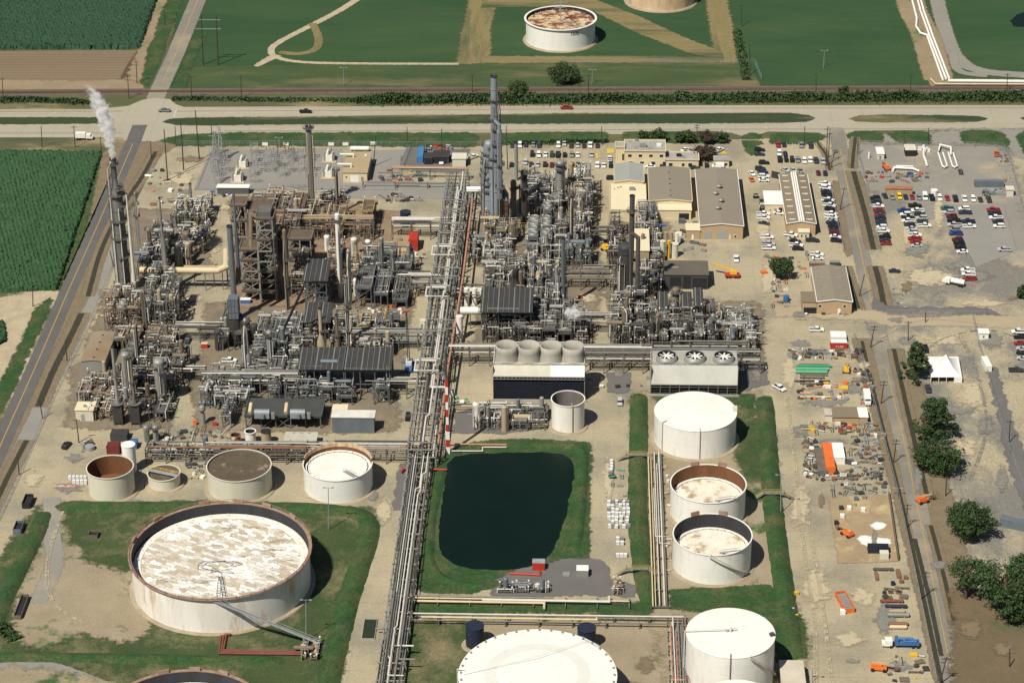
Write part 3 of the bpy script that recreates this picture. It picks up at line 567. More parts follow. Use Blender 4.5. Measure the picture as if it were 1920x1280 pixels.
# ---- upright columns, stacks and vessels
def column(label, bx, by, ty, wpx, mat, name='distillation_column', cat='column', plats=(), taper=1.0, profile=None, head='dome', ladder=True, group='process columns', skirt=True, pipe=None, z0=0, n=18, rings=0, platm=steel, base=None):
    p = G(bx, by, z0); h = HT(bx, by, ty) if z0 == 0 else None
    if h is None:
        a, b = z0, 160
        for _ in range(40):
            mm = (a+b)/2
            if PR((p.x, p.y, mm))[1] > ty: a = mm
            else: b = mm
        h = a
    s = (p-Vector((0, 0, CZ))).dot(cf)/FPX; r = wpx/2*s
    t = thing(name, label, cat, (p.x, p.y, 0), group); o = (p.x, p.y, 0)
    m = MB()
    if profile: pf = [(r*a, z0+(h-z0)*b) for a, b in profile]
    else: pf = [(r, z0), (r*taper, h)]
    topr = pf[-1][0]
    m.lathe(o, pf, n)
    if head == 'dome': m.lathe(o, [(topr, h), (topr*.86, h+topr*.3), (topr*.5, h+topr*.5), (.01, h+topr*.56)], n); m.build('shell', mat, t)
    elif head == 'open': m.build('shell', mat, t); m = MB(); m.ring((o[0], o[1], h-.3), topr*.86, topr*1.1, .5, n); m.disc((o[0], o[1], h-.5), topr*.86, n); m.build('stack_lip', dsteel, t)
    else: m.build('shell', mat, t)
    if base:
        w_, z1 = base; m = MB(); m.box(o[0]-w_, o[0]+w_, o[1]-w_, o[1]+w_, 1.2, z1); [m.bar((o[0]+a*w_, o[1]+b*w_, 0), (o[0]+a*w_, o[1]+b*w_, 1.3), .4) for a in (-.8, .8) for b in (-.8, .8)]; m.build('heater_box', vessd, t); m = MB(); m.ring((o[0], o[1], z1), r*.8, w_*1.45, .2, 12); m.build('heater_platform', platm, t)
    rr_ = lambda f: next((pf[i][0]+(pf[i+1][0]-pf[i][0])*((f*(h-z0)+z0-pf[i][1])/max(1e-6, pf[i+1][1]-pf[i][1])) for i in range(len(pf)-1) if pf[i+1][1] >= f*(h-z0)+z0), topr)
    for f in plats:
        z = z0+f*(h-z0); q = rr_(f); m = MB(); a0 = R.uniform(-PI, 0); a1 = a0+R.uniform(3.6, 5.6); w = 1.1 if q > .8 else .9
        m.ring((o[0], o[1], z), q+.02, q+w, .14, 16, a0, a1)
        P = [(o[0]+(q+w)*math.cos(a0+(a1-a0)*i/10), o[1]+(q+w)*math.sin(a0+(a1-a0)*i/10), z) for i in range(11)]; railing(m, P, 1.1, .1, 4)
        m.build('platform', platm, t)
    for i in range(rings):
        z = z0+(h-z0)*(i+.5)/rings; q = rr_((z-z0)/(h-z0)); m = MB(); m.ring((o[0], o[1], z), q, q+.16, .22, n); m.build('stiffener_ring', mat, t)
    if ladder:
        m = MB(); a = R.uniform(-2.6, -.5); q = max(v[0] for v in pf)+.35; x, y = o[0]+q*math.cos(a), o[1]+q*math.sin(a)
        for s_ in (-.25, .25): m.bar((x+s_, y, z0), (x+s_, y, h-.3), .1)
        m.build('ladder', platm, t)
    if pipe:
        for k in range(pipe if isinstance(pipe, int) else 1):
            m = MB(); a = R.uniform(-3.0, -.1); q = max(v[0] for v in pf)+.4; x, y = o[0]+q*math.cos(a), o[1]+q*math.sin(a)
            m.tube([(x, y, z0), (x, y, h*R.uniform(.7, 1.0)), (o[0], o[1], h*1.0+.8)] if k == 0 else [(x, y, z0), (x, y, z0+(h-z0)*R.uniform(.4, .9))], R.uniform(.14, .3)); m.build('pipe', R.choice([alu, pipeg, pipew]), t)
    return t, p, r, h
# ---- buildings
def roofbox(xl, xr, yf, yb, h):
    a = G(xl, yf, h); b = G(xr, yf, h); c = G(xl, yb, h); c2 = G(xr, yb, h)
    return a.x, b.x, a.y, (c.y+c2.y)/2
def building(label, xl, xr, yf, yb, h, wall, roof, name='building', cat='building', gable=0.0, group=None, eave=.3, doors=(), windows=(), rooftop=(), trim=None, parapet=False):
    x0, x1, y0, y1 = roofbox(xl, xr, yf, yb, h)
    t = thing(name, label, cat, ((x0+x1)/2, (y0+y1)/2, 0), group); xm = (x0+x1)/2
    m = MB(); m.box(x0, x1, y0, y1, 0, h-.02)
    if gable: m.add([(x0, y0, h-.02), (x1, y0, h-.02), (xm, y0, h+gable-.1), (x0, y1, h-.02), (x1, y1, h-.02), (xm, y1, h+gable-.1)], [(0, 1, 2), (5, 4, 3)])
    m.build('wall', wall, t)
    m = MB(); e = eave
    if gable:
        for sgn, xa in ((0, x0-e), (1, x1+e)):
            zz = h-.05
            m.add([(xa, y0-e, zz), (xm, y0-e, h+gable), (xm, y1+e, h+gable), (xa, y1+e, zz), (xa, y0-e, zz+.18), (xm, y0-e, h+gable+.18), (xm, y1+e, h+gable+.18), (xa, y1+e, zz+.18)],
                  [(0, 1, 2, 3), (7, 6, 5, 4), (0, 4, 5, 1), (2, 6, 7, 3), (0, 3, 7, 4)])
    else: m.box(x0-e, x1+e, y0-e, y1+e, h, h+.25)
    rf = m.build('roof', roof, t)
    if parapet:
        m = MB()
        for q in ((x0-e, x1+e, y0-e-.02, y0-e+.3), (x0-e, x1+e, y1+e-.3, y1+e+.02), (x0-e-.02, x0-e+.3, y0, y1), (x1+e-.3, x1+e+.02, y0, y1)): m.box(*q, h+.2, h+.7)
        m.build('parapet', wall, t)
    if trim:
        m = MB()
        if gable: m.bar((x0-e, y0-e-.05, h+.05), (xm, y0-e-.05, h+gable+.1), .2, .35); m.bar((xm, y0-e-.05, h+gable+.1), (x1+e, y0-e-.05, h+.05), .2, .35)
        m.bar((x0-e, y0-e, h+.05), (x0-e, y1+e, h+.05), .25); m.bar((x1+e, y0-e, h+.05), (x1+e, y1+e, h+.05), .25); m.build('eave_trim', trim, t)
    for u0, u1, z0, z1, mt_ in doors:
        m = MB(); m.box(x0+(x1-x0)*u0, x0+(x1-x0)*u1, y0-.06, y0+.01, z0, z1); m.build('door', mt_, t)
    for u0, u1, z0, z1 in windows:
        m = MB(); a, b = x0+(x1-x0)*u0, x0+(x1-x0)*u1; m.box(a-.15, b+.15, y0-.05, y0+.01, z0-.15, z1+.15); w = m.build('window', wht, t)
        m = MB(); m.box(a, b, y0-.1, y0-.052, z0, z1); g = m.build('pane', glass, None); g.parent = w; 
        for v in g.data.vertices: v.co -= Vector(t['_o'])
    for kind, u, v, s_, mt_ in rooftop:
        x, y = x0+(x1-x0)*u, y0+(y1-y0)*v; z = h+.25+(gable*(1-abs(2*u-1)) if gable else 0); m = MB()
        if kind == 'unit': m.box(x-s_, x+s_, y-s_*.7, y+s_*.7, z-.1, z+s_*.9); m.cyl((x, y, z+s_*.9), (x, y, z+s_*.9+.2), s_*.5, n=10); m.build('air_conditioner', mt_, t)
        if kind == 'vent': m.cyl((x, y, z-.3), (x, y, z+.9), s_*.7, n=12); m.lathe((x, y, z+.9), [(s_*1.15, 0), (s_*1.1, .35), (.01, .7)], 12); m.build('roof_ventilator', mt_, t)
        if kind == 'slot': m.box(x-s_, x+s_, y-.25, y+.25, z-.1, z+.12); m.build('skylight', mt_, t)
        if kind == 'strip':
            for s2 in (-.9, 0, .9): m.box(x+s2-.32, x+s2+.32, y0, y1, z-.25, z+.1)
            m.build('ridge_strip', mt_, t)
        if kind == 'duct': m.tube([(x, y, z), (x, y, z+1.5), (x-s_, y, z+1.5)], .45); m.build('duct', mt_, t)
    return t, (x0, x1, y0, y1)
def crate(label, name, cat, px, py, sx, sy, sz, mat, rz=0.0, group=None, kind='box', extra=None, z=0.0):
    """small free-standing boxes, containers, sheds, drums with a few telling parts"""
    p = G(px, py); t = thing(name, label, cat, (p.x, p.y, z), group); m = MB(); rz_ = rz; zo = z+ZL[0]*0
    mt3 = Matrix.Rotation(rz, 3, 'Z'); W_ = lambda x, y, zz: (p.x+(mt3 @ Vector((x, y, 0))).x, p.y+(mt3 @ Vector((x, y, 0))).y, zz+z)
    if kind == 'box':
        m.obox(W_(0, 0, sz/2), sx, sy, sz, rz); m.build('body', mat, t)
        m = MB(); m.obox(W_(0, 0, sz+.06), sx*1.02, sy*1.02, .12, rz); m.build('lid', extra or mat, t)
    elif kind == 'container':
        m.obox(W_(0, 0, sz/2+.1), sx, sy, sz, rz); m.build('body', mat, t)
        m = MB(); m.obox(W_(0, 0, sz+.14), sx, sy, .1, rz)
        for i in range(int(max(sx, sy)/1.1)):
            u = -max(sx, sy)/2+1.1*(i+.5); a = W_(u, -sy/2+.1, sz+.22) if sx > sy else W_(-sx/2+.1, u, sz+.22); b = W_(u, sy/2-.1, sz+.22) if sx > sy else W_(sx/2-.1, u, sz+.22); m.bar(a, b, .16, .08)
        m.build('roof', extra or mat, t)
        m = MB()
        for i in (-1, 1):
            for j in (-1, 1): m.bar(W_(i*sx/2, j*sy/2, 0), W_(i*sx/2, j*sy/2, sz+.12), .22)
        m.build('corner_posts', mat, t)
    elif kind == 'skip':
        m.obox(W_(0, 0, .15), sx*.94, sy*.94, .2, rz)
        for u, v, a, b in ((0, -sy/2, sx, .14), (0, sy/2, sx, .14), (-sx/2, 0, .14, sy), (sx/2, 0, .14, sy)): m.obox(W_(u, v, sz/2), a, b, sz, rz)
        m.build('bin_body', mat, t); m = MB(); m.obox(W_(0, 0, sz*.6), sx*.92, sy*.92, .15, rz); m.build('load', extra or dark, t)
        m = MB()
        for i in range(6): u = (i/5-.5)*(max(sx, sy)-.4); m.bar(W_(u, -sy/2-.1, .1) if sx > sy else W_(-sx/2-.1, u, .1), W_(u, -sy/2-.1, sz) if sx > sy else W_(-sx/2-.1, u, sz), .16)
        m.build('side_ribs', mat, t)
    elif kind == 'tote':
        m.obox(W_(0, 0, .08), sx, sy, .16, rz); m.build('pallet', wood, t); m = MB(); m.obox(W_(0, 0, .16+sz*.45), sx*.9, sy*.9, sz*.9, rz); m.build('tote_bottle', mat, t)
        m = MB()
        for i in (-1, 1):
            for j in (-1, 1): m.bar(W_(i*sx*.48, j*sy*.48, .1), W_(i*sx*.48, j*sy*.48, sz+.16), .06)
        for k in (.4, .8, 1.1):
            for a, b in (((-1, -1), (1, -1)), ((1, -1), (1, 1)), ((1, 1), (-1, 1)), ((-1, 1), (-1, -1))): m.bar(W_(a[0]*sx*.48, a[1]*sy*.48, k*sz), W_(b[0]*sx*.48, b[1]*sy*.48, k*sz), .05)
        m.build('cage', galv, t)
    elif kind == 'drum':
        m.cyl(W_(0, 0, 0), W_(0, 0, sz), sx/2, n=14); m.build('shell', mat, t); m = MB(); m.lathe(W_(0, 0, sz), [(sx/2+.04, -.1), (sx/2+.04, .05), (.01, .12)], 14, False); m.build('top', extra or mat, t)
    elif kind == 'hdrum':
        a, b = W_(-sx/2, 0, sz*.75), W_(sx/2, 0, sz*.75); m.cyl(a, b, sz/2, n=14); A, B = Vector(a), Vector(b); d = (B-A).normalized()
        m.cyl(B, B+d*sz*.22, sz/2, sz*.25, 14); m.cyl(A, A-d*sz*.22, sz/2, sz*.25, 14); m.build('shell', mat, t)
        for u in (-.3, .3): m = MB(); m.obox(W_(u*sx, 0, sz*.2), .4, sz*.8, sz*.5, rz); m.build('saddle', concr, t)
        if extra: m = MB(); m.tube([W_(0, 0, sz*1.2), W_(0, 0, sz*1.6), W_(0, 1.5, sz*1.6), W_(0, 1.5, 0)], .14); m.build('pipe', extra, t)
    return t
# ---- vehicles: one mesh of each kind, then copies with their own paint
def vehicle_meshes(kind):
    body = MB(); win = MB(); L = {'sedan': 4.7, 'suv': 4.8, 'pickup': 5.7, 'van': 5.4}[kind]; w = {'sedan': 1.8, 'suv': 1.9, 'pickup': 1.98, 'van': 2.0}[kind]; l = L/2
    def slab(m, prof, wd, wt=None):
        wt = wt or wd; zmax = max(q[1] for q in prof); zmin = min(q[1] for q in prof); n = len(prof); vs = []
        for s_ in (-1, 1):
            for x, z in prof: f = (z-zmin)/(zmax-zmin); vs.append((x, s_*(wd+(wt-wd)*f)/2, z))
        m.add(vs, [tuple(range(n)), tuple(range(2*n-1, n-1, -1))]+[(i, n+i, n+(i+1) % n, (i+1) % n) for i in range(n)])
    if kind == 'sedan': slab(body, [(-l, .35), (l, .35), (l+.02, .68), (l-1.25, .9), (-l+.9, .95), (-l, .85)], w, w*.94); slab(win, [(-l+.75, .93), (l-1.3, .88), (l-2.0, 1.36), (-l+1.35, 1.38)], w*.93, w*.74); slab(body, [(-l+1.4, 1.36), (l-2.05, 1.35), (l-2.1, 1.44), (-l+1.5, 1.44)], w*.76)
    if kind == 'suv': slab(body, [(-l, .4), (l, .4), (l, .82), (l-1.2, 1.05), (-l+.1, 1.08), (-l, .9)], w, w*.95); slab(win, [(-l+.12, 1.05), (l-1.25, 1.03), (l-1.8, 1.6), (-l+.4, 1.64)], w*.95, w*.8); slab(body, [(-l+.38, 1.62), (l-1.85, 1.6), (l-1.95, 1.72), (-l+.5, 1.73)], w*.82)
    if kind == 'van': slab(body, [(-l, .4), (l, .4), (l, .85), (l-.9, 1.15), (l-1.5, 1.2), (l-1.6, 2.1), (-l, 2.12)], w, w*.92); slab(win, [(l-1.55, 1.2), (l-.95, 1.18), (l-1.45, 1.9), (l-1.58, 1.95)], w*.9, w*.82)
    if kind == 'pickup':
        slab(body, [(-l+2.0, .45), (l, .45), (l, .88), (l-1.25, 1.08), (-l+2.0, 1.1)], w, w*.96); slab(win, [(-l+2.05, 1.08), (l-1.3, 1.06), (l-1.95, 1.66), (-l+2.3, 1.7)], w*.94, w*.8); slab(body, [(-l+2.3, 1.68), (l-1.98, 1.66), (l-2.05, 1.78), (-l+2.35, 1.79)], w*.82)
        for s_ in (-1, 1): body.box(-l, -l+2.0, s_*w/2-.06, s_*w/2+.06, .45, 1.12)
        body.box(-l, -l+.1, -w/2, w/2, .45, 1.1)
    bed = MB()
    if kind == 'pickup': bed.box(-l+.1, -l+2.0, -w/2+.06, w/2-.06, .5, .7)
    wh = MB()
    wh.cyl((0, -.12, 0), (0, .12, 0), .36, n=12)
    return body, win, bed, wh, L, w
paints = {}
for k, c in dict(w=(.75, .75, .73), k=(.012, .013, .016), n=(.02, .03, .055), d=(.04, .043, .05), g=(.22, .225, .23), s=(.42, .43, .44), r=(.3, .025, .02), m=(.12, .015, .02), b=(.02, .06, .22), t=(.02, .11, .13), y=(.7, .5, .02), o=(.6, .14, .03)).items():
    paints[k] = M('car_paint_'+dict(w='white', k='black', n='navy', d='charcoal', g='grey', s='silver', r='red', m='maroon', b='blue', t='teal', y='yellow', o='orange')[k], c, .3, .0, c2=c, fine=0, spec=.5)
PNAME = dict(w='white', k='black', n='navy', d='charcoal', g='grey', s='silver', r='red', m='maroon', b='blue', t='teal', y='yellow', o='orange')
VP = {}
def vehicle(code, px, py, deg, label, group, z=0.0, glue=None):
    kind = {'c': 'sedan', 'u': 'suv', 'p': 'pickup', 'v': 'van'}[code[0]]; col = paints[code[1]]
    if kind not in VP:
        body, win, bed, wh, L, w = vehicle_meshes(kind)
        def mk(m, name, mat):
            o = m.build(name, mat); me = o.data; bpy.data.objects.remove(o); return me
        VP[kind] = (mk(body, 'body', paints['w']), mk(win, 'windows', glass), mk(bed, 'truck_bed', dark) if bed.v else None, mk(wh, 'wheel', rubber), L, w)
    b, wn, bd, wh, L, w = VP[kind]; p = G(px, py)
    t = thing('parked_'+kind if group != 'cars driving on the highway' else 'moving_'+kind, label, {'sedan': 'car', 'suv': 'car', 'pickup': 'pickup truck', 'van': 'van'}[kind], (p.x, p.y, z+.2), group); t.rotation_euler = (0, 0, math.radians(deg))
    def ch(me, name, loc=(0, 0, 0), mat=None):
        o = bpy.data.objects.new(name, me); S.collection.objects.link(o); o.parent = t; o.location = loc
        if mat: o.material_slots[0].link = 'OBJECT'; o.material_slots[0].material = mat
    ch(b, 'body', mat=col); ch(wn, 'windows')
    if bd: ch(bd, 'truck_bed')
    for i in (-1, 1):
        for j in (-1, 1): ch(wh, 'wheel', (i*L*.31, j*(w/2-.1), .36))
    return t
# ---- trees
def tree(label, px, py, h, rad, mat, kind='round', seed=1, name='broadleaf_tree', group=None, cat='tree', trunkm=bark, low=.25, dens=1.0):
    rr = random.Random(seed); p = G(px, py); t = thing(name, label, cat, (p.x, p.y, 0), group); m = MB()
    m.cyl((p.x, p.y, 0), (p.x, p.y, h*.5), rad*.08+.12, rad*.05+.08, 8); tips = []
    nb = 9 if kind == 'round' else 14
    for i in range(nb):
        a = i*2.4+rr.uniform(-.3, .3); z0 = h*rr.uniform(low, .6); l = rad*rr.uniform(.35, .8); z1 = min(h*.92, z0+h*rr.uniform(.12, .35))
        q = Vector((p.x+l*math.cos(a), p.y+l*math.sin(a), z1)); m.cyl((p.x, p.y, z0), q, rad*.03+.06, .04, 6); tips.append(q)
    m.cyl((p.x, p.y, h*.5), (p.x, p.y, h*.9), rad*.05+.08, .05, 8); m.build('trunk', trunkm, t)
    c = MB(); cl = []
    n = int((95 if kind == 'round' else 60)*dens)
    for i in range(n):
        if kind == 'round':
            u = rr.uniform(-1, 1); a = rr.uniform(0, 2*PI); k = rr.uniform(.45, 1.0)**.6
            z = h*(low+(1-low)/2)+u*h*(1-low)/2*.9*k; q = rad*math.sqrt(max(0, 1-u*u))*k*(1.0 if u > -.2 else .85)*rr.uniform(.75, 1.1)
        else:
            f = rr.random(); z = h*(low+.08+(.95-low)*f); a = rr.uniform(0, 2*PI); q = rad*(1.05-f*.75)*rr.uniform(.2, 1.05)
        cl.append((p.x+q*math.cos(a), p.y+q*math.sin(a), z))
    for q in cl:
        cr_ = rad*rr.uniform(.16, .3)*(1 if kind == 'round' else .85); k = int(46*dens)
        for _ in range(k):
            v = Vector((rr.gauss(0, 1), rr.gauss(0, 1), rr.gauss(0, .8))); v.normalize(); v *= cr_*rr.uniform(.5, 1.0)
            o = Vector(q)+v; s_ = rr.uniform(.15, .32); nrm = (v.normalized()+Vector((rr.uniform(-.7, .7), rr.uniform(-.7, .7), rr.uniform(-.2, .9)))).normalized()
            x = nrm.orthogonal().normalized()*s_; y = nrm.cross(x)*rr.uniform(.7, 1.2)
            c.add([o-x-y, o+x-y, o+x*.6+y, o-x*.7+y*.8], [(0, 1, 2, 3)])
    c.build('crown', mat, t); return t
def pole(label, bx, by, tx, ty, r=.17, arms=0, name='utility_pole', mat=wood, group='utility poles', cat='pole', lamp=False, armw=2.6, wires=False, cans=0):
    p = G(bx, by); h = HT(bx, by, ty); a, b = -12.0, 12.0
    for _ in range(30):
        mm = (a+b)/2
        if PR((p.x+mm, p.y, h))[0] < tx: a = mm
        else: b = mm
    lean = max(-h*.16, min(h*.16, a)); q = Vector((p.x+lean, p.y, h)); t = thing(name, label, cat, (p.x, p.y, 0), group)
    m = MB(); m.cyl(p, q, r*1.15, r*.8, 8); m.build('shaft', mat, t)
    for k in range(arms):
        z = p.lerp(q, 1-.045*(k+.5)*3/ max(1, 1)); m = MB(); m.bar(z-Vector((armw/2, 0, 0)), z+Vector((armw/2, 0, 0)), .16, .16)
        for u in (-.46, -.2, .2, .46): m.cyl(z+Vector((armw*u, 0, .05)), z+Vector((armw*u, 0, .4)), .07, n=6)
        m.build('crossarm', mat if mat is not galv else galv, t)
    for k in range(cans): m = MB(); z = p.lerp(q, .8); m.cyl(z+Vector((.45+k*.6, -.2, -.7)), z+Vector((.45+k*.6, -.2, .3)), .28, n=10); m.build('transformer_can', galv, t)
    if lamp:
        m = MB(); m.bar(q-Vector((1.3, 0, 0)), q+Vector((1.3, 0, 0)), .1); m.obox(q+Vector((-1.4, 0, .05)), .8, .45, .25); m.obox(q+Vector((1.4, 0, .05)), .8, .45, .25); m.build('lamp_head', galv, t)
    return t
# ---- steel process structures
PAL = {'grey': (steel, grating, [alu, pipeg, alu, piped, pipew, pipeg, pipew], [vess, vessb, vesst]), 'blue': (bsteel, grating, [pipeg, bsteel, alu, pipew, pipeg, alu], [vessb, vess]),
       'rusty': (brsteel, gratbr, [brsteel, pipeb, alu, rust, pipew, pipeg, pipew, pipeb], [vessbr, vesst, vess]), 'dark': (dsteel, grating, [piped, pipeg, alu, brsteel, pipeg, pipew, alu], [vessbr, vess, vessd])}
ADJ = {'grey': 'grey', 'blue': 'blue-grey', 'rusty': 'rusty brown', 'dark': 'dark'}
def frame(m, x0, x1, y0, y1, h, nl, brace=.35, rr=R, w=.32, z0=0):
    nx = max(1, round((x1-x0)/5.5)); ny = max(1, round((y1-y0)/5.5)); xs = [x0+(x1-x0)*i/nx for i in range(nx+1)]; ys = [y0+(y1-y0)*i/ny for i in range(ny+1)]; zs = [z0+(h-z0)*(i+1)/nl for i in range(nl)]
    for x in xs:
        for y in ys: m.bar((x, y, z0), (x, y, h), w)
    for z in zs:
        for y in ys: m.bar((x0, y, z), (x1, y, z), w*.8, w)
        for x in xs: m.bar((x, y0, z), (x, y1, z), w*.8, w)
    zz = [z0]+zs
    for k in range(nl):
        for i in range(nx):
            if rr.random() < brace:
                y = y0; m.bar((xs[i], y, zz[k]), (xs[i+1], y, zz[k+1]), w*.55)
                if rr.random() < .5: m.bar((xs[i+1], y, zz[k]), (xs[i], y, zz[k+1]), w*.55)
        for j in range(ny):
            if rr.random() < brace: m.bar((x0, ys[j], zz[k]), (x0, ys[j+1], zz[k+1]), w*.55)
    return xs, ys, zs
def rack_run(rr, b, h, zs, along=None):
    x0, x1, y0, y1 = b; z = rr.choice(zs)+rr.choice([.3, .8, 1.3]) if zs else rr.uniform(1, h); r = rr.choice([.07, .08, .1, .12, .15, .22])
    along = rr.random() < .66 if along is None else along
    if along: y = rr.uniform(y0, y1); P = [(rr.uniform(x0-1, (x0+x1)/2), y, z), (rr.uniform((x0+x1)/2, x1+1), y, z)]
    else: x = rr.uniform(x0, x1); P = [(x, rr.uniform(y0-1, (y0+y1)/2), z), (x, rr.uniform((y0+y1)/2, y1+1), z)]
    if rr.random() < .55: a = P[0]; P = [(a[0], a[1], max(.3, z-rr.uniform(2, h)))]+P
    if rr.random() < .4: a = P[-1]; P = P+[(a[0], a[1], max(.3, z-rr.uniform(2, h)))]
    if rr.random() < .3: a = P[-1]; P.append((a[0]+rr.uniform(-3, 3), a[1], a[2]))
    return P, r
def module(label, b, h, pal, seed, tops='', group=None, npipe=18, levels=None, name='process_structure', deckp=.75, cat='process structure', yellow=False):
    rr = random.Random(seed); x0, x1, y0, y1 = b; fm, dm, pm, vm = PAL[pal]
    t = thing(name, label, cat, ((x0+x1)/2, (y0+y1)/2, 0), group); nl = levels or max(1, round(h/4.2)); m = MB()
    xs, ys, zs = frame(m, x0, x1, y0, y1, h, nl, .3, rr); m.build('frame', fm, t)
    hr = MB()
    for z in zs:
        if rr.random() < deckp:
            m = MB(); a = x0 if rr.random() < .6 else xs[len(xs)//2]; c = x1 if rr.random() < .6 or a != x0 else xs[max(1, len(xs)//2)]
            q0, q1 = (y0, y1) if rr.random() < .5 else ((y0, (y0+y1)/2) if rr.random() < .5 else ((y0+y1)/2, y1))
            m.box(a-.2, c+.2, q0-.2, q1+.2, z+.17, z+.24); m.build('deck', dm, t); railing(hr, [(a-.2, q0-.2, z+.2), (c+.2, q0-.2, z+.2), (c+.2, q1+.2, z+.2), (a-.2, q1+.2, z+.2)], 1.1, .085, 3, True)
    if hr.v: hr.build('handrails', yelp if yellow else (galv if rr.random() < .35 else fm), t)
    small = {}
    for i in range(npipe):
        P, r = rack_run(rr, b, h, zs); mt_ = rr.choice(pm)
        if i < 5: m = MB(); m.tube(P, r*1.5, 8); m.build('pipe', mt_, t)
        else: small.setdefault(mt_.name, (mt_, []))[1].append((P, r))
    for mt_, tb in small.values():
        if len(tb) < 5:
            for P, r in tb: m = MB(); m.tube(P, r, 6); m.build('pipe', mt_, t)
        else:
            m = MB(); [m.tube(P, r, 6) for P, r in tb]; m.build('pipework', mt_, t)
    for k in range(3): m = MB(); q = (rr.choice([x0, x1]), rr.choice([y0, y1]), rr.choice(zs)+1.6); m.bar((q[0], q[1], q[2]-1.4), q, .1); m.obox(q, .5, .4, .4); m.build('work_lamp', wht, t)
    for k in range(max(1, int((x1-x0)*(y1-y0)/95))):
        z = rr.choice([0]+zs) if tops != 'fans' else rr.choice([0]+zs[:-1]); rx, ry = rr.uniform(x0+1.5, x1-1.5), rr.uniform(y0+1.5, y1-1.5); m = MB(); q = rr.uniform(.5, 1.0); L = rr.uniform(2, 4)
        if rr.random() < .6:
            d = Vector((1, 0, 0)) if rr.random() < .6 else Vector((0, 1, 0)); c = Vector((rx, ry, z+.4+q)); m.cyl(c-d*L, c+d*L, q, n=12); m.cyl(c+d*L, c+d*(L+.4), q, q*.45, 12); m.cyl(c-d*L, c-d*(L+.4), q, q*.45, 12); m.build('heat_exchanger', rr.choice(vm), t)
        else: m.cyl((rx, ry, z), (rx, ry, z+2.5+q*3), q, n=12); m.lathe((rx, ry, z+2.5+q*3), [(q, 0), (q*.6, q*.4), (.01, q*.5)], 12); m.build('drum', rr.choice(vm), t)
    if 'fans' in tops:
        n = max(1, round((x1-x0)/4.5)); m = MB(); m.box(x0, x1, y0, y1, h+.2, h+1.3); m.build('cooler_bundle', bsteel if pal != 'rusty' else brsteel, t)
        for i in range(n):
            cx_ = x0+(x1-x0)*(i+.5)/n
            for j in range(max(1, round((y1-y0)/4.5))):
                cy_ = y0+(y1-y0)*(j+.5)/max(1, round((y1-y0)/4.5)); m = MB(); q = min((x1-x0)/n, 4.5)*.4; m.lathe((cx_, cy_, h+1.3), [(q*1.08, 0), (q, .9), (q*.93, .9), (q*.93, .05)], 14); m.disc((cx_, cy_, h+1.34), q*.93, 14)
                for a in range(4): m.obox((cx_, cy_, h+1.7), q*1.7, .3, .08, a*PI/4)
                m.build('fan', vess if pal != 'dark' else steel, t)
    if 'roof' in tops:
        m = MB(); e = .8; m.add([(x0-e, y0-e, h+1), (x1+e, y0-e, h+1), (x1+e, y1+e, h+3.2), (x0-e, y1+e, h+3.2), (x0-e, y0-e, h+.8), (x1+e, y0-e, h+.8), (x1+e, y1+e, h+3.0), (x0-e, y1+e, h+3.0)], [(0, 1, 2, 3), (7, 6, 5, 4), (0, 4, 5, 1), (1, 5, 6, 2), (3, 2, 6, 7), (0, 3, 7, 4)]); m.build('sloping_roof', {'blue': dsteel, 'dark': dsteel}.get(pal, dsteel), t)
        m = MB()
        for i in range(int((x1-x0)/2)+1): xx = x0+i*2; m.bar((xx, y0-e, h+1.08), (xx, y1+e, h+3.28), .45 if i % 3 == 0 else .16, .22)
        m.build('roof_ribs', M('rib_steel', (.17, .19, .2), .5), t)
        m = MB()
        for x in xs: m.bar((x, y0, h), (x, y0, h+.9), .25); m.bar((x, y1, h), (x, y1, h+3), .25)
        m.build('roof_posts', fm, t)
    return t
def px_rect(xl, xr, yf, yb, z=0):
    a = G(xl, yf, z); b = G(xr, yf, z); c = G((xl+xr)/2, yb, z); return a.x, b.x, a.y, c.y
FEAT = ['with a tangle of small pipes', 'carrying horizontal exchangers', 'with open decks and handrails', 'crossed by pale pipes', 'with braced legs and drums', 'packed with vertical pipe drops']
SEEN = set()
def uniq(lb):
    if lb in SEEN: 
        for f in ('low', 'narrow', 'crowded', 'open', 'small', 'squat', 'cluttered', 'bare', 'wide', 'weathered', 'worn', 'grimy', 'sooty', 'stained', 'broad'):
            if f+' '+lb not in SEEN: lb = f+' '+lb; break
    SEEN.add(lb); return lb
def fill(xl, xr, yf, yb, nx, ny, h0, h1, pal, seed, where, group, npipe=18, skip=(), tops=None, yellow=False, gap=1.9, thin=.13):
    rr = random.Random(seed); x0, x1, y0, y1 = px_rect(xl, xr, yf, yb)
    for j in range(ny):
        for i in range(nx):
            if (i, j) in skip: continue
            if rr.random() < thin and (i, j) not in (tops or {}): continue
            w = (x1-x0)/nx; d = (y1-y0)/ny; q = gap/2
            b = (x0+w*i+q*rr.uniform(.2, 1.4), x0+w*(i+1)-q*rr.uniform(.2, 1.4), y0+d*j+q*rr.uniform(.2, 1.4), y0+d*(j+1)-q*rr.uniform(.2, 1.4))
            h = rr.uniform(h0, h1)*.78; row = {0: 'front', ny-1: 'rear'}.get(j, 'middle') if ny < 4 else ['front', 'second', 'third', 'fourth', 'fifth', 'sixth'][j]
            col = ORD[i]; tp = (tops or {}).get((i, j), '')
            lb = uniq(f"{ADJ[pal]} structure, {col} in {row} row, {where.replace('the ', '', 1)}")
            module(lb, b, h, pal, rr.randint(0, 10**6), tp, group, npipe, yellow=yellow and rr.random() < .6)
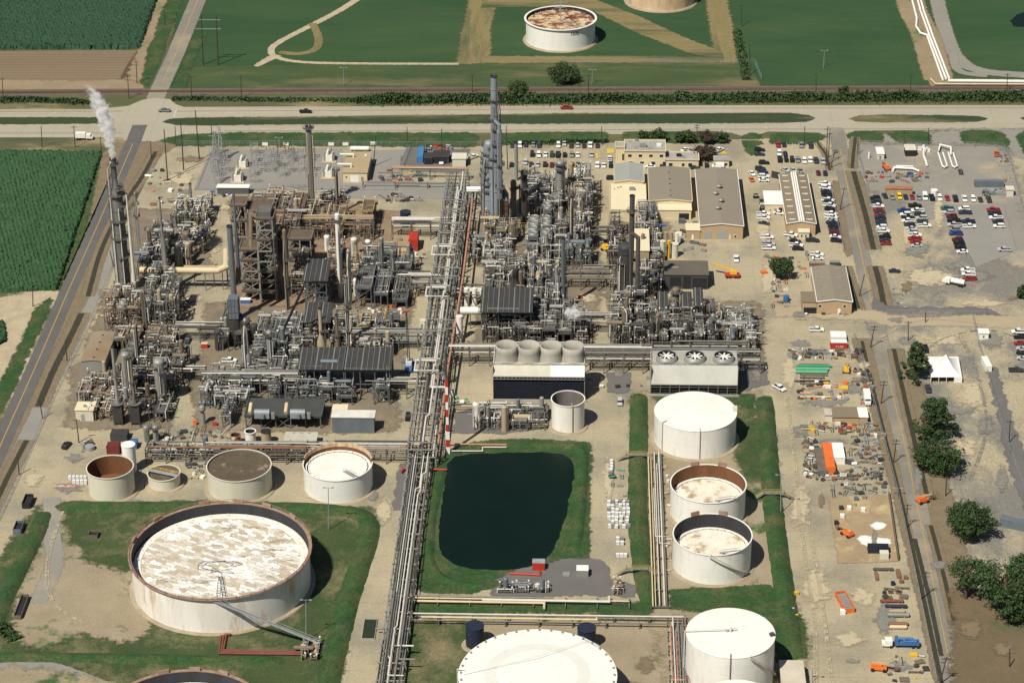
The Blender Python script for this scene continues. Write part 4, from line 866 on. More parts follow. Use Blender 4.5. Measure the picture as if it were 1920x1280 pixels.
def pipe_rack(label, A, B, width, levels, runs, spacing=7, fm=steel, group='pipe racks', name='pipe_rack', loops=(), low=False):
    """A, B world ends of the centre line; runs = (level, offset, radius, material)"""
    A = Vector((A[0], A[1], 0)); B = Vector((B[0], B[1], 0)); d = (B-A); L = d.length; d.normalize(); s_ = Vector((d.y, -d.x, 0)); t = thing(name, label, 'pipe rack', tuple((A+B)/2), group); m = MB(); n = max(1, int(L/spacing))
    for i in range(n+1):
        c = A+d*(L*i/n)
        for k in (-1, 1): p = c+s_*(k*width/2); m.bar(p, p+Vector((0, 0, levels[-1]+.1)), .35)
        for z in levels: m.bar(c-s_*(width/2+.3)+Vector((0, 0, z-.2)), c+s_*(width/2+.3)+Vector((0, 0, z-.2)), .35, .35)
    if low: m.bar(A+Vector((0, 0, levels[0]-.35)), B+Vector((0, 0, levels[0]-.35)), .2)
    if not low:
        for k in ((-1, 1) if L < 150 else (1,)):
            for z in levels: m.bar(A+s_*(k*width/2)+Vector((0, 0, z-.5)), B+s_*(k*width/2)+Vector((0, 0, z-.5)), .3)
    m.build('frame', fm, t)
    rq = random.Random(int(L*7)+len(runs))
    for lv, off, r, mt_ in runs:
        f0 = 0 if rq.random() < .6 else rq.uniform(0, .5); f1 = 1 if rq.random() < .6 else rq.uniform(max(.55, f0+.2), 1); j = 0.0
        z = levels[lv]+r+(rq.choice([0, 0, 0, .35]) if L > 60 else 0); m = MB(); at = lambda f, o_, zz: A+d*(L*f)+s_*o_+Vector((0, 0, zz)); pts = [at(f0, off, z)]
        ev = [(lp, 'loop', side, rise) for lp, side, rise in loops if abs(off) > width*.2 and off*side > 0 and lv == len(levels)-1 and f0 < lp-.02 and lp+.02 < f1]
        if L > 100: ev += [(rq.uniform(f0+.05, f1-.05), 'jog', rq.choice([-1, 1])*rq.uniform(.4, 1.6), 0) for _ in range(rq.choice([0, 1, 1, 2]))]
        for lp, k_, side, rise in sorted(ev):
            if k_ == 'jog':
                n2 = off+side
                if abs(n2) < width/2: pts += [at(lp, off, z), at(lp+1.5/L, n2, z)]; off = n2
            else:
                c = at(lp, off, z); w_ = s_*(-side*width*.75); u = Vector((0, 0, rise)); e = d*3.2*(1+.15*abs(off)); pts += [c-e, c-e+u, c-e+u+w_, c+e+u+w_, c+e+u, c+e]
        pts.append(at(f1, off, z))
        if f1 < 1 and rq.random() < .7: pts.append(at(f1, off+rq.choice([-1, 1])*width*.6, z)); 
        m.tube(pts, r, 8); m.build('pipe', mt_, t)
    return t
def runs(seed, n, width, nlev, mats, rmin=.12, rmax=.32):
    rr = random.Random(seed); out = []
    for lv in range(nlev):
        for i in range(n): out.append((lv, -width/2+width*(i+.5+rr.uniform(-.2, .2))/n, rr.uniform(rmin, rmax), rr.choice(mats)))
    return out
def fence(label, pts, h=2.2, step=4, mat=galv, group='chain-link fences'):
    P = [G(*p) for p in pts]; t = thing('chain_link_fence', label, 'fence', (P[0].x, P[0].y, 0), group); m = MB(); w = MB()
    for a, b in zip(P, P[1:]):
        n = max(1, int((b-a).length/step))
        for i in range(n+1): q = a.lerp(b, i/n); m.bar(q, q+Vector((0, 0, h)), .09)
        for z in (h, h*.66, h*.33, .1): w.bar(a+Vector((0, 0, z)), b+Vector((0, 0, z)), .045 if z < h else .08)
    m.build('posts', mat, t); w.build('wire_mesh', mat, t); return t
def word(txt, p, size, mat, parent, name='lettering', rot=(PI/2, 0, 0), label=None):
    cu = bpy.data.curves.new(name, 'FONT'); cu.body = txt; cu.size = size; cu.extrude = .03; cu.align_x = 'CENTER'
    o = bpy.data.objects.new(name, cu); S.collection.objects.link(o); bpy.context.view_layer.update()
    me = bpy.data.meshes.new_from_object(o.evaluated_get(bpy.context.evaluated_depsgraph_get())); bpy.data.objects.remove(o)
    me.materials.clear(); me.materials.append(mat)
    ob = bpy.data.objects.new(name, me); S.collection.objects.link(ob); ob.parent = parent; q = parent['_o']; ob.location = (p[0]-q[0], p[1]-q[1], p[2]-q[2]); ob.rotation_euler = rot
    return ob
# ================================================================ STORAGE TANKS
t, c, q = tank('largest open white tank, its patched floating roof streaked brown, in the grassy lower left basin', 413, 1030, 333, 13.0, 'float', M('rust_streaked_white', (.76, .74, .69), .5, c2=(.62, .58, .5), amt=.6, sc=.25, stretch=(1, 1, .25), c3=(.42, .25, .13), sc3=.16, t3=.62, w3=.08, fine=.04), darkin, girder, 4.0, patched_roof(), n=96)
for a in (1.15, 1.5, 1.9, 2.5, .75, 3.0):
    m = MB(); x, y = c.x+(q+.4)*math.cos(a), c.y+(q+.4)*math.sin(a); m.obox((x, y, 13.7), 3.2, .5, 1.3, a+PI/2); m.build('foam_box', girder, t)
m = MB(); railing(m, [(c.x+(q+.8)*math.cos(i/40*2*PI), c.y+(q+.8)*math.sin(i/40*2*PI), 13.1) for i in range(40)], 1.0, .09, 5, True); m.build('rim_handrail', girder, t)
m = MB()
for k in range(3):
    P = [(c.x+R.uniform(-4, 5)+3.4*math.cos(i*.7), c.y-4+R.uniform(-1, 1)+3.4*math.sin(i*.7), 9.4) for i in range(9)]; m.tube(P, .06, 5)
m.build('drain_hose', piped, t)
tk = G(600, 1205, 1.5); b_ = Vector((c.x+2, c.y-q, 12.6))
g = thing('stairway', 'long straight grey stair bridge climbing to the rim of the largest tank', 'stairway', (tk.x, tk.y, 0)); m = MB()
for s_ in (-.5, .5): o_ = Vector((s_*.7, s_*.7, 0)); m.bar(tk+o_, b_+o_, .2, .35)
m.bar(tk, b_, 1.0, .12); m.build('walkway', galv, g); m = MB()
for s_ in (-.5, .5): o_ = Vector((s_*.7, s_*.7, 1.0)); m.bar(tk+o_, b_+o_, .12)
m.build('handrails', galv, g)
t, c, q = tank('broad cone-roofed white tank below the three-fan cooling tower', 1304, 771, 154, 11.5, 'cone'); vpipe(t, c, q, 11.5, -1.5); vpipe(t, c, q, 11.5, -2.5); m = MB(); m.obox((c.x+q-.6, c.y+1, 12.3), 1.6, 2.2, 1.2); m.build('roof_hatch', cream, t)
t, c, q = tank('rusty-walled open white tank, the farther of the pair behind each other', 1328, 906, 141, 11.5, 'float', white, rustin, None, 5.0, sandyroof)
for a in (1.9, 1.15): m = MB(); m.obox((c.x+q*math.cos(a), c.y+q*math.sin(a), 12.1), 3.0, .5, 1.4, a+PI/2); m.build('foam_box', girder, t)
t, c, q = tank('dark-walled open white tank with a cream stair, the nearer of the pair', 1336, 1001, 147, 11.6, 'float', white, darkin, None, 5.2, sandyroof); spiral_stair(t, c, q, 11.6, -.35, -1.7)
for a in (2.0, 1.25): m = MB(); m.obox((c.x+q*math.cos(a), c.y+q*math.sin(a), 12.2), 3.0, .5, 1.4, a+PI/2); m.build('foam_box', girder, t)
t, c, q = tank('tall closed white tank in the lower right with a pipe to its roof hub', 1370, 1186, 166, 16.5, 'cone'); spiral_stair(t, c, q, 16.5, .1, -1.2); vpipe(t, c, q, 16.5, -1.62, vess, .16)
m = MB(); o_ = (c.x, c.y, 17.2); m.cyl(o_, (c.x, c.y, 18.4), .35); m.obox((c.x, c.y, 17.9), 3.6, .25, .25, .3); m.tube([(c.x-q-.5, c.y-.3, 1), (c.x-q-.5, c.y-.3, 17.2), (c.x-q+1, c.y-.3, 17.25), (c.x, c.y, 18.2)], .16); m.build('roof_pipe', pipew, t)
m = MB(); m.obox((c.x+q-1, c.y-1.2, 17.1), 1.4, 1.2, .8, .4); m.build('roof_hatch', piped, t)
t, c, q = tank('enormous white closed tank cut by the bottom edge between two black tanks', 1008, 1264, 297, 12.5, 'cone', n=96)
for i in range(40): a = 2*PI*i/40; m = MB(); m.cyl((c.x+(q-.7)*math.cos(a), c.y+(q-.7)*math.sin(a), 12.5), (c.x+(q-.7)*math.cos(a), c.y+(q-.7)*math.sin(a), 13.1), .32, n=8); m.build('rim_vent', vess, t)
m = MB(); m.tube([(c.x-q-.4, c.y+1, 0), (c.x-q-.4, c.y+1, 13.4), (c.x-q+2, c.y+1, 13.0)], .16); m.tube([(c.x-q+1.5, c.y-1, 12.8), (c.x, c.y+7, 14.2), (c.x+q*.62, c.y+q*.72, 13.3)], .07, 5); m.build('roof_pipe', pipew, t)
m = MB(); railing(m, [(c.x+q*.55, c.y+q*.76, 13), (c.x+q*.78, c.y+q*.56, 13)], 1.1, .1, 2); m.build('gauger_platform', galv, t)
tank('black-painted small tank left of the enormous white tank', 890, 1172, 34.5, 7.5, 'cone', navy, group='small black tanks')
tank('black-painted small tank right of the enormous white tank', 1100, 1176, 34.5, 7.5, 'cone', navy, group='small black tanks')
tank('open tank with reddish brown rusty inside, leftmost of the tank row', 206, 875, 86.5, 9.6, 'open', cream, rustin, None, 7.2, rustin)
t, c, q = tank('small low clarifier tank spanned by a walkway, second in the tank row', 307, 886, 60, 4.6, 'open', cream, vessbr, None, .7, sludge, name='clarifier_tank', n=48)
m = MB(); a, b = (c.x-q, c.y+1.5, 4.9), (c.x+q, c.y-2.5, 4.9); m.bar(a, b, 1.6, .2); m.build('bridge', galv, t); m = MB(); railing(m, [(a[0], a[1]+.8, 5), (b[0], b[1]+.8, 5)], 1.1, .1, 2); m.build('handrails', yelp, t)
tank('open tank brimming with brown foamy sludge, third in the tank row', 448, 872, 120, 8.8, 'open', cream, greyin, None, .6, sludge, name='sludge_tank')
t, c, q = tank('white tank with a rust-streaked raised rim and stained white roof, rightmost of the tank row', 633, 868, 129, 9.4, 'float', white, rustin, None, 1.6, M('speckled_white_roof', (.74, .73, .68), .6, c2=(.6, .57, .5), sc=.2, c3=(.3, .27, .22), sc3=.5, t3=.68, w3=.02, fine=.03))
m = MB(); m.ring((c.x, c.y, 9.3), q-.25, q+.05, 1.5, 60, .1, PI-.1); m.build('raised_rim', M('rust_streaked_rim', (.6, .5, .33), .8, c2=(.3, .12, .05), amt=.5, sc=.5, stretch=(1, 1, .2), fine=.1), t)
tank('tall thin white tank behind the rusty open tank', 240, 833, 25.5, 11.0, 'cone', white, name='standpipe_tank', n=32)
t, c, q = tank('rust-stained empty white tank in front of the four-stack cooling tower', 1065, 747, 62, 11.2, 'open', whitew, greyin, None, 8.5, vessbr); vpipe(t, c, q, 11.2, -1.3, vesst, .14)
t, c, q = tank('far white tank numbered 1535 with a rust-mottled roof in the meadow', 1051, 34, 130, 11.5, 'float', white, darkin, white, 2.0, rustyroof, name='meadow_tank')
word('1535', (c.x+(q+.12)*math.sin(.43), c.y-(q+.12)*math.cos(.43), 8.4), 2.3, blackp, t, rot=(PI/2, 0, .43))
m = MB(); m.bar((c.x, c.y, 9.6), (c.x, c.y, 24), .5); [m.obox((c.x, c.y, z), 7, .3, .3, .3) for z in (17, 19.5, 22)]; m.build('roof_mast', galv, t)
tank('rust-streaked white tank cut off by the top edge of the photograph', 1240, -38, 128, 11.5, 'cone', M('rust_washed_white', (.62, .5, .34), .6, c2=(.4, .24, .12), sc=.25, stretch=(1, 1, .3), fine=.05), name='meadow_tank')
t, c, q = tank('dark-rimmed open tank cut by the bottom left edge', 341, 1350, 318, 13, 'float', whitew, darkin, girder, 4, patched_roof(), n=96)
for a in (1.57, 1.2, 1.95): m = MB(); m.obox((c.x+q*math.cos(a), c.y+q*math.sin(a), 13.7), 3.2, .5, 1.3, a+PI/2); m.build('foam_box', girder, t)
tank('white closed tank just peeping in at the bottom edge below the tall tank', 1385, 1318, 150, 13, 'cone', n=64)
for x, y, w_, h_, mt_, lb in ((441.5, 815, 19, 4.0, orangerust, 'small tank with orange rusty side, left of three by the pipe rack'), (469, 808, 20, 5.0, white, 'small white open-topped tank, middle of three by the pipe rack'), (498.5, 808, 19, 5.0, vesst, 'small stained cream tank, right of three by the pipe rack')):
    tank(lb, x, y, w_, h_, 'open' if x < 490 else 'cone', mt_, darkin, None, 1.5, dark, n=28, ring=False, name='mix_tank', group='small tanks by the pipe rack')
for i, (x, y, w_, h_, mt_) in enumerate(((1238, 437, 6, 5, vesst), (1248.5, 436, 6, 5, vesst), (1259, 436, 6, 5, vesst), (1269, 437, 6.5, 6, white), (1242.5, 452, 10, 9, cream), (1254, 452, 7, 8, yelp), (1265, 457, 14, 6, cream))):
    tank(('tan', 'tan', 'tan', 'white', 'cream', 'yellow', 'wide cream')[i]+' upright chemical tank, '+ORD[i]+' in the cluster north of the dark-roofed shelter', x, y, w_, h_, 'cone', mt_, n=20, ring=False, name='chemical_tank', group='chemical tanks')
tank('black round tank standing in front of the gravel lot north of the pipe bridge', 760, 397, 20, 6.5, 'cone', navy, n=32, ring=False, name='chemical_tank', group='chemical tanks')

# ================================================================ COOLING TOWERS
def cooling(label, xl, xr, ytop, h, depth, fans, fw, stackh, kind):
    x0 = G(xl, ytop, h).x; x1 = G(xr, ytop, h).x; y0 = G(xl, ytop, h).y; y1 = y0+depth; t = thing('cooling_tower', label, 'cooling tower', ((x0+x1)/2, (y0+y1)/2, 0)); m = MB()
    sl = 4.6 if kind == 'tall' else 4.2; z1 = h*.75 if kind == 'tall' else h*.4
    m.add([(x0, y0, h), (x1, y0, h), (x1, y0-sl*.55, z1), (x0, y0-sl*.55, z1)], [(3, 2, 1, 0)]); m.build('front_panel', M('beige_panel', (.5, .47, .39), .6, c2=(.42, .39, .32), sc=.2, fine=.04) if kind == 'tall' else M('pale_grey_panel', (.52, .52, .47), .7, c2=(.42, .41, .36), sc=.15, stretch=(1, 1, .3), fine=.05), t)
    if kind == 'tall': m = MB(); xm = x0+(x1-x0)*.63; m.add([(xm, y0-.02, h+.02), (x1, y0-.02, h+.02), (x1, y0-sl*.55-.04, z1+.02), (xm, y0-sl*.55-.04, z1+.02)], [(3, 2, 1, 0)]); m.build('new_white_panel', wht, t)
    m = MB(); m.box(x0, x1, y0, y1, h-.25, h); m.box(x0-.15, x0, y0-sl*.5, y1, 0, h); m.box(x1, x1+.15, y0-sl*.5, y1, 0, h); m.box(x0, x1, y1-.2, y1, 0, h-.26); m.build('casing', concr, t)
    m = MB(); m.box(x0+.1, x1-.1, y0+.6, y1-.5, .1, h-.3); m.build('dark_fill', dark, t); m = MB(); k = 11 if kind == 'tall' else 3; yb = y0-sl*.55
    for i in range(k): z = .9+(z1-1.2)*i/k; yy = yb-.3*(k-i)/k+ .35; m.add([(x0, yy, z), (x1, yy, z), (x1, yy+.9, z+.55), (x0, yy+.9, z+.55)], [(0, 1, 2, 3), (3, 2, 1, 0)])
    m.build('louvres', navy if kind == 'tall' else dsteel, t); m = MB(); nn = 24 if kind == 'tall' else 9
    for i in range(nn+1): x = x0+(x1-x0)*i/nn; m.bar((x, yb-.05, z1-1.0 if kind == 'tall' else .2), (x, yb-.05, z1), .22 if kind == 'tall' else .3)
    m.bar((x0, yb-.1, z1), (x1, yb-.1, z1), .35, .3); m.bar((x0, yb-.1, z1-1), (x1, yb-.1, z1-1), .2, .2); m.build('louvre_frame', vess if kind == 'tall' else steel, t)
    m = MB(); m.box(x0-.8, x1+.8, yb-.9, yb-.5, 0, 1.1); m.build('basin_wall', concr, t); m = MB(); railing(m, [(x0, y0, h), (x1, y0, h), (x1, y1, h), (x0, y1, h)], 1.1, .1, 2.4, True); m.build('handrails', galv if kind == 'low' else whitew, t)
    for fx, fy in fans:
        p = G(fx, fy, h+stackh); s_ = (p-Vector((0, 0, CZ))).dot(cf)/FPX; r = fw/2*s_; p = Vector((p.x, min(max(p.y, y0+r*1.12), y1), 0)); m = MB()
        pf = [(r*1.12, h), (r*1.0, h+stackh*.35), (r*.97, h+stackh*.6), (r*1.04, h+stackh), (r*.98, h+stackh), (r*.9, h+stackh*.5), (r*.9, h+.3)] if kind == 'tall' else [(r*1.1, h), (r*1.0, h+stackh), (r*.92, h+stackh)]
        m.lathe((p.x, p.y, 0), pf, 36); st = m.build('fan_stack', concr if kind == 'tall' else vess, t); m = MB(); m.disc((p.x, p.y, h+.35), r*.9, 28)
        if kind != 'tall': m.lathe((p.x, p.y, 0), [(r*.915, h+stackh-.02), (r*.9, h+.3)], 28)  # near-black inner ring paints the shade inside the fan well
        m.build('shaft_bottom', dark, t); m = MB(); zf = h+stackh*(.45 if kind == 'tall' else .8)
        for a in range(8 if kind != 'tall' else 5): aa = a*2*PI/(8 if kind != 'tall' else 5)+fx; m.obox((p.x+r*.45*math.cos(aa), p.y+r*.45*math.sin(aa), zf), r*.62, r*.15, .12, aa, .2)
        m.cyl((p.x, p.y, zf-.2), (p.x, p.y, zf+.4), r*.16, n=12); m.build('fan', wht if kind != 'tall' else vess, t)
    return t, (x0, x1, y0, y1)
t, bx_ = cooling('cooling tower with four flared concrete fan stacks and black louvres', 925, 1096, 684, 13.5, 11, [(949, 657), (991, 657), (1033, 657.5), (1074, 658)], 40, 6.2, 'tall')
cooling('low cooling tower with three white fans turning in rings above the broad white tank', 1221, 1383, 684, 11.5, 11, [(1250, 666), (1303, 666.5), (1357, 667)], 37, 2.2, 'low')

# ================================================================ BUILDINGS
building('largest tan-roofed workshop with four roof ventilators beside the vehicle lane', 1313, 1393.5, 423, 318.5, 6.3, tanwall, tanroof, 'workshop', gable=1.0, trim=wht, doors=[(.1, .27, 0, 3.6, greyroof), (.4, .63, 0, 4.2, greyroof), (.68, .72, 0, 2.2, cream)], windows=[(.8, .85, 1, 2)],
         rooftop=[('vent', .52, .62, 1.1, vess), ('vent', .42, .5, 1.1, vess), ('vent', .53, .37, 1.1, vess), ('vent', .44, .24, 1.1, vess)], group='site buildings')
building('small cream-roofed lean-to attached left of the largest workshop', 1287, 1312.5, 432, 419.5, 4.2, tanwall, creamroof, 'annexe', doors=[(.4, .55, 0, 2.2, wht)], group='site buildings')
building('brown-roofed warehouse between the grey-roofed shop and the largest workshop', 1218, 1297, 376.5, 315.5, 6.2, creamwall, tanroof, 'warehouse', gable=.8, trim=creamwall, rooftop=[('slot', .5, v, .35, blackp) for v in (.1, .25, .45, .6, .8)], group='site buildings')
building('cream lean-to shed below the brown-roofed warehouse', 1220, 1296, 394, 380, 4.4, creamwall, creamroof, 'lean_to_shed', doors=[(.7, .95, 0, 3, dark)], group='site buildings')
building('grey ridge-roofed shop at the northwest of the building block', 1152.7, 1206.7, 340.5, 308, 6.6, creamwall, greyroof, 'shop_building', gable=.8, trim=creamwall, group='site buildings')
building('flat cream-roofed building directly in front of the grey-roofed shop', 1144.5, 1211.5, 395, 346.5, 5.0, creamwall, creamroof, 'shop_building', parapet=True, rooftop=[('unit', .62, .78, 1.2, vess), ('unit', .22, .85, .4, vess), ('unit', .3, .88, .4, vess), ('unit', .12, .8, .3, vess)], group='site buildings')
building('two-storey cream office with a stained flat roof by the highway', 1171.5, 1247.5, 284, 264.5, 7.2, creamwall, tar, 'office_building', parapet=True, windows=[(.08+.26*i, .17+.26*i, 4.6, 5.8) for i in range(4)]+[(.1+.28*i, .2+.28*i, 1, 2.4) for i in range(4)], rooftop=[('unit', .45, .4, 1.5, vess), ('unit', .85, .5, 1.1, wht), ('unit', .3, .95, .8, vess)], group='site buildings')
building('stair tower with a dark doorway at the left end of the office', 1154.5, 1171, 277, 268, 8.0, creamwall, tar, 'stair_tower', parapet=True, doors=[(.75, .95, 2, 5, dark)], group='site buildings')
building('single-storey cream office wing right of the two-storey office', 1249, 1310, 300.5, 287, 3.8, creamwall, tar, 'office_wing', parapet=True, windows=[(.08, .2, 1, 2.5), (.48, .57, 1, 2.4), (.68, .8, 1, 2.5)], rooftop=[('unit', .4, .5, 1.1, blackp)], group='site buildings')
building('small flat-roofed gatehouse under the bronze tree by the offices', 1339, 1367, 301, 293, 3.4, creamwall, tar, 'gatehouse', windows=[(.1, .9, 1, 2.2)], group='site buildings')
building('long brown-roofed hall with a white ridge strip beside the packed car column', 1476, 1529.4, 418.7, 328, 5.6, tanwall, brownroof, 'long_hall', gable=1.1, trim=wht, rooftop=[('slot', u, v, 1.7, whitew) for u in (.22, .77) for v in (.05, .18, .31, .44, .57, .7, .83, .95)]+[('strip', .5, .5, 1.2, wht)], group='site buildings')
building('white flat-roofed box annexe attached left of the long hall', 1435, 1469, 383.5, 359, 4.2, creamwall, wht, 'annexe', windows=[(.25, .32, 1.5, 2)], doors=[(.5, .62, 0, 2.3, vess), (.75, .95, 0, 2.8, dark)], group='site buildings')
building('little white porch building at the front of the long hall', 1498, 1517.5, 436, 425, 3.0, creamwall, cream, 'porch', windows=[(.2, .35, 1, 2), (.6, .75, 1, 2)], group='site buildings')
building('tan-walled brown-roofed warehouse east of the big tree, twin roof bays', 1533, 1597.5, 565, 501, 5.6, tanwall, tanroof, 'warehouse', gable=.9, trim=wht, doors=[(.6, .68, 0, 2.5, wht)], windows=[(.03, .12, 3.2, 4.2), (.75, .83, 3.2, 4.2)], rooftop=[('slot', u, v, 1.6, M('dim_skylight', (.3, .27, .2), .6)) for u in (.25, .75) for v in (.1, .38, .65, .92)], group='site buildings')
building('brown lean-to with an open dark bay left of the twin-bay warehouse', 1505, 1532, 566, 548, 5.2, tanwall, brownroof, 'lean_to_shed', doors=[(.1, .97, 0, 2.8, dark)], group='site buildings')
building('low tan-and-grey roofed trailer office with a white end in the laydown yard', 1563, 1611, 782, 764, 3.0, tanwall, brownroof, 'trailer_office', group='site buildings')
building('white end room of the trailer office in the laydown yard', 1611.7, 1627, 782, 765, 3.1, tanwall, wht, 'trailer_office', group='site buildings')
building('small pink-tinged shed left of the trailer office', 1548, 1561, 778, 767, 2.6, cream, M('pinkish_roof', (.5, .42, .36), .7), 'shed', group='site buildings')
building('grey-roofed metal barn with brown-streaked roof by the left road', 152.5, 196, 677, 623, 5.0, vess, M('streaked_barn_roof', (.27, .23, .16), .6, c2=(.22, .14, .08), amt=.7, sc=.08, fine=.04), 'metal_barn', gable=.5, rooftop=[('slot', .5, v, .35, blackp) for v in (.08, .35, .6, .85)], group='site buildings')
building('white-panelled enclosure with ducts in the lower left process corner', 141, 174, 769, 754, 4.6, cream, creamroof, 'enclosure', doors=[(.3, .5, 0, 3, greyroof)], rooftop=[('unit', .7, .5, .8, wht), ('unit', .5, .4, .6, vess)], group='site buildings')
building('tan-roofed control building with a cream front beside the substation', 643, 688, 324, 287, 4.4, creamwall, M('tan_flat_roof', (.36, .28, .17), .8, c2=(.32, .25, .15), sc=.1), 'control_building', doors=[(.3, .65, 0, 3.2, wht), (.75, .85, 0, 2.4, vess)], windows=[(.1, .16, 2, 2.8)], rooftop=[('unit', .8, .85, .5, wht), ('duct', .3, .75, 6, whitew), ('duct', .3, .25, 6, whitew)], group='site buildings')
building('long white open-sided canopy below the substation', 407, 466, 352, 346.5, 3.2, M('painted_shade_wall', (.1, .1, .1), .9), wht, 'canopy', group='site buildings')  # solid dark walls paint the shade under the open-sided roof
building('cream equipment shelter right of the black sheds', 848, 873, 298, 288, 4.0, cream, cream, 'equipment_shelter', group='site buildings')
building('charcoal shed with a white car parked under its front edge', 812, 841, 295, 283, 3.2, M('dark_wall', (.06, .06, .06), .9), M('charcoal_roof', (.045, .043, .042), .7), 'shed', doors=[(.1, .9, 0, 2.6, dark)], group='site buildings')
building('charcoal shed beside the blue container', 794.5, 810.5, 297, 287, 3.0, MT['dark_wall'], MT['charcoal_roof'], 'shed', doors=[(.1, .9, 0, 2.4, dark)], group='site buildings')
building('brown-roofed analyser building left of the red container', 737, 766, 462, 442, 4.2, creamwall, M('rust_stained_roof', (.33, .24, .14), .8, c2=(.24, .15, .09), sc=.3), 'analyser_building', doors=[(.35, .8, 0, 2.4, yelp)], rooftop=[('unit', .35, .5, 1.0, vess)], group='site buildings')
building('white and blue-grey compressor house with ribbed white roof', 622, 701, 782, 770, 6.5, vessb, M('ribbed_white_roof', (.66, .65, .6), .5, fine=.03), 'compressor_house', doors=[(.4, .5, 3, 4.5, steel)], windows=[], group='site buildings')
building('cream box attached behind the ribbed compressor house', 624, 650, 768, 759, 6.2, creamwall, creamroof, 'annexe', group='site buildings')
building('low striped metal building beside the rusty-rimmed white tank', 533, 592, 826, 811, 3.4, greyroof, M('striped_roof', (.45, .44, .38), .6, c2=(.36, .33, .24), sc=.15, stretch=(1, .1, 1)), 'pump_house', rooftop=[('slot', .25, .9, .5, vess), ('slot', .5, .9, .5, vess), ('slot', .75, .9, .5, vess)], group='site buildings')
building('dark-roofed motor control shelter with open dark bays', 1247, 1328, 515, 490, 6.4, MT['dark_wall'], M('dark_shelter_roof', (.12, .105, .08), .7, c2=(.095, .085, .068), sc=.1), 'motor_control_shelter', doors=[(.12, .38, 0, 5.4, dark), (.42, .6, 0, 5.6, dark), (.64, .98, 0, 5, dark)], rooftop=[('slot', .25, .5, 1.2, vesst)], group='site buildings')
building('white site building half hidden by the columns near the car park', 1068, 1094, 333, 317, 4.5, creamwall, wht, 'equipment_shelter', group='site buildings')
building('cream building behind the tall grey column by the car park', 1036, 1060, 334, 322, 4.2, creamwall, cream, 'equipment_shelter', group='site buildings')
building('cream sloping-walled structure right of the black tower', 1185, 1217, 470, 430, 9, vesst, creamroof, 'enclosure', group='site buildings')
building('white valve shed in the metering yard', 1645.5, 1658, 289, 277, 2.8, cream, wht, 'valve_shed', doors=[(.3, .6, 0, 2, vess)], group='site buildings')
building('cream hut with front shade painted dark in the metering yard', 1698.5, 1717, 281.5, 272, 3.2, dark, cream, 'valve_shed', group='site buildings')  # near-black wall colour carries the shade of the hut front
building('small white guard booth by the grey lane', 1836.5, 1854, 625, 617, 2.7, white, wht, 'guard_booth', windows=[(.4, .55, 1, 1.8)], group='site buildings')
building('orange-roofed tan container store north of the staff car park', 1661, 1711, 354, 350, 3.4, M('tan_container_wall', (.4, .31, .18), .8), orangerust, 'container_store', doors=[(.1, .33, 0, 2.8, vesst)], group='site buildings')
building('cream little building in the far right yard corner', 1888, 1901, 356, 350, 3.2, cream, cream, 'shed', group='site buildings')
building('long low slab-roofed building entering at the bottom edge beside the tall tank', 1469, 1512, 1300, 1239, 4.5, cream, M('curved_cream_roof', (.55, .5, .4), .6, sc=.1), 'storage_building', group='site buildings')
# big party tent
p = G(1772, 716); a, b, c_, d_ = G(1746, 707, 2.6), G(1804, 707, 2.6), G(1797, 668, 2.6), G(1740, 668, 2.6); pk = (a+b+c_+d_)/4+Vector((0, 0, 5.2)); t = thing('white_tent', 'big white peaked tent with open front panels beside the dark tree', 'tent', ((a.x+b.x)/2, (a.y+c_.y)/2, 0)); m = MB(); ce = [a, b, c_, d_]; N = 8
for i in range(4):
    P, Q = ce[i], ce[(i+1) % 4]; 
    for j in range(N):
        u0, u1 = j/N, (j+1)/N
        for k in range(N):
            w0, w1 = k/N, (k+1)/N; f = lambda u, w: Vector(((P+(Q-P)*u)*(1-w)+pk*w).to_tuple()[:2]+(2.6+5.2*(w**1.9),)); m.add([f(u0, w0), f(u1, w0), f(u1, w1), f(u0, w1)], [(0, 1, 2, 3)], True)
m.build('canopy', wht, t); m = MB()
for i, (u, v) in enumerate(((1, 2), (2, 3), (3, 0))): P, Q = ce[u], ce[v]; m.add([(P.x, P.y, 2.6), (Q.x, Q.y, 2.6), (Q.x, Q.y, .2), (P.x, P.y, .2)], [(0, 1, 2, 3)])
P = a.lerp(b, .76); m.add([(P.x, P.y, 2.6), (b.x, b.y, 2.6), (b.x, b.y, .2), (P.x, P.y, .2)], [(0, 1, 2, 3)]); m.build('side_panels', wht, t); m = MB()
for i in range(5): P = a.lerp(b, i/4); m.bar((P.x, P.y, 0), (P.x, P.y, 2.6), .15)
m.build('poles', wht, t)

# ================================================================ VEHICLES
def row(grp, where, items, order='from the left'):
    cnt = {}
    for i, it in enumerate(items):
        code, x, y, d = it; k = {'c': 'car', 'u': 'SUV', 'p': 'pickup', 'v': 'van'}[code[0]]
        vehicle(code, x, y, d+R.uniform(-2, 2), uniq(f"{PNAME[code[1]]} {k}, {ORD[i]} {order} {where}".replace('of the photograph', '').replace(' from the north in the', ' from north in').strip()), grp)
D = -90
row('cars in the office car park', 'in the back row of the office car park', [('cd', 961, 275, D), ('uw', 974.7, 275, D), ('cd', 986, 274, D), ('cg', 1000, 274, D), ('ud', 1010.5, 275, D), ('uw', 1047, 275, D), ('cs', 1058, 272, D), ('cd', 1071, 276, D), ('cs', 1083, 275, D), ('cd', 1095, 276, D), ('pw', 1106.5, 275, D), ('cd', 1120, 275.5, D)])
row('cars in the office car park', 'in the middle row of the office car park', [('uk', 998, 292, D), ('uw', 1010, 293, D), ('cw', 1022.7, 292.5, D), ('ud', 1035, 293, D), ('pk', 1046, 293, D), ('ck', 1059, 293, D), ('ug', 1072, 293, D), ('cw', 1083, 293, D), ('cs', 1109, 292.5, D)])
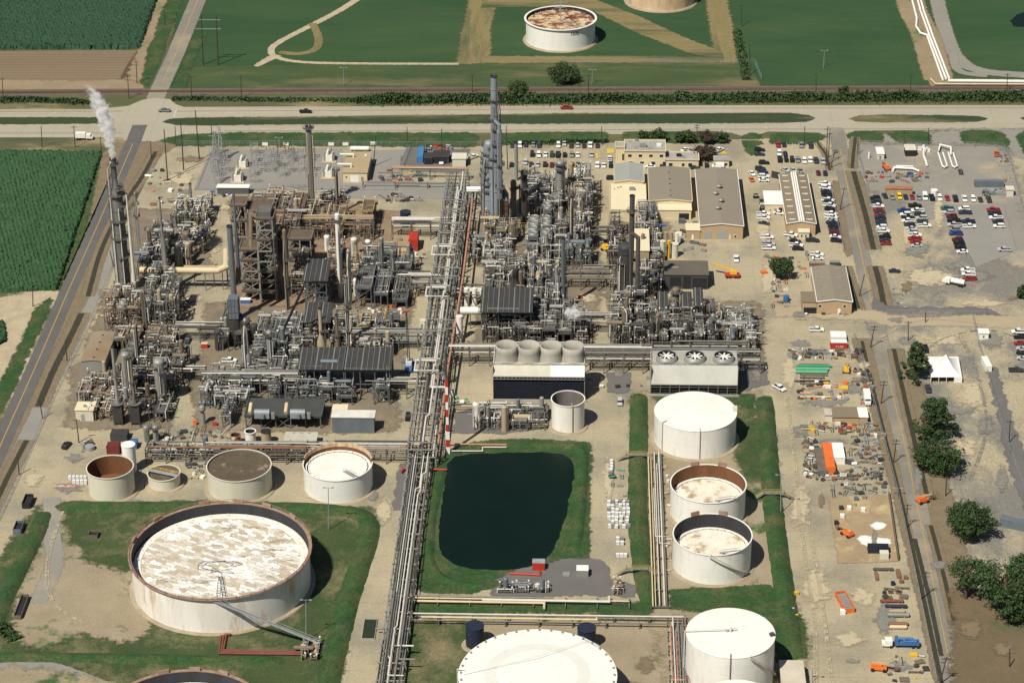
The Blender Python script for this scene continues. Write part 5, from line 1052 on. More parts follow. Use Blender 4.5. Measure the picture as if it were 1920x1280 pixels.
row('cars in the office car park', 'in the front row of the office car park', [('cn', 959, 311, 90), ('us', 985, 307, D), ('cd', 996, 311, D), ('cs', 1008, 311.5, D), ('uk', 1022, 311, 90), ('cm', 1034.6, 312, D), ('cd', 1072, 311, 90), ('cd', 1083.6, 311, 90), ('cs', 1095, 312, D), ('uw', 1120, 313, D), ('cw', 1132, 313, D), ('uk', 1145.5, 312.5, D), ('pw', 1143, 301, 90)])
row('cars around the offices', 'around the office building', [('uk', 1146.6, 337, 0), ('cw', 1219, 315, 180), ('pk', 1249, 313, 180), ('cw', 1285, 283, 45), ('cs', 1297, 284, 45), ('cd', 1302, 317, 0), ('ck', 1325, 313, D), ('vw', 1346, 314.5, 180), ('pw', 1347.5, 284.5, 45)])
row('cars in the east staff lot', 'in the back row behind the long hall', [('pr', 1458.5, 274, D), ('cn', 1470, 274, D), ('pg', 1502.5, 275, D), ('pd', 1520, 276, D)])
row('cars in the east staff lot', 'in the paired row behind the long hall', [('uw', 1461, 290, D), ('pk', 1462, 302, D), ('cn', 1472, 291, D), ('ck', 1474, 302, D), ('uk', 1485, 302.5, D), ('ug', 1496, 303, D), ('uw', 1508, 304.5, D), ('uw', 1519, 303.5, D), ('pd', 1530, 304, D), ('ps', 1542.5, 305, D)])
row('cars in the east staff lot', 'in the short row just behind the long hall', [('cs', 1472, 321.5, -50), ('cs', 1487, 322, -75), ('cg', 1501, 323, -80), ('cm', 1534, 327, D), ('cn', 1547, 327.5, D)])
row('vehicles along the gate lane', 'beside the gate lane', [('uk', 1424, 284, 0), ('cn', 1424, 292, 0), ('uk', 1432, 308, 0), ('ud', 1425, 319, 0), ('cn', 1430, 325, -10), ('uw', 1432, 333.5, 0), ('cw', 1432, 340.5, 0), ('cw', 1409.5, 328, -70), ('co', 1409, 339, 100)], 'from the north')
Y = [347.5, 355, 361.5, 367, 372.5, 378, 382.5, 388, 395, 404, 410, 415.5, 421.5, 428, 434, 440.5, 446.5, 454]
row('cars packed nose to tail', 'in the packed column right of the long hall', [(('pw', 'uw', 'cn', 'uk', 'cn', 'pw', 'ud', 'pw', 'uk', 'pw', 'pw', 'cs', 'pn', 'uk', 'cd', 'um', 'cw', 'uk')[i], 1546+i*1.28, Y[i], -14) for i in range(18)], 'from the north')
row('vehicles by the long hall', 'in front of the long hall', [('pw', 1431, 404, 0), ('pw', 1431, 411, 0), ('cd', 1432.5, 421.5, -20), ('pw', 1437.5, 447.5, 0), ('ps', 1440, 460, 0), ('pw', 1441, 468, 0), ('pw', 1482.5, 443, -14), ('cs', 1487, 451, -8), ('uk', 1491, 456, -6), ('pw', 1492.5, 462.5, -4), ('uk', 1495.6, 469, -4), ('pn', 1523, 453.5, -6), ('pw', 1531, 480, -4), ('cw', 1533, 487, 0), ('cw', 1461, 402, -20)], 'from the north')
row('cars in the contractor lot', 'in the long top row of the contractor lot', [('cn', 1659, 370, -80), ('cg', 1673, 372, D), ('uy', 1686, 371.5, D), ('cn', 1698, 372, D), ('cr', 1710, 372, D), ('cg', 1723, 373, D), ('vw', 1734, 372.5, D), ('pk', 1747, 373.5, D), ('uw', 1761.5, 374, D), ('cr', 1776, 374, D), ('pk', 1791, 375.5, D), ('pw', 1808, 375.5, D), ('uw', 1824, 376, D), ('cd', 1838, 377, D), ('pd', 1853.6, 377, D)])
row('cars in the contractor lot', 'in the column by the drain of the contractor lot', [('uk', 1640, 374.5, 180), ('ud', 1642, 381, 180), ('pw', 1645, 389.5, 0), ('cr', 1646.5, 395.5, 180), ('cd', 1649, 400.5, 180), ('cr', 1649, 406, 180), ('un', 1650, 411.5, 180), ('cd', 1651, 417.5, 180), ('cn', 1652, 422.5, 180), ('uw', 1653, 429, 180), ('pw', 1655, 436, 0), ('uk', 1659, 446.5, 180), ('cd', 1659, 453, 180), ('cr', 1661, 459.5, 180)], 'from the north')
row('cars in the contractor lot', 'in the left file of the second contractor block', [('pb', 1695, 398, 180), ('uw', 1698, 405, 180), ('pk', 1702, 411, 0), ('pw', 1703, 417, 180), ('ud', 1705, 424.5, 180), ('cs', 1708, 431, 180), ('us', 1710, 437, 180), ('pw', 1715, 443.5, 0), ('pr', 1714.5, 450.5, 180), ('cr', 1716, 456.5, 180), ('cs', 1718, 463, 180)], 'from the north')
row('cars in the contractor lot', 'in the right file of the second contractor block', [('pk', 1715, 388.5, 0), ('pw', 1720, 398, 180), ('ud', 1724, 404.5, 0), ('us', 1728, 411.5, 180), ('cd', 1729, 418, 180), ('pw', 1733, 426, 0)], 'from the north')
row('cars in the contractor lot', 'in the left file of the third contractor block', [('pt', 1775.5, 394, 180), ('us', 1779, 401, 180), ('um', 1784, 408.5, 180), ('pk', 1788, 416.5, 180), ('ps', 1789, 424.5, 180), ('ug', 1789.5, 433, 180), ('pb', 1792, 441, 180), ('um', 1795, 452, 180), ('uk', 1798, 458.5, 180), ('uk', 1800, 466, 180), ('cw', 1804, 474.5, 180)], 'from the north')
row('cars in the contractor lot', 'in the right file of the third contractor block', [('uw', 1807.5, 394.5, 180), ('pd', 1809, 401.5, 180), ('pn', 1815, 418, 180), ('pw', 1817, 427.5, 0)], 'from the north')
row('cars in the contractor lot', 'in the easternmost contractor column', [('pr', 1862, 396.5, 180), ('pn', 1864.5, 403.5, 180), ('pw', 1867, 411, 180), ('ud', 1871, 418.5, 180), ('uw', 1873, 427, 180), ('ps', 1883, 471, 180)], 'from the north')
row('lone vehicles in the open lot', 'scattered in the open lot', [('cn', 1677, 511, 0), ('pw', 1814.5, 509.5, 180), ('pw', 1816, 517, 180), ('pr', 1818, 526, 180)], 'from the north')
row('cars at the right edge', 'at the right edge of the photograph', [('pw', 1910, 625, 180), ('uk', 1912, 635, 180), ('cr', 1912, 646, 180), ('cs', 1917, 657, 160), ('ck', 1917, 665, 160), ('cs', 1918, 675, 160), ('pd', 1905, 697, 0)], 'from the north')
for it in (('pg', 308, 210, 180, 'grey-blue pickup crossing the highway junction', 'cars driving on the highway'), ('pk', 573, 212, 0, 'black pickup alone on the highway', 'cars driving on the highway'), ('pr', 1062, 205, 180, 'red pickup alone on the far carriageway', 'cars driving on the highway'),
           ('uk', 765, 785, D, 'black car on the plant road beside the main pipe rack', None), ('us', 1162, 757, D, 'silver car near the rust-stained empty tank', None), ('pw', 1461, 730, -50, 'white pickup driving down the east plant road', None), ('uk', 125, 838, 75, 'black SUV by the pole at the lower left', None),
           ('ud', 352, 641, D, 'dark SUV under the western pipe bridge', None), ('pw', 1380, 488, D, 'white pickup near the yellow crane', None), ('pw', 1530.6, 621, 0, 'white pickup beside the red container', None), ('pw', 430, 679, 0, 'white pickup behind the blue-grey pipe unit', None), ('uk', 487, 680, 0, 'black car beside the grey column behind the long cooler', None),
           ('pw', 828, 306, D, 'white pickup nosed out of the charcoal shed', None), ('ck', 805, 305, 0, 'black car beside the charcoal shed', None), ('pk', 1734.5, 657, D, 'black-bedded pickup behind the big tent', None), ('ud', 1740, 733, D, 'dark SUV below the big tent', None), ('ud', 1797, 868, 0, 'dark vehicle under the trees by the open yard', None), ('pw', 887, 297, 45, 'white pickup near the grey stack base', None), ('po', 1868, 291, 80, 'orange pickup alone in the fenced corner lot', None), ('cd', 1801, 325, D, 'dark car beside the fence of the metering yard', None)):
    vehicle(it[0], it[1], it[2], it[3], it[4], it[5])
for i, y in enumerate((372, 378, 384, 390, 395)):
    p = G(1429 if i else 1417, y); t = thing('golf_cart', ('lone', 'first', 'second', 'third', 'fourth')[i]+' golf cart'+(' in the file' if i else '')+' left of the white annexe', 'golf cart', (p.x, p.y, .2), 'golf carts'); m = MB(); m.box(p.x-1.2, p.x+1.2, p.y-.6, p.y+.6, .45, .9); m.build('body', (blackp, navy, blackp, cream, blackp)[i], t); m = MB(); m.box(p.x-1, p.x+.9, p.y-.62, p.y+.62, 1.95, 2.05)
    [m.bar((p.x+a, p.y+b, .9), (p.x+a, p.y+b, 1.95), .08) for a in (-.9, .8) for b in (-.55, .55)]; m.build('canopy', (blackp, vess, navy, cream, navy)[i], t); m = MB(); [m.cyl((p.x+a, p.y+b-.1, .45), (p.x+a, p.y+b+.1, .45), .25, n=10) for a in (-.8, .8) for b in (-.5, .5)]; m.build('wheels', rubber, t)
def bigtruck(label, px, py, deg, cab, bodyk, bodym, L=9, name='lorry', cat='truck'):
    p = G(px, py); t = thing(name, label, cat, (0, 0, 0)); m = MB(); m.box(L/2-2.2, L/2, -1.15, 1.15, .7, 2.7); m.box(L/2, L/2+.9, -1.0, 1.0, .7, 1.7) ; m.build('cab', cab, t); m = MB(); m.box(L/2-.4, L/2+.02, -1.0, 1.0, 1.8, 2.55); m.build('windscreen', glass, t)
    m = MB(); m.box(-L/2, L/2-2.2, -.5, .5, .7, 1.0); m.build('chassis', dsteel, t); m = MB()
    if bodyk == 'box': m.box(-L/2, L/2-2.4, -1.2, 1.2, 1.02, 3.3)
    elif bodyk == 'tank': m.cyl((-L/2, 0, 1.9), (L/2-2.5, 0, 1.9), 1.05, n=16); [m.cyl((x, 0, 2.8), (x, 0, 3.15), .35, n=10) for x in (-L*.3, -L*.1, .6)]
    elif bodyk == 'pump': m.box(-L/2+.5, L/2-3.4, -1.1, 1.1, 1.02, 2.0); m.cyl((-L*.3, -.3, 2.5), (L*.1, -.3, 2.5), .55, n=12); m.cyl((-L*.38, .6, 2.3), (0, .6, 2.3), .4, n=12); m.box(L*.13, L*.22, -1.2, 1.2, 1.0, 3.2); m.bar((-L*.45, 0, 2.2), (-.5, .9, 3.2), .35)
    m.build('body', bodym, t); w = MB()
    for x in (-L*.42, -L*.28, L*.33):
        for s_ in (-1, 1): w = MB(); w.cyl((x, s_*1.0-.18, .5), (x, s_*1.0+.18, .5), .5, n=14); w.build('wheel', rubber, t)
    t.location = (p.x, p.y, .2); t.rotation_euler = (0, 0, math.radians(deg)); return t
bigtruck('white tank truck parked at a slant in the open lot', 1789.5, 535, 155, white, 'tank', white, 8, 'tank_truck')
bigtruck('blue-bodied pump truck with a white cab in the lower right yard', 1692, 1212, 180, white, 'pump', bluep, 11, 'pump_truck')
bigtruck('white service bus parked on the verge by the highway', 157, 262, 0, white, 'box', whitew, 7, 'service_bus', 'bus')
bigtruck('white box truck beside the trailer office', 1625, 752, D, white, 'box', wht, 7, 'box_truck')
# ================================================================ TREES AND BRUSH
tree('bushy tree between the gate road and the twin-bay warehouse', 1463, 522, 9, 5.2, leaf, seed=3, group='broadleaf trees')
tree('dark loose tree left of the big tent', 1714, 714, 15, 5.6, leaf, 'tall', 5, low=.12, dens=1.3, group='broadleaf trees')
tree('open-branched tree above the dark clump by the right road', 1750, 824, 15, 8.6, leaf, 'tall', 6, low=.15, dens=1.7, group='broadleaf trees')
tree('dark low crowned tree merging below the open-branched tree', 1757, 884, 13, 8.8, leaf, 'round', 7, low=.06, dens=1.15, group='broadleaf trees')
tree('solid round oak standing alone by the right road', 1815, 1008, 13, 8.0, leaf, 'round', 8, low=.08, dens=1.25, group='broadleaf trees')
tree('slim pine left of the large pines in the lower right', 1810, 1122, 15, 6.3, leaf2, 'round', 9, 'pine_tree', dens=.8, low=.35, group='pines in the lower right')
tree('tallest spreading pine in the lower right corner', 1880, 1150, 19, 9.5, leaf2, 'round', 10, 'pine_tree', dens=1.3, low=.25, group='pines in the lower right')
tree('pine cut by the right edge of the photograph', 1930, 1130, 18, 8.5, leaf2, 'round', 11, 'pine_tree', dens=1.1, low=.2, group='pines in the lower right')
tree('low dark pine filling in beneath the tallest pine', 1905, 1165, 11, 7, leaf, 'round', 12, 'pine_tree', low=.15, group='pines in the lower right')
for i, (x, y, h, r_, mt_) in enumerate(((1206, 264, 5, 2.8, leaf), (1234, 265, 6, 4.2, leaf), (1276, 267, 5, 3, leaf), (1291, 268, 6, 3.4, leaf), (1326, 269, 6, 4.2, leafbr), (1354, 269, 6, 3, leaf))):
    tree(('round', 'wide', 'small', 'taller', 'bronze', 'end')[i]+' shrubby tree, '+ORD[i]+' from the left on the office lawn', x, y, h, r_, mt_, seed=20+i, low=.1, dens=.6, group='trees on the office lawn')
tree('bronze-leaved tree beside the gatehouse', 1322, 299, 6, 5.5, leafbr, seed=30, low=.2, dens=.9, group='broadleaf trees')
tree('dark tree alone in the meadow north of the railway', 1058, 153, 8.5, 8.5, leaf, seed=31, low=.04, dens=1.1, group='trees by the railway')
tree('small dark tree beside the railway behind the tall stack', 971, 181, 8, 5, leaf, seed=32, low=.05, dens=.7, group='trees by the railway')
tree('little round tree in the hedge east of the meadow tank', 1581, 182, 6, 3, leaf, seed=33, low=.05, dens=.6, group='trees by the railway')
tree('dark tree just entering at the right edge beside the lot', 1921, 560, 6, 3.5, leaf, seed=34, low=.05, dens=.6, group='broadleaf trees')
def brush(label, pts, w, h, n, seed, mat=leaf, name='brush', cat='hedge'):
    rr = random.Random(seed); P = [G(*p) for p in pts]; m = MB(); seg = [(b-a).length for a, b in zip(P, P[1:])]; T = sum(seg); lump = [(rr.uniform(0, T), rr.uniform(3, 14), rr.uniform(.3, 1)) for _ in range(int(T/5))]
    for _ in range(n):
        if rr.random() < .75: L_ = rr.choice(lump); s = L_[0]+rr.gauss(0, L_[1]*.5); hh = h*L_[2]*1.3
        else: s = rr.uniform(0, T); hh = h*.5
        s = min(max(s, 0), T-.01); k = 0
        while s > seg[k]: s -= seg[k]; k += 1
        d = (P[k+1]-P[k]).normalized(); nn = Vector((-d.y, d.x, 0)); f = rr.gauss(0, .3); q = P[k]+d*s+nn*(f*w*.7); z = abs(rr.uniform(.1, 1))**.7*hh*max(.1, 1-f*f*2)
        u = Vector((rr.uniform(-1, 1), rr.uniform(-1, 1), rr.uniform(.1, 1.2))).normalized(); x = u.orthogonal().normalized()*rr.uniform(.3, .6); y = u.cross(x)*rr.uniform(.7, 1.1); o = q+Vector((0, 0, z)); m.add([o-x-y, o+x-y, o+x+y, o-x*.5+y], [(0, 1, 2, 3)])
    return tag(m.build(name, mat), label, cat, kind='stuff')
brush('dark green brush belt along the railway east of the junction', [(670, 190), (1000, 188), (1400, 186), (1900, 184), (2100, 183)], 11, 3.3, 30000, 1)
brush('scrubby growth along the railway between junction and brush belt', [(325, 186), (500, 188), (670, 189)], 6, 1.2, 2200, 2)
brush('rough green verge growth west of the junction', [(-60, 190), (60, 188), (180, 194)], 7, 1.5, 2500, 3)
brush('clipped dark hedge behind the office car park', [(955, 269), (1136, 267)], 2.0, 1.3, 2600, 4)
brush('scrub beside the meadow fence corner', [(1382, 60), (1392, 110), (1400, 150)], 5, 1.3, 1500, 5)
brush('weeds at the lower left basin corner', [(-10, 1170), (20, 1190), (30, 1200)], 6, 1.2, 800, 6)
# ================================================================ PROCESS UNITS: pipe racks
def rackpx(label, x0, y0, x1, y1, z, width, levels, rn, **kw):
    a, b = G(x0, y0, z), G(x1, y1, z); return pipe_rack(label, a, b, width, levels, rn, **kw)
lt = [alu, pipew, alu, pipeg, pipew, alu, pipew, pipeg, piped]
psteel = M('light_rack_steel', (.3, .3, .28), .55, .1, c2=(.2, .2, .185), amt=.8, sc=.4, fine=.08)
def upright(label, bx, by, ty, r, mat, name='upright_pipe', side=0):
    q = G(bx, by); h = HT(bx, by, ty); t = thing(name, label, 'pipe', (q.x, q.y, 0)); m = MB(); m.tube([(q.x, q.y, 0), (q.x, q.y, h)]+([(q.x+side, q.y, h+2)] if side else []), r, 16); m.build('pipe', mat, t)
gy = [alu, pipeg, piped, pipeg, pipew]
A_ = G(859, 330, 9); B_ = G(822, 600, 9); C_ = G(806, 835, 9); xw = (G(883, 330, 9)-G(835, 330, 9)).length
mx_ = (A_.x+B_.x)/2
pipe_rack('main north pipe rack of pale pipes with square expansion loops, crossing the whole plant', Vector((mx_, A_.y)), Vector((mx_, C_.y)), 9.6, [4.5, 7.5, 10.5], runs(1, 6, 8.8, 3, lt, .12, .38), spacing=10, fm=psteel, loops=[(.17, 1, 2.4), (.27, 1, 2.6), (.36, -1, 2.2), (.45, 1, 2.6), (.52, -1, 2.2), (.64, 1, 2.2), (.78, -1, 2.2)])
D_ = G(772, 865, 4); E_ = G(714, 1300, 4); sx_ = (G(721, 1270, 3).x+G(779, 1000, 3).x)/2
pipe_rack('main south pipe rack of many parallel grey pipes running past the pond', Vector((sx_, D_.y+8)), Vector((sx_, E_.y-30)), 8, [2.2, 4.2], runs(2, 11, 7.8, 2, [alu, pipew, alu, pipeg, alu, pipew, pipeg, pipeg, piped, alu, pipew], .12, .27), spacing=9, fm=psteel)
t = thing('salmon_pipe', 'long salmon-pink pipe running along the east side of the main rack', 'pipe', tuple(G(885, 500))); m = MB(); m.tube([G(886, 372, 8), G(868, 520, 8), G(838, 700, 8), G(822, 830, 7)], .45); m.build('pipe', pipep, t); m = MB()
for k in range(12): q = G(886, 372, 8).lerp(G(822, 830, 7), k/11); m.bar((q.x, q.y, 0), (q.x, q.y, q.z), .3)
m.build('support_posts', steel, t)
for i, (x0, x1, y, z, w_, lv, sd, n, mt_, lb) in enumerate((
    (842, 1222, 655, 6, 4.5, [5.5, 8], 11, 4, lt, 'pale pipe rack running behind the four fan stacks'), (1096, 1425, 668, 6, 5, [5.5, 8], 12, 4, gy, 'grey pipe rack running behind the three-fan tower'),
    (735, 843, 412, 8, 5, [6, 8.5], 13, 4, lt, 'pale pipe bridge below the gravel lot west of the main rack'), (735, 826, 513, 8, 4, [8], 14, 4, lt, 'upper pale pipe bridge near the red container'), (770, 840, 528, 7, 5, [6.5, 8.5], 15, 3, gy, 'lower grey pipe bridge near the red container'),
    (330, 420, 612, 6, 4, [5, 7], 16, 4, gy, 'grey pipe bridge across the western plant road'), (325, 385, 690, 6, 3, [6], 17, 4, lt, 'pale low pipe bridge into the long cooler unit'), (725, 800, 712, 7, 4, [7], 18, 3, lt, 'pale pipe bridge from the long cooler to the main rack'),
    (455, 700, 408, 9, 5, [6, 9], 19, 5, [pipeb, pipep, pipew, rust, alu], 'tan and salmon pipe rack across the rusty unit'), (1055, 1155, 502, 9, 5, [6, 9], 20, 3, [pipeg, piped, alu], 'thick grey pipe bridge north of the steam plume'),
    (1060, 1155, 594, 7, 4, [6, 8], 21, 3, gy, 'grey pipe bridge below the steam plume'), (1105, 1150, 430, 9, 4, [8, 10], 22, 3, [rust, pipeb, piped], 'rusty pipe bridge west of the black tower'),
    (275, 575, 838, 5, 6, [3.5, 6], 23, 5, [pipeg, pipep, alu, piped, rust], 'long pipe rack with a salmon pipe behind the tank row'), (575, 800, 838, 5, 6, [3.5, 6], 24, 5, [pipeg, pipep, alu, piped], 'pipe rack with salmon pipes behind the rusty-rimmed tank'),
    (380, 560, 706, 7, 4, [6, 9], 25, 4, [pipew, alu, pipeg], 'bright pipe rack above the low compressor deck'), (640, 820, 625, 6, 5, [4, 7], 26, 4, gy, 'grey pipe rack below the mobile crane boom'), (845, 1025, 757, 4, 2.5, [3.8], 27, 3, lt, 'low pale pipe rack in front of the louvred cooling tower'),
    (1222, 1400, 693-45, 6, 4, [5, 7], 28, 3, gy, 'second grey pipe rack behind the three-fan tower'), (845, 905, 545, 6, 5, [6], 29, 4, lt, 'grey pipe bridge behind the pair of white upright pipes'), (855, 1000, 534, 6, 3, [6], 30, 2, gy, 'thin grey pipe bridge across the road east of the main rack'))):
    rackpx(lb, x0, y, x1, y+ (x1-x0)*.006, z, w_, lv, runs(sd, n, w_, len(lv), mt_, .16, .38))
a, b = G(762, 1121, 1.4), G(1180, 1128, 1.4)
pipe_rack('low rack of thick cream pipes along the grass strip below the pond', a, b, 5, [1.0], runs(31, 4, 4, 1, [pipecr, pipew, pipew, pipeg], .25, .45), spacing=9, low=True)
a, b = G(755, 1150, 2.4), G(1282, 1157, 2.4)
pipe_rack('raised thin pale pipe line above the black tanks', a, b, 1.2, [2.4], [(0, 0, .25, pipew)], spacing=10, low=True)
a, b = G(760, 1160, 2.0), G(1262, 1168, 2.0)
pipe_rack('raised yellowish-cream pipe line above the black tanks', a, b, 1.6, [2.0], [(0, -.4, .32, M('yellow_cream_pipe', (.6, .5, .28), .6)), (0, .6, .18, pipeg)], spacing=10, low=True)
a, b = G(1229, 850, 1.5), G(1236, 1135, 1.5); xm = (a.x+b.x)/2
pipe_rack('low pipe run between the pond-side bank and the paired white tanks', Vector((xm, a.y)), Vector((xm, b.y)), 5.5, [1.3], runs(33, 7, 5, 1, [pipew, alu, pipeg, pipecr, pipew], .16, .28), spacing=9, low=True)
a, b = G(1267, 1165, 2.5), G(1280, 1300, 2.5)
pipe_rack('pipe rack left of the tall closed tank in the lower right', Vector(((a.x+b.x)/2, a.y)), Vector(((a.x+b.x)/2, b.y-8)), 6, [2.2, 4], runs(34, 7, 5.5, 2, [pipew, alu, pipeg, pipep, pipew], .14, .26), spacing=7, low=True)
a, b = G(735, 316, 5), G(877, 318, 5); pipe_rack('thin salmon pipe bridge above the gravel lot', a, b, 2, [5.5], [(0, -.5, .32, pipep), (0, .5, .22, pipecr)], spacing=14, low=True)
a, b = G(680, 336, 4), G(862, 337, 4); pipe_rack('low grey pipe line crossing the gravel lot', a, b, 2, [2.5], [(0, -.5, .25, pipeg), (0, .5, .25, vess)], spacing=14, low=True)
a, b = G(866, 357, 9), G(905, 357, 9); pipe_rack('pair of thick white pipes entering the tall stack unit', a, b, 4, [9], [(0, -1.5, .55, wht), (0, 0, .55, wht), (0, 1.6, .4, pipew)], spacing=9, low=True)
def bigpipe(label, pts, r, mat, name='large_pipe', cat='pipe', posts=0, group=None, n=14):
    P = [G(*q) for q in pts]; t = thing(name, label, cat, (P[0].x, P[0].y, 0), group); m = MB(); m.tube(P, r, n); m.build('pipe', mat, t)
    if posts:
        m = MB(); T = sum((b-a).length for a, b in zip(P, P[1:]))
        for a, b in zip(P, P[1:]):
            k = int((b-a).length/posts)
            for i in range(k+1): q = a.lerp(b, (i+.5)/(k+1)); m.bar((q.x, q.y, 0), (q.x, q.y, q.z), .3)
        m.build('support_posts', steel, t)
    return t
bigpipe('very thick cream duct spanning the western plant road', [(262, 506, 9), (408, 507, 9), (424, 500, 10), (424, 470, 10)], 1.3, pipecr, posts=12)
bigpipe('tan duct running behind the thick cream duct', [(345, 500, 9), (418, 500, 9), (432, 482, 11)], .6, pipeb, posts=14)
bigpipe('white duct like a fat horizontal drum east of the main rack', [(863, 582, 8), (900, 582, 8), (905, 582, 8)], 1.5, whitew, posts=8)
for k, (x, y0, y1) in enumerate(((875, 572, 540), (890, 572, 540))):
    upright(('left', 'right')[k]+' upright white pipe of the pair east of the main rack', x, y0, y1, 1.0, whitew)
upright('upright white vessel pipe below the fat white duct', 862, 637, 592, 1.3, whitew)
bigpipe('red fire-water pipe between the main rack and the pond', [(752, 884, 1.2), (757, 878, 1.2), (838, 880, 1.2)], .35, redp, posts=5)
bigpipe('red pipe manifold beside the pump floor at the pond end', [(955, 1074, .6), (1012, 1077, .6), (1012, 1070, .6)], .4, redp)
bigpipe('pink pipe line above the pond bank', [(838, 832, 1), (950, 833, 1)], .3, pipep, posts=6)
bigpipe('bare white pipe frame left of the pink pipe line', [(835, 845, 1), (905, 845, 1), (905, 838, 1), (950, 838, 1)], .22, pipew, posts=6)
for k in range(3): bigpipe(('left', 'middle', 'right')[k]+' rusty red pipe turning round the largest tank valve pit', [(423-5*k+10, 1188, .8), (414+5*k, 1192, .8), (411+4*k, 1224-3*k, .8), (570, 1226-3*k, .8)], .32, M('dark_red_pipe', (.18, .06, .045), .7), group='rusty red pipes by the largest tank')
for k, x in enumerate((1712, 1722, 1728)):
    bigpipe(('zigzag left', 'middle', 'right')[k]+' white pipeline running down the far meadow corridor', ([(1700, -40, 1), (1719, 34, 1), (1718, 50, 1), (1726, 62, 1), (1738, 66, 1), (1768, 150, 1)] if k == 0 else [(x-12, -40, 1), (x+4, 20, 1), (x+22, 70, 1), (x+52, 148, 1)]), .55, wht, 'pipeline', group='white pipelines in the far meadow')
for k in range(2): bigpipe(('thick white', 'thin cream')[k]+' pipeline running east along the railway', [(1778-33*k, 151+5*k+(-8 if k else 0), 1), (1782-28*k, 151.5+6*k, 1), (1950, 153+5*k, 1), (2150, 155+5*k, 1)], .7-.25*k, wht if k == 0 else pipecr, 'pipeline', group='white pipelines in the far meadow')
# metering yard: white loops and manifolds
P = []
for k in range(2):
    x = 1764+k*19; bigpipe(('left', 'right')[k]+' white hairpin pipe loop in the metering yard', [(x-5, 286, 1), (x+3, 311, 1), (x+7, 313.5, 1), (x+12, 311, 1), (x+4, 286, 1)], .36, wht, 'pipe_loop', group='white hairpin loops')
bigpipe('white square-cornered riser pipe at the head of the hairpin loops', [(1760, 282, 1.5), (1763, 271, 2), (1783, 276, 2.5), (1783, 290, 1)], .36, wht, 'riser_pipe')
bigpipe('white pig launcher pipe lying across the metering yard', [(1674, 320, 1), (1677, 314, 1.3), (1712, 316, 1.3), (1724, 321, 1)], .5, wht, 'pig_launcher', posts=6); bigpipe('thin white bypass pipe beside the pig launcher', [(1680, 311, 1.4), (1712, 312, 1.4)], .3, wht, 'bypass_pipe', posts=6)
bigpipe('white valve manifold in the middle of the metering yard', [(1732, 273, 1.2), (1732, 292, 1.2), (1736, 302, 1.2), (1738, 310, 1.2)], .5, wht, 'valve_manifold')
for k in range(9): x, y = 1722+2.6*k, 284+R.uniform(-4, 6); crate(uniq('white upright valve, '+ORD[k]+' along the metering manifold'), 'valve', 'valve', x, y, .7, .7, R.uniform(1.4, 2.2), wht, kind='drum', group='white valves')

# ---------------------------------------------------------------- structure blocks
G1 = 'process structures'
fill(258, 302, 528, 445, 2, 4, 7, 12, 'grey', 101, 'the pipe block right of the tall ringed tower', G1, 22)
fill(318, 392, 430, 392, 4, 2, 5, 8, 'grey', 102, 'the small unit by the thin far column', G1, 22)
fill(318, 376, 500, 436, 3, 3, 4, 8, 'grey', 103, 'the vessel group north of the cream duct', G1, 16, skip=((2, 0),))
fill(192, 262, 622, 566, 3, 3, 8, 12, 'rusty', 104, 'the brown block at the tall tower foot', G1, 24, tops={(1, 0): 'fans'})
fill(262, 334, 615, 540, 3, 3, 10, 15, 'grey', 105, 'the grey block below the cream duct', G1, 30)
fill(206, 330, 662, 634, 4, 1, 6, 9, 'rusty', 106, 'the pipeway behind the metal barn', G1, 26)
fill(215, 338, 745, 672, 4, 3, 7, 11, 'dark', 107, 'the tight block right of the metal barn', G1, 26, tops={(0, 1): 'fans', (0, 2): 'fans'})
fill(133, 212, 790, 715, 3, 3, 4, 7, 'rusty', 108, 'the brown deck block in the lower left', G1, 20, skip=((0, 0),))
fill(212, 318, 792, 752, 3, 1, 4, 8, 'dark', 109, 'the pump row in the lower left', G1, 20)
# coker towers
def tower(label, xl, xr, yf, depth, ytop, pal, nl, seed, deck=True, brace=.95):
    a, b = G(xl, yf), G(xr, yf); h = HT((xl+xr)/2, yf, ytop); t = thing('braced_tower', label, 'steel tower', ((a.x+b.x)/2, a.y+depth/2, 0), 'braced towers'); m = MB(); rr = random.Random(seed); frame(m, a.x, b.x, a.y, a.y+depth, h, nl, brace, rr, .5); m.build('frame', PAL[pal][0], t)
    for k in range(1, nl+1):
        if deck and (k == nl or rr.random() < .6): m = MB(); z = h*k/nl+.3; m.box(a.x-.5, b.x+.5, a.y-.5, a.y+depth+.5, z, z+.12); m.build('deck', PAL[pal][1], t); m = MB(); railing(m, [(a.x-.5, a.y-.5, z), (b.x+.5, a.y-.5, z), (b.x+.5, a.y+depth+.5, z), (a.x-.5, a.y+depth+.5, z)], 1.1, .1, 2.5, True); m.build('handrails', PAL[pal][0], t)
    for k in range(7): m = MB(); x, y = rr.uniform(a.x, b.x), rr.uniform(a.y, a.y+depth); z0 = rr.uniform(0, h*.4); m.tube([(x, y, z0), (x, y, h*rr.uniform(.5, .98)), (rr.uniform(a.x, b.x), y, h*rr.uniform(.5, .98))], rr.uniform(.2, .45)); m.build('pipe', rr.choice([pipeb, pipeg, rust, alu]), t)
    return t, a, b, h
light = M('pale_weathered_steel', (.27, .26, .23), .6, c2=(.17, .16, .14), amt=.8, sc=.5, fine=.1); PAL['rustlight'] = (light, gratbr, PAL['rusty'][2], PAL['rusty'][3]); ADJ['rustlight'] = 'pale weathered'
tower('shorter cross-braced bay of the coker structure, left of the tall bay', 457, 489, 566, 9, 470, 'rustlight', 5, 1)
t, a, b, h = tower('tallest cross-braced tower of the coker structure with a grey cab on top', 490, 519, 568, 9, 412, 'rustlight', 8, 2)
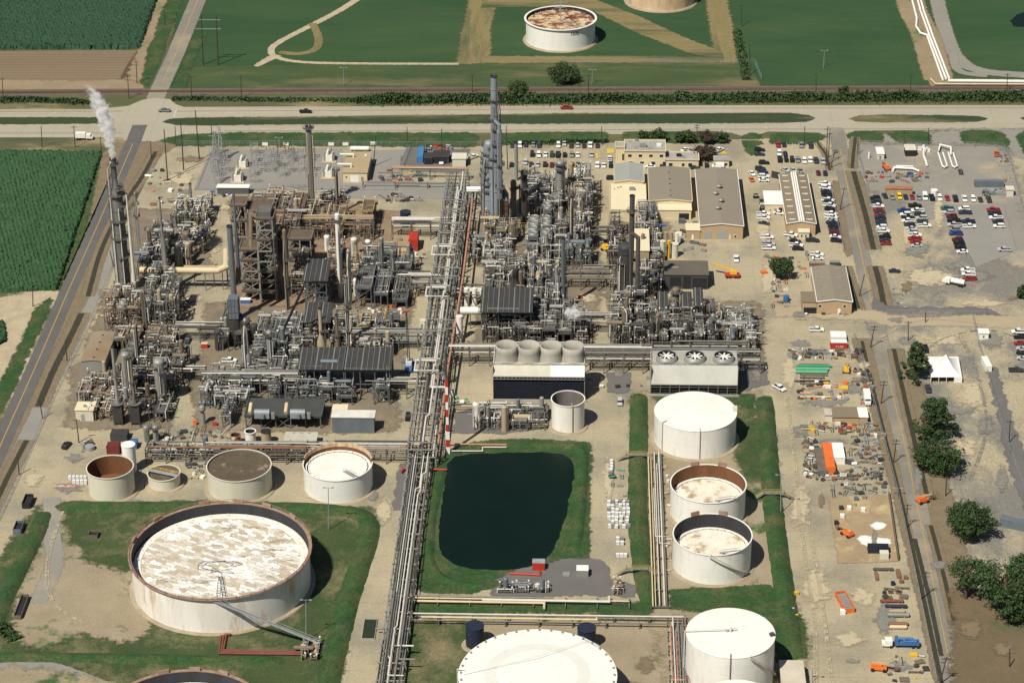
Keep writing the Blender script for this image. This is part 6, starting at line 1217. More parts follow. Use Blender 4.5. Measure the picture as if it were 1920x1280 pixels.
m = MB(); m.box(a.x+.6, b.x-.6, a.y+1, a.y+8, h+.5, h+2.8); m.build('top_cab', steel, t)
tower('rust-decked left tower of the coker block carrying a blue-grey cyclone', 440, 466, 500, 9, 387, 'rustlight', 4, 3, brace=.4)
tower('rusty middle tower behind the tall braced coker tower', 468, 512, 500, 10, 398, 'rustlight', 5, 4, brace=.4)
tower('brown open tower right of the coker with pale drum on top', 545, 585, 510, 9, 450, 'rustlight', 3, 5, brace=.6)
fill(446, 560, 475, 392, 4, 2, 8, 14, 'rusty', 110, 'the rusty coker yard', G1, 26)
fill(545, 630, 560, 470, 3, 3, 7, 13, 'rusty', 111, 'the rust-stained unit east of the coker', G1, 26, skip=((1, 0), (1, 1)))
fill(650, 730, 545, 496, 3, 2, 6, 9, 'rusty', 211, 'the unit behind the white column', G1, 26)
fill(560, 700, 452, 402, 5, 1, 6, 10, 'rusty', 112, 'the pipeway north of the white column', G1, 26, yellow=True)
fill(465, 560, 392, 372, 3, 1, 4, 7, 'rusty', 113, 'the small pipe group below the substation', G1, 20)
fill(600, 650, 385, 372, 2, 1, 4, 6, 'grey', 114, 'the yellow-railed group below the control building', G1, 16, yellow=True)
fill(665, 765, 580, 490, 3, 2, 7, 12, 'blue', 115, 'the blue-grey unit by the pipe bridges', G1, 28)
x0, x1, y0, y1 = px_rect(574, 614, 585, 545); module('dark green-grey sloping-roofed cooler house below the rusty unit', (x0, x1, y0, y0+14), 13, 'blue', 5, 'roof', G1, 12)
fill(395, 455, 690, 600, 2, 3, 5, 9, 'dark', 116, 'the heater group with soot-black drums', G1, 18, skip=((0, 0), (1, 0)))
fill(470, 560, 690, 612, 4, 2, 6, 9, 'blue', 117, 'the unit around the grey columns', G1, 26)
fill(566, 640, 672, 612, 3, 2, 7, 10, 'dark', 118, 'the brown furnace block', G1, 26, tops={(0, 1): 'roof', (1, 1): 'roof'})
fill(640, 740, 672, 606, 4, 2, 5, 7, 'grey', 119, 'the unit left of the mobile crane', G1, 26, yellow=True)
fill(376, 470, 768, 706, 4, 3, 5, 8, 'blue', 120, 'the left half of the long blue-grey unit', G1, 26)
fill(470, 560, 755, 700, 3, 2, 7, 10, 'blue', 121, 'the centre of the long blue-grey unit', G1, 26)
x0, x1, y0, y1 = px_rect(560, 732, 752, 700)
for i in range(2):
    fillb = (x0+(x1-x0)*i/2+.3, x0+(x1-x0)*(i+1)/2-.3, y0+4, y0+16); module(('left', 'right')[i]+' half of the long cooler with a dark ribbed sloping roof', fillb, 10.5, 'blue', 60+i, 'roof', G1, 16)
fill(560, 735, 760, 740, 5, 1, 6, 9, 'blue', 122, 'the pipe racks in front of the long ribbed cooler', G1, 26)
fill(370, 440, 802, 762, 3, 1, 5, 8, 'blue', 123, 'the pump group near the ball-topped tank', G1, 24)
# centre-north block
fill(905, 975, 452, 420, 3, 1, 5, 8, 'grey', 124, 'the exchanger rows below the brown furnace', G1, 26, yellow=True)
fill(880, 960, 500, 460, 4, 2, 4, 6, 'grey', 125, 'the pump rows east of the main rack', G1, 22)
fill(985, 1055, 410, 345, 3, 3, 6, 10, 'grey', 126, 'the pipe jungle left of the banded column', G1, 30)
fill(1060, 1108, 475, 350, 3, 5, 9, 15, 'grey', 127, 'the tall unit by the car park', G1, 28, tops={(1, 4): 'fans'}, yellow=True)
fill(985, 1062, 505, 415, 3, 4, 8, 12, 'grey', 128, 'the cooler deck in the centre block', G1, 30, tops={(0, 1): 'fans', (1, 1): 'fans', (0, 2): 'fans', (1, 2): 'fans', (1, 3): 'fans'})
fill(905, 985, 575, 500, 4, 3, 5, 9, 'dark', 129, 'the unit around the conical furnace', G1, 28)
fill(985, 1050, 600, 508, 4, 3, 8, 12, 'grey', 130, 'the grey pipe forest behind the cooling tower', G1, 36)
fill(1055, 1112, 505, 480, 3, 1, 7, 10, 'blue', 131, 'the blue-piped group right of the dark stack', G1, 26)
x0, x1, y0, y1 = px_rect(905, 995, 640, 606); module('long brown-roofed boiler structure behind the four fan stacks', (x0, x1, y0, y1), 12, 'dark', 70, 'roof', G1, 34)
fill(905, 1100, 652, 615, 7, 1, 7, 10, 'dark', 132, 'the pipe fronts behind the four fan stacks', G1, 40, gap=.8)
fill(1005, 1098, 632, 595, 4, 1, 8, 11, 'grey', 133, 'the grey pipe fronts under the steam plume', G1, 34)
# east dark block
fill(1143, 1212, 660, 572, 3, 4, 7, 12, 'dark', 134, 'the dark block below the black tower', G1, 34)
fill(1140, 1165, 560, 430, 1, 6, 7, 12, 'dark', 135, 'the narrow block left of the black tower', G1, 28)
fill(1195, 1240, 560, 430, 2, 5, 5, 9, 'dark', 136, 'the narrow block right of the black tower', G1, 24)
fill(1170, 1235, 428, 400, 3, 1, 5, 8, 'blue', 137, 'the ducts under the cream shop building', G1, 24)
fill(1212, 1345, 664, 590, 6, 3, 7, 11, 'dark', 138, 'the dense dark pipe block above the three fans', G1, 36, tops={(1, 2): 'roof', (3, 2): 'roof', (4, 2): 'roof'})
fill(1345, 1416, 668, 600, 4, 3, 6, 9, 'grey', 139, 'the stick-like pipe block at the east plant road', G1, 42)
fill(275, 575, 862, 845, 10, 1, 2.5, 4, 'grey', 140, 'the pipe group just behind the tank row', G1, 18)
# pumps by the pond, valves etc.
fill(935, 1030, 1114, 1100, 3, 1, 1.2, 1.8, 'grey', 141, 'the low manifold on the asphalt below the pond', G1, 16)
fill(1145, 1190, 1118, 1096, 2, 1, 1.8, 2.5, 'rusty', 142, 'the low valve pit right of the asphalt', G1, 16)
fill(560, 600, 1240, 1205, 2, 1, 1.2, 1.8, 'rusty', 144, 'the rusty valve pit by the stair bridge', G1, 12)
fill(1090, 1140, 752, 742, 1, 1, 2, 3, 'grey', 145, 'the yard by the silver car', G1, 8) if False else None
fill(885, 1025, 808, 772, 4, 2, 3, 5, 'grey', 146, 'the pump pad before the rust-stained empty tank', G1, 18)
fill(700, 830, 835, 800, 1, 1, 5, 7, 'grey', 147, 'the railed platform at the rack bend', G1, 20) if False else None

# ---------------------------------------------------------------- stacks and columns
column('tall ringed grey-brown tower with a narrow steaming stack on top by the left road', 234, 548, 298, 23, M('weathered_tower_shell', (.2, .195, .175), .55, .15, c2=(.1, .1, .092), amt=.8, sc=.25, stretch=(1, 1, .35), fine=.1), 'stack_tower', 'tower', (.28, .42, .55, .66, .74, .78, .96), profile=[(1.12, 0), (1.05, .5), (1.0, .775), (.47, .81), (.43, .965), (.5, .97), (.5, 1.0)], head='open', pipe=4, rings=12, n=28)
column('slender pale stack right of the tall ringed tower', 254, 558, 363, 8.6, pipew, 'stack', 'stack', (), profile=[(1, 0), (1, .22), (.62, .25), (.55, .7), (.38, .73), (.35, 1)], head='open')
column('grey pipe column behind the slender pale stack', 262, 470, 362, 4, vess, plats=(.6, .8, .97), pipe=3)
column('grey stepped stack with a black tip in the western unit', 313, 545, 371, 14.5, vess, 'stack', 'stack', (.62,), profile=[(1, 0), (1, .28), (.68, .32), (.64, .56), (.33, .62), (.22, .93), (.26, 1)], head='open')
column('thin dark stack at the far side of the western unit', 360, 395, 344, 4.5, vess, 'stack', 'stack', head='open')
column('pale upright vessel, left of the two north of the cream duct', 335, 498, 456, 13, vess, 'pressure_vessel', 'vessel', (.95,), pipe=1)
column('tan upright vessel, right of the two north of the cream duct', 355, 500, 456, 12, vesst, 'pressure_vessel', 'vessel', (.5,), pipe=1)
column('round-headed vessel standing behind the two upright vessels', 351, 468, 437, 15, vessbr, 'pressure_vessel', 'vessel')
column('brown column left of the stepped grey stack', 284, 490, 430, 7.5, vessbr, plats=(.5, .97), pipe=2)
column('blue-grey stack rising from the furnace beside the coker', 442, 600, 424, 11.2, vessb, 'stack', 'stack', (.38,), taper=.95, head='open')
bx0, bx1, by0, by1 = px_rect(432, 451, 650, 640); t = thing('furnace', 'grey box furnace on a soot-black drum below the blue-grey stack', 'furnace', ((bx0+bx1)/2, by0+3, 0)); m = MB(); m.cyl(((bx0+bx1)/2, by0+3, 0), ((bx0+bx1)/2, by0+3, 12), 3.0, n=28); m.build('drum', vessd, t); m = MB(); m.box(bx0, bx1, by0, by0+5, 12, 20); m.build('box', vessb, t); m = MB(); [m.bar((bx0+(bx1-bx0)*k/3, by0-.05, 12), (bx0+(bx1-bx0)*k/3, by0-.05, 20), .15) for k in range(4)]; [m.bar((bx0, by0-.05, 12+8*k/3), (bx1, by0-.05, 12+8*k/3), .15) for k in range(4)]; m.build('stiffeners', bsteel, t)
column('soot-black drum left of the grey box furnace', 411, 655, 620, 15, vessd, 'furnace_drum', 'drum', pipe=1, head='dome')
column('soot-black drum right of the grey box furnace', 478, 640, 610, 15, vessd, 'furnace_drum', 'drum', pipe=1)
column('pinkish-tan funnel-bottomed drum of the coker, left', 444, 468, 410, 13, pink, 'coke_drum', 'drum', profile=[(.3, 0), (.9, .25), (1, .3), (1, .55), (.35, .72), (.3, 1)], head='flat')
column('pinkish-tan straight drum of the coker, right', 467, 470, 413, 13, pink, 'coke_drum', 'drum', (.9,))
column('tan pipe column with a bent top left of the braced towers', 471, 500, 397, 5.5, vessbr, 'pipe_column', pipe=2)
t = bigpipe('brown overhead duct bending over the coker top', [(470, 470, 22), (470, 400, 24), (489, 412, 26), (489, 404, 26)], .9, vessbr)
bigpipe('salmon overhead duct across the coker top', [(474, 417, 22), (512, 411, 23)], .85, M('salmon_tan_duct', (.4, .27, .18), .6))
bigpipe('pale U-shaped duct at the top of the tall braced coker tower', [(498, 432, 26), (498, 440, 26), (512, 440, 26), (517, 432, 26)], .7, pipecr)
column('very tall grey-tan stack with a thin pipe north of the rusty unit', 586, 395, 237, 11, M('concrete_tan_stack', (.3, .275, .215), .7, c2=(.24, .215, .165), sc=.15, stretch=(1, 1, .2), fine=.04), 'stack', 'stack', (.98,), head='open', pipe=2, n=24)
column('thin brown column below the control building', 634, 402, 318, 5.2, vessbr, plats=(.2, .98), pipe=1)
column('bright white column with two ringed platforms', 639, 558, 402, 9.2, whitew, plats=(.42, .94), pipe=1, platm=bsteel, n=24)
column('grey column on the dark balconied unit near the red container', 718, 530, 446, 8, vess, plats=(.15, .6), pipe=2)
column('slim column behind the dark balconied unit', 738, 540, 470, 6, vess, plats=(.9,), pipe=1)
column('dark column standing right of the white column', 657, 570, 470, 7.5, vess, plats=(.7,), pipe=2)
column('brown column in front of the rusty unit', 541, 580, 432, 8, vessbr, plats=(.3, .63), pipe=2, profile=[(.7, 0), (.7, .3), (1, .33), (1, 1)])
column('slender stack with ringed platforms in the middle unit', 655, 668, 520, 6.5, vess, 'stack', 'stack', (.15, .33, .6, .66), pipe=2, head='open')
column('bottle-shaped tan furnace stack', 604, 672, 578, 16.5, vesst, 'furnace_stack', 'stack', (.55,), profile=[(.9, 0), (1, .1), (1, .33), (.42, .5), (.4, 1)], head='open')
column('smaller brown bottle-shaped stack right of the tan one', 634, 668, 590, 12, vessbr, 'furnace_stack', 'stack', (.5,), profile=[(.7, 0), (1, .15), (1, .35), (.5, .5), (.45, 1)], head='open')
column('grey column with a wide collar platform behind the long cooler', 508, 690, 622, 11.5, vess, plats=(.93, .97), pipe=2)
column('grey column with balcony left of the wide-collared column', 466, 705, 600, 8, vess, plats=(.5, .85, .97), pipe=2, profile=[(1.7, 0), (1.7, .4), (1, .43), (1, 1)])
upright('flat grey panelled duct standing beside the balconied column', 460, 706, 648, .8, galv, 'upright_duct')
column('silver column with a domed top in the lower left block', 304, 755, 677, 20.5, vess, plats=(.78, .9), pipe=3, n=28)
column('tall grey column in the lower left block', 243, 755, 664, 17, vess, plats=(.98,), pipe=3, n=24)
column('thin stack on a black heater, left of the lower left pair', 224, 794, 650, 7, vess, 'heater_stack', 'stack', (.62,), base=(1.7, 8.5), profile=[(1.2, 0), (1.6, .28), (1.1, .36), (.85, .4), (.8, 1)], head='open')
column('thin stack on a black heater, right of the lower left pair', 256, 794, 671, 7, vessbr, 'heater_stack', 'stack', (.62,), base=(1.7, 8.5), profile=[(1.2, 0), (1.5, .3), (1.1, .38), (.8, .42), (.6, 1)], head='open')
column('leaning-looking brown column above the metal barn', 274, 636, 546, 7, vessbr, plats=(.3,), pipe=2)
column('brown pipe column behind the lower left pair', 262, 700, 610, 6, vessbr, pipe=2)
column('white thin column right of the lower left block', 281, 690, 640, 4.5, pipew, pipe=1)
column('ball-topped grey standpipe west of the compressor deck', 381, 795, 762, 14, vess, 'ball_tank', 'vessel', profile=[(.7, 0), (.62, .6), (.4, .75), (.95, .8), (1, .9), (.8, .99)], head='dome')
column('tallest grey stack of the plant with spiral strakes', 929, 425, 143, 21, stackm, 'main_stack', 'stack', (.3, .36, .42, .47, .5, .56, .66, .71, .725, .85), profile=[(1.0, 0), (1.0, .46), (.8, .5), (.68, .56), (.62, .75), (.56, 1)], head='open', pipe=3, n=28, rings=6)
column('wide blue-grey stepped tower at the foot of the tallest stack', 919, 414, 268, 31, stackm, 'stepped_tower', 'tower', (.25, .35, .42, .5, .58, .65, .74, .8, .88, .96), profile=[(1.12, 0), (1.08, .45), (.98, .55), (.8, .64), (.76, .85), (.6, 1)], pipe=6, n=30, rings=8, platm=bsteel)
column('straight blue-grey column right of the tallest stack', 937.5, 372, 245, 9.5, stackm, plats=(.15, .5, .8), pipe=None, rings=3, z0=17)
sa, sb = G(929, 425), G(937.5, 372, 17); ze = HT(929, 425, 226); t = thing('crossover_duct', 'elbowed duct joining the tallest stack to the column beside it', 'duct', (sa.x, sa.y, 0)); m = MB(); zc = next(z for z in range(20, 90) if PR((sb.x, sb.y, z))[1] < 247); m.tube([(sa.x, sa.y, ze), (sb.x, sb.y-.5, zc+3), (sb.x, sb.y-.3, zc-1)], .75, 12); m.build('duct', stackm, t)
t = bigpipe('elbowed grey crossover pipe from the tallest stack to its neighbour', [(930, 410, 40), (938, 360, 30)], .4, vessb) if False else None
column('tall plain grey column beside the car park edge', 968, 338, 268, 6.6, vess, head='open')
column('brown column with a ragged insulated top', 963, 425, 340, 11, vessbr, plats=(.85,), pipe=3)
column('black column with a brown crown', 983, 418, 322, 13.5, vessd, plats=(.68, .98), pipe=2, profile=[(1, 0), (1, .65), (.95, .66), (.95, 1)])
column('grey column behind the black column', 1000, 345, 313, 8, vess, plats=(), pipe=1)
column('wide grey column with three pale bands beside the car park', 1050, 384, 305, 15.5, vess, plats=(.04, .85, .98), pipe=2, rings=4, n=28, platm=bsteel)
column('brown mottled column with a round head right of the banded column', 1072, 482, 356, 6.6, vessbr, plats=(.93,), pipe=2)
column('darker column right of the brown mottled one', 1092, 430, 366, 5.5, vessbr, plats=(.5, .95), pipe=1)
column('dark green-grey stack near the steam plume', 1056, 580, 447, 8.6, vessb, 'stack', 'stack', (.35,), head='open', taper=.9)
column('lower brown column in the exchanger rows', 961, 455, 418, 14, vessbr, plats=(.4,), pipe=2)
column('conical sooty furnace with a dark crown', 967, 560, 503, 23, vessd, 'conical_furnace', 'furnace', (.3,), profile=[(1, 0), (1, .45), (.9, .5), (.45, .72), (.55, .74), (.52, 1)], pipe=3)
column('huge black tower at the west side of the dark block', 1172, 570, 462, 28, vessd, 'black_tower', 'tower', (.25, .5, .75), pipe=4, n=30, rings=5)
column('tall rusty-topped grey stack with a ringed platform', 1182, 575, 367, 10, M('sooty_stack', (.1, .092, .085), .75, c2=(.05, .045, .042), amt=.8, sc=.12, stretch=(1, 1, .3), fine=.1), 'stack', 'stack', (.86,), head='open', n=22, profile=[(.75, 0), (.75, .4), (1, .5), (.95, 1)])
upright('grey duct rising beside the tall rusty-topped stack', 1194, 584, 446, .85, MT['sooty_stack'], side=-2.6)
column('pair column with dark mottling north of the dense dark block', 1266, 592, 542, 14, vessbr, plats=(.9,), pipe=3)
column('grey column standing in the dense dark pipe block', 1335, 645, 590, 8, vess, plats=(.4, .85), pipe=2)
column('small brown column in front of the dense dark pipe block', 1232, 650, 590, 9, vessbr, plats=(.5, .9), pipe=2)
column('squat brown column left of the small brown one', 1170, 640, 582, 10, vessbr, plats=(.5, .9), pipe=2)
column('grey column beside the stick-like pipe block', 1362, 650, 622, 6, vess, pipe=1)
column('tan domed vessel on the pump pad, right', 946, 808, 762, 11.5, vesst, 'pressure_vessel', 'vessel', pipe=1)
column('stained white vessel on the pump pad, left', 893, 800, 757, 13, whitew, 'pressure_vessel', 'vessel', pipe=2)
column('grey vessel between the two on the pump pad', 914, 800, 762, 10, vess, 'pressure_vessel', 'vessel')
for k, x in enumerate((276, 293)): column(('left', 'right')[k]+' grey silo on legs behind the long pipe rack', x, 826, 800, 11, vess, 'silo', 'silo', (.95,))
column('blue-grey cyclone on the rust-decked coker tower', 446.5, 500, 361, 7.5, vessb, 'cyclone', 'vessel', z0=24, profile=[(1, 0), (1, .45), (.5, .6), (.35, .8), (.6, 1)], head='flat')
for lb, x, y, ty, w_, mt_ in (('fat cream upright vessel, first of the cream group left of the red container', 665, 482, 448, 13, cream), ('white upright vessel, second of the cream group left of the red container', 691, 482, 452, 11, whitew), ('pale grey tank-like vessel behind the white column', 614, 470, 443, 11, whitew), ('stained cream vessel in the unit east of the coker', 570, 470, 440, 10, vesst), ('tan vessel under the yellow-railed pipes', 702, 402, 380, 7, vesst), ('white bullet vessel standing in the blue-grey unit', 668, 552, 524, 10, whitew)): column(lb, x, y, ty, w_, mt_, 'pressure_vessel', 'vessel', (.9,), pipe=1)
# brown furnace box under the tallest stack
a, b = G(922, 424), G(953, 424); t = thing('furnace', 'box furnace with red-brown panels under the tallest stack', 'furnace', ((a.x+b.x)/2, a.y+4, 0)); m = MB(); frame(m, a.x, b.x, a.y, a.y+8, 5, 1, 0, R, .5); m.build('legs', dsteel, t); m = MB(); m.box(a.x, b.x, a.y, a.y+8, 5, 11.5); m.build('brown_casing', M('brown_furnace_panel', (.13, .06, .04), .7, c2=(.08, .04, .03), sc=.5), t); m = MB(); m.add([(a.x, a.y, 11.5), (b.x, a.y, 11.5), (b.x, a.y+8, 11.5), (a.x, a.y+8, 11.5), ((a.x+b.x)/2-1.2, a.y+3, 17), ((a.x+b.x)/2+1.2, a.y+3, 17), ((a.x+b.x)/2+1.2, a.y+5, 17), ((a.x+b.x)/2-1.2, a.y+5, 17)], [(0, 1, 5, 4), (1, 2, 6, 5), (2, 3, 7, 6), (3, 0, 4, 7), (4, 5, 6, 7)]); m.build('hood', bsteel, t); m = MB(); [m.bar((a.x+(b.x-a.x)*k/4, a.y-.06, 5), (a.x+(b.x-a.x)*k/4, a.y-.06, 11.5), .2) for k in range(5)]; [m.bar((a.x, a.y-.08, 5+z), (b.x, a.y-.08, 5+z), .2) for z in (0, 2.2, 4.4, 6.5)]; m.build('ribs', dsteel, t)
# compressors on their deck
a, b = G(462, 802), G(602, 802); t = thing('compressor_deck', 'dark grated compressor deck on legs in front of the long unit', 'platform', ((a.x+b.x)/2, a.y+6, 0)); m = MB(); frame(m, a.x, b.x, a.y, a.y+13, 4.5, 1, .4, R, .4); m.build('frame', bsteel, t); m = MB(); m.box(a.x-.5, b.x+.5, a.y-.5, a.y+13.5, 4.7, 4.9); m.build('deck', M('dark_green_grating', (.06, .065, .06), .8, fine=.2), t); m = MB(); railing(m, [(a.x-.5, a.y-.5, 4.9), (b.x+.5, a.y-.5, 4.9), (b.x+.5, a.y+13.5, 4.9), (a.x-.5, a.y+13.5, 4.9)], 1.1, .1, 2.5, True); m.build('handrails', bsteel, t)
for k, px_ in enumerate((492, 559)):
    p = G(px_, 782, 5); t = thing('compressor', ('left', 'right')[k]+' blue-grey compressor with a cream silencer on the grated deck', 'compressor', (p.x, p.y, 5), 'deck compressors'); m = MB(); m.box(p.x-2.7, p.x+2.7, p.y-1.4, p.y+1.4, 5.2, 6.9); m.cyl((p.x-2.7, p.y, 6.9), (p.x+2.7, p.y, 6.9), 1.3, n=16); m.build('casing', stackm, t); m = MB(); m.cyl((p.x-4.2, p.y-1.5, 7.6), (p.x-4.2, p.y+2.8, 9), .7, n=14); m.build('silencer', pipecr, t); m = MB(); m.box(p.x+3.4, p.x+4.6, p.y-1.6, p.y-.4, 5.2, 7.4); m.build('control_cabinet', vess, t); m = MB(); m.cyl((p.x+.5, p.y-2, 5.5), (p.x+.5, p.y-1.4, 7), .7, n=12); m.build('motor', vessb, t)
# striped mast
p = G(840, 850); hh = HT(840, 850, 655); t = thing('striped_mast', 'red-and-white banded mast beside the pond end of the rack', 'mast', (p.x, p.y, 0)); m = MB()
for k in range(10): m.m = k % 2; z0, z1 = hh*.72*k/10, hh*.72*(k+1)/10; w_ = 1.3 if k < 3 else .75; m.box(p.x-w_/2-.1, p.x+w_/2+.1, p.y-w_/2, p.y+w_/2, z0, z1-.01)
m.build('banded_shaft', [wht, redp], t); m = MB(); m.cyl((p.x, p.y, hh*.72), (p.x, p.y, hh), .3); m.build('tip', piped, t)
# mobile crane and lifts
p = G(767, 690); t = thing('mobile_crane', 'blue mobile crane with a raised black lattice boom and outriggers', 'crane', (p.x, p.y, 0)); m = MB(); m.box(p.x-1.3, p.x+1.3, p.y-4.5, p.y+4.5, .9, 1.7); [m.bar((p.x-3.4, p.y+y, .5), (p.x+3.4, p.y+y, .5), .35) for y in (-3.8, 3.6)]; m.build('carrier', bluep, t); m = MB(); m.box(p.x-1.1, p.x+1.1, p.y-1.5, p.y+2.2, 1.8, 3.2); m.build('cab', M('crane_white', (.6, .62, .65), .5), t); tp = Vector((p.x-.5, p.y+1.5, HT(765, 684, 583))); m = MB(); q = Vector((p.x, p.y, 3)); [m.bar(q+Vector((a, b, 0)), tp+Vector((a*.4, b*.4, 0)), .2) for a in (-.4, .4) for b in (-.4, .4)]
for k in range(20): u, v = q.lerp(tp, k/20), q.lerp(tp, (k+1)/20); m.bar(u+Vector((-.4, -.4, 0)), v+Vector((.4, -.4, 0)), .1)
m.build('boom', blackp, t)
for x, y, dx, dz, lb in ((1373, 520, -8, 4.5, 'yellow telescopic crane with its boom lowered beside the white pickup'), (507, 668, 13, 26, 'grey crane with a black boom leaning over the grey columns')):
    p = G(x, y); t = thing('telescopic_crane', lb, 'crane', (p.x, p.y, 0), 'small cranes'); m = MB(); m.box(p.x-3, p.x+3, p.y-1.2, p.y+1.2, .8, 1.7); m.build('carrier', redp if y < 600 else vessb, t); m = MB(); m.box(p.x-1, p.x+1.8, p.y-1, p.y+1, 1.75, 3); m.build('cab', yelp if y < 600 else vessb, t); m = MB(); m.bar((p.x+1.5, p.y, 2.8), (p.x+dx, p.y+(3 if y < 600 else 6), dz), .7, .7); m.build('boom', yelp if y < 600 else blackp, t)
    for a in (-2.2, -1, 1.2, 2.3):
        for s_ in (-1, 1): m = MB(); m.cyl((p.x+a, p.y+s_*1.15-.2, .55), (p.x+a, p.y+s_*1.15+.2, .55), .55, n=12); m.build('wheel', rubber, t)
def lift(label, x, y, deg, mat, L=6):
    p = G(x, y); t = thing('boom_lift', label, 'boom lift', (0, 0, 0), 'boom lifts'); m = MB(); m.box(-L*.35, L*.3, -1.1, 1.1, .6, 1.5); m.box(-L*.3, L*.1, -.9, .9, 1.5, 2.2); m.build('chassis', mat, t); m = MB(); m.bar((-L*.3, 0, 2.4), (L*.6, 0, 2.0), .45, .5); m.bar((L*.6, 0, 2.0), (-L*.05, .4, 2.7), .35); m.build('boom', M('tan_boom', (.5, .36, .2), .6) if mat is orangep else mat, t); m = MB(); m.box(L*.6, L*.78, -.7, .7, .8, 1.0); railing(m, [(L*.6, -.7, .9), (L*.78, -.7, .9), (L*.78, .7, .9), (L*.6, .7, .9)], 1, .1, 1, True); m.build('basket', rust, t)
    for a in (-L*.25, L*.22):
        for s_ in (-1, 1): m = MB(); m.cyl((a, s_*1.15-.22, .55), (a, s_*1.15+.22, .55), .58, n=14); m.build('wheel', rubber, t)
    t.location = (p.x, p.y, .2); t.rotation_euler = (0, 0, math.radians(deg)); return t
lift('orange boom lift with a tan folded boom near the bottom of the east yard', 1648, 1256, -8, orangep, 7.5); lift('bright orange boom lift crossing the right road', 1730, 942, 28, orangep, 6); lift('orange boom lift with raised arm on the sandy pad', 1588, 1004, 130, orangep, 6)
lift('yellow boom lift near the rusty bridge left of the black tower', 1136, 470, -30, yelp, 5); lift('yellow telehandler beside the green pipes', 1587, 698, 80, yelp, 4.5); lift('orange-armed lift in the metering yard', 1662, 318, 100, orangep, 6)
# ================================================================ SUBSTATION
def gantry(label, x, y, h, w_=3.2, mat=galv, kind='frame'):
    p = G(x, y); t = thing('switchgear_stand' if kind != 'mast' else 'lattice_mast', label, 'switchgear' if kind != 'mast' else 'lattice mast', (p.x, p.y, 0), 'substation gear'); m = MB()
    if kind == 'mast':
        for a in (-1, 1):
            for b in (-1, 1): m.bar((p.x+a*1.4, p.y+b*1.4, 0), (p.x+a*.25, p.y+b*.25, h), .2)
        for k in range(8):
            z0, z1 = h*k/8, h*(k+1)/8; w0, w1 = 1.4-1.15*k/8, 1.4-1.15*(k+1)/8; m.bar((p.x-w0, p.y-w0, z0), (p.x+w1, p.y-w1, z1), .13); m.bar((p.x+w0, p.y-w0, z0), (p.x-w1, p.y-w1, z1), .13)
        m.build('lattice', mat, t); m = MB(); m.bar((p.x-2.5, p.y, h*.8), (p.x+2.5, p.y, h*.8), .2); m.build('crossarm', mat, t); return
    for a in (-w_/2, w_/2): m.bar((p.x+a, p.y, 0), (p.x+a, p.y, h), .2); m.bar((p.x+a, p.y+2.4, 0), (p.x+a, p.y+2.4, h), .2)
    m.bar((p.x-w_/2-.4, p.y, h), (p.x+w_/2+.4, p.y, h), .22); m.bar((p.x-w_/2-.4, p.y+2.4, h), (p.x+w_/2+.4, p.y+2.4, h), .22); m.bar((p.x, p.y, h), (p.x, p.y+2.4, h), .2); m.build('stand', mat, t); m = MB()
    for a in (-.45, 0, .45):
        for b in (0, 2.4): m.cyl((p.x+a*w_, p.y+b, h), (p.x+a*w_, p.y+b, h+1.3), .13, n=8)
    m.bar((p.x-w_*.45, p.y, h+1.3), (p.x-w_*.45, p.y+2.4, h+1.3), .12); m.bar((p.x+w_*.45, p.y, h+1.3), (p.x+w_*.45, p.y+2.4, h+1.3), .12); m.build('insulators', rust if mat is rust else vess, t)
rr = random.Random(44); k = 0
for j, y in enumerate((292, 299, 307, 315, 324, 333)):
    for i in range(11):
        x = 405+i*17.5+rr.uniform(-4, 4)
        if rr.random() < .34 or (438 < x < 468 and y > 290 and y < 345): continue
        gantry(uniq(f'{ORD[i]} switchgear stand from the left, {ORD[j]} substation row from the highway'), x, y, rr.choice([2.2, 3, 4, 5]), rr.uniform(2, 3.6), rust if rr.random() < .12 and i > 6 else galv); k += 1
for i, (x, y, h) in enumerate(((408, 343, 11), (415, 300, 16), (404, 292, 12))): gantry(('near', 'middle', 'far')[i]+' lattice mast at the left side of the substation', x, y, h, kind='mast')
for i, (x, y) in enumerate(((447, 338), (456, 312), (617, 330), (618, 300))):
    p = G(x, y); t = thing('power_transformer', ('near left', 'far left', 'near right', 'far right')[i]+' big white power transformer of the substation', 'transformer', (p.x, p.y, 0), 'power transformers'); m = MB(); m.box(p.x-1.5, p.x+1.5, p.y-2.4, p.y+2.4, .4, 3.2); m.build('tank', whitew, t); m = MB(); m.cyl((p.x-.6, p.y-2.2, 4.2), (p.x-.6, p.y+2.2, 4.2), .5, n=12); m.build('conservator', whitew, t); m = MB()
    for v in (-1.6, -.5, .6, 1.7): m.cyl((p.x+.7, p.y+v, 3.2), (p.x+.9, p.y+v, 5.4), .17, n=8)
    m.build('bushings', vess, t); m = MB(); [m.box(p.x+s_*1.5-(.9 if s_ < 0 else 0), p.x+s_*1.5+(.9 if s_ > 0 else 0), p.y-2+v, p.y-1.8+v, .8, 3) for s_ in (-1, 1) for v in (0, .7, 1.4, 2.1, 2.8, 3.5)]; m.build('radiator_fins', vess, t); m = MB(); m.box(p.x-3.2, p.x+3.2, p.y-4.4, p.y+4, .25, .4); m.build('plinth', pale, t)
for i, x in enumerate((497, 536, 621, 648, 700)): crate(ORD[i]+' white sign panel from the left on the highway fence', 'sign_panel', 'sign', x, 273.5 if i < 4 else 272, 2.6, .12, 1.5, wht, group='white sign panels')
crate('long white horizontal tank behind the control building', 'horizontal_tank', 'tank', 675, 284, 8, 2, 2.0, whitew, kind='hdrum')
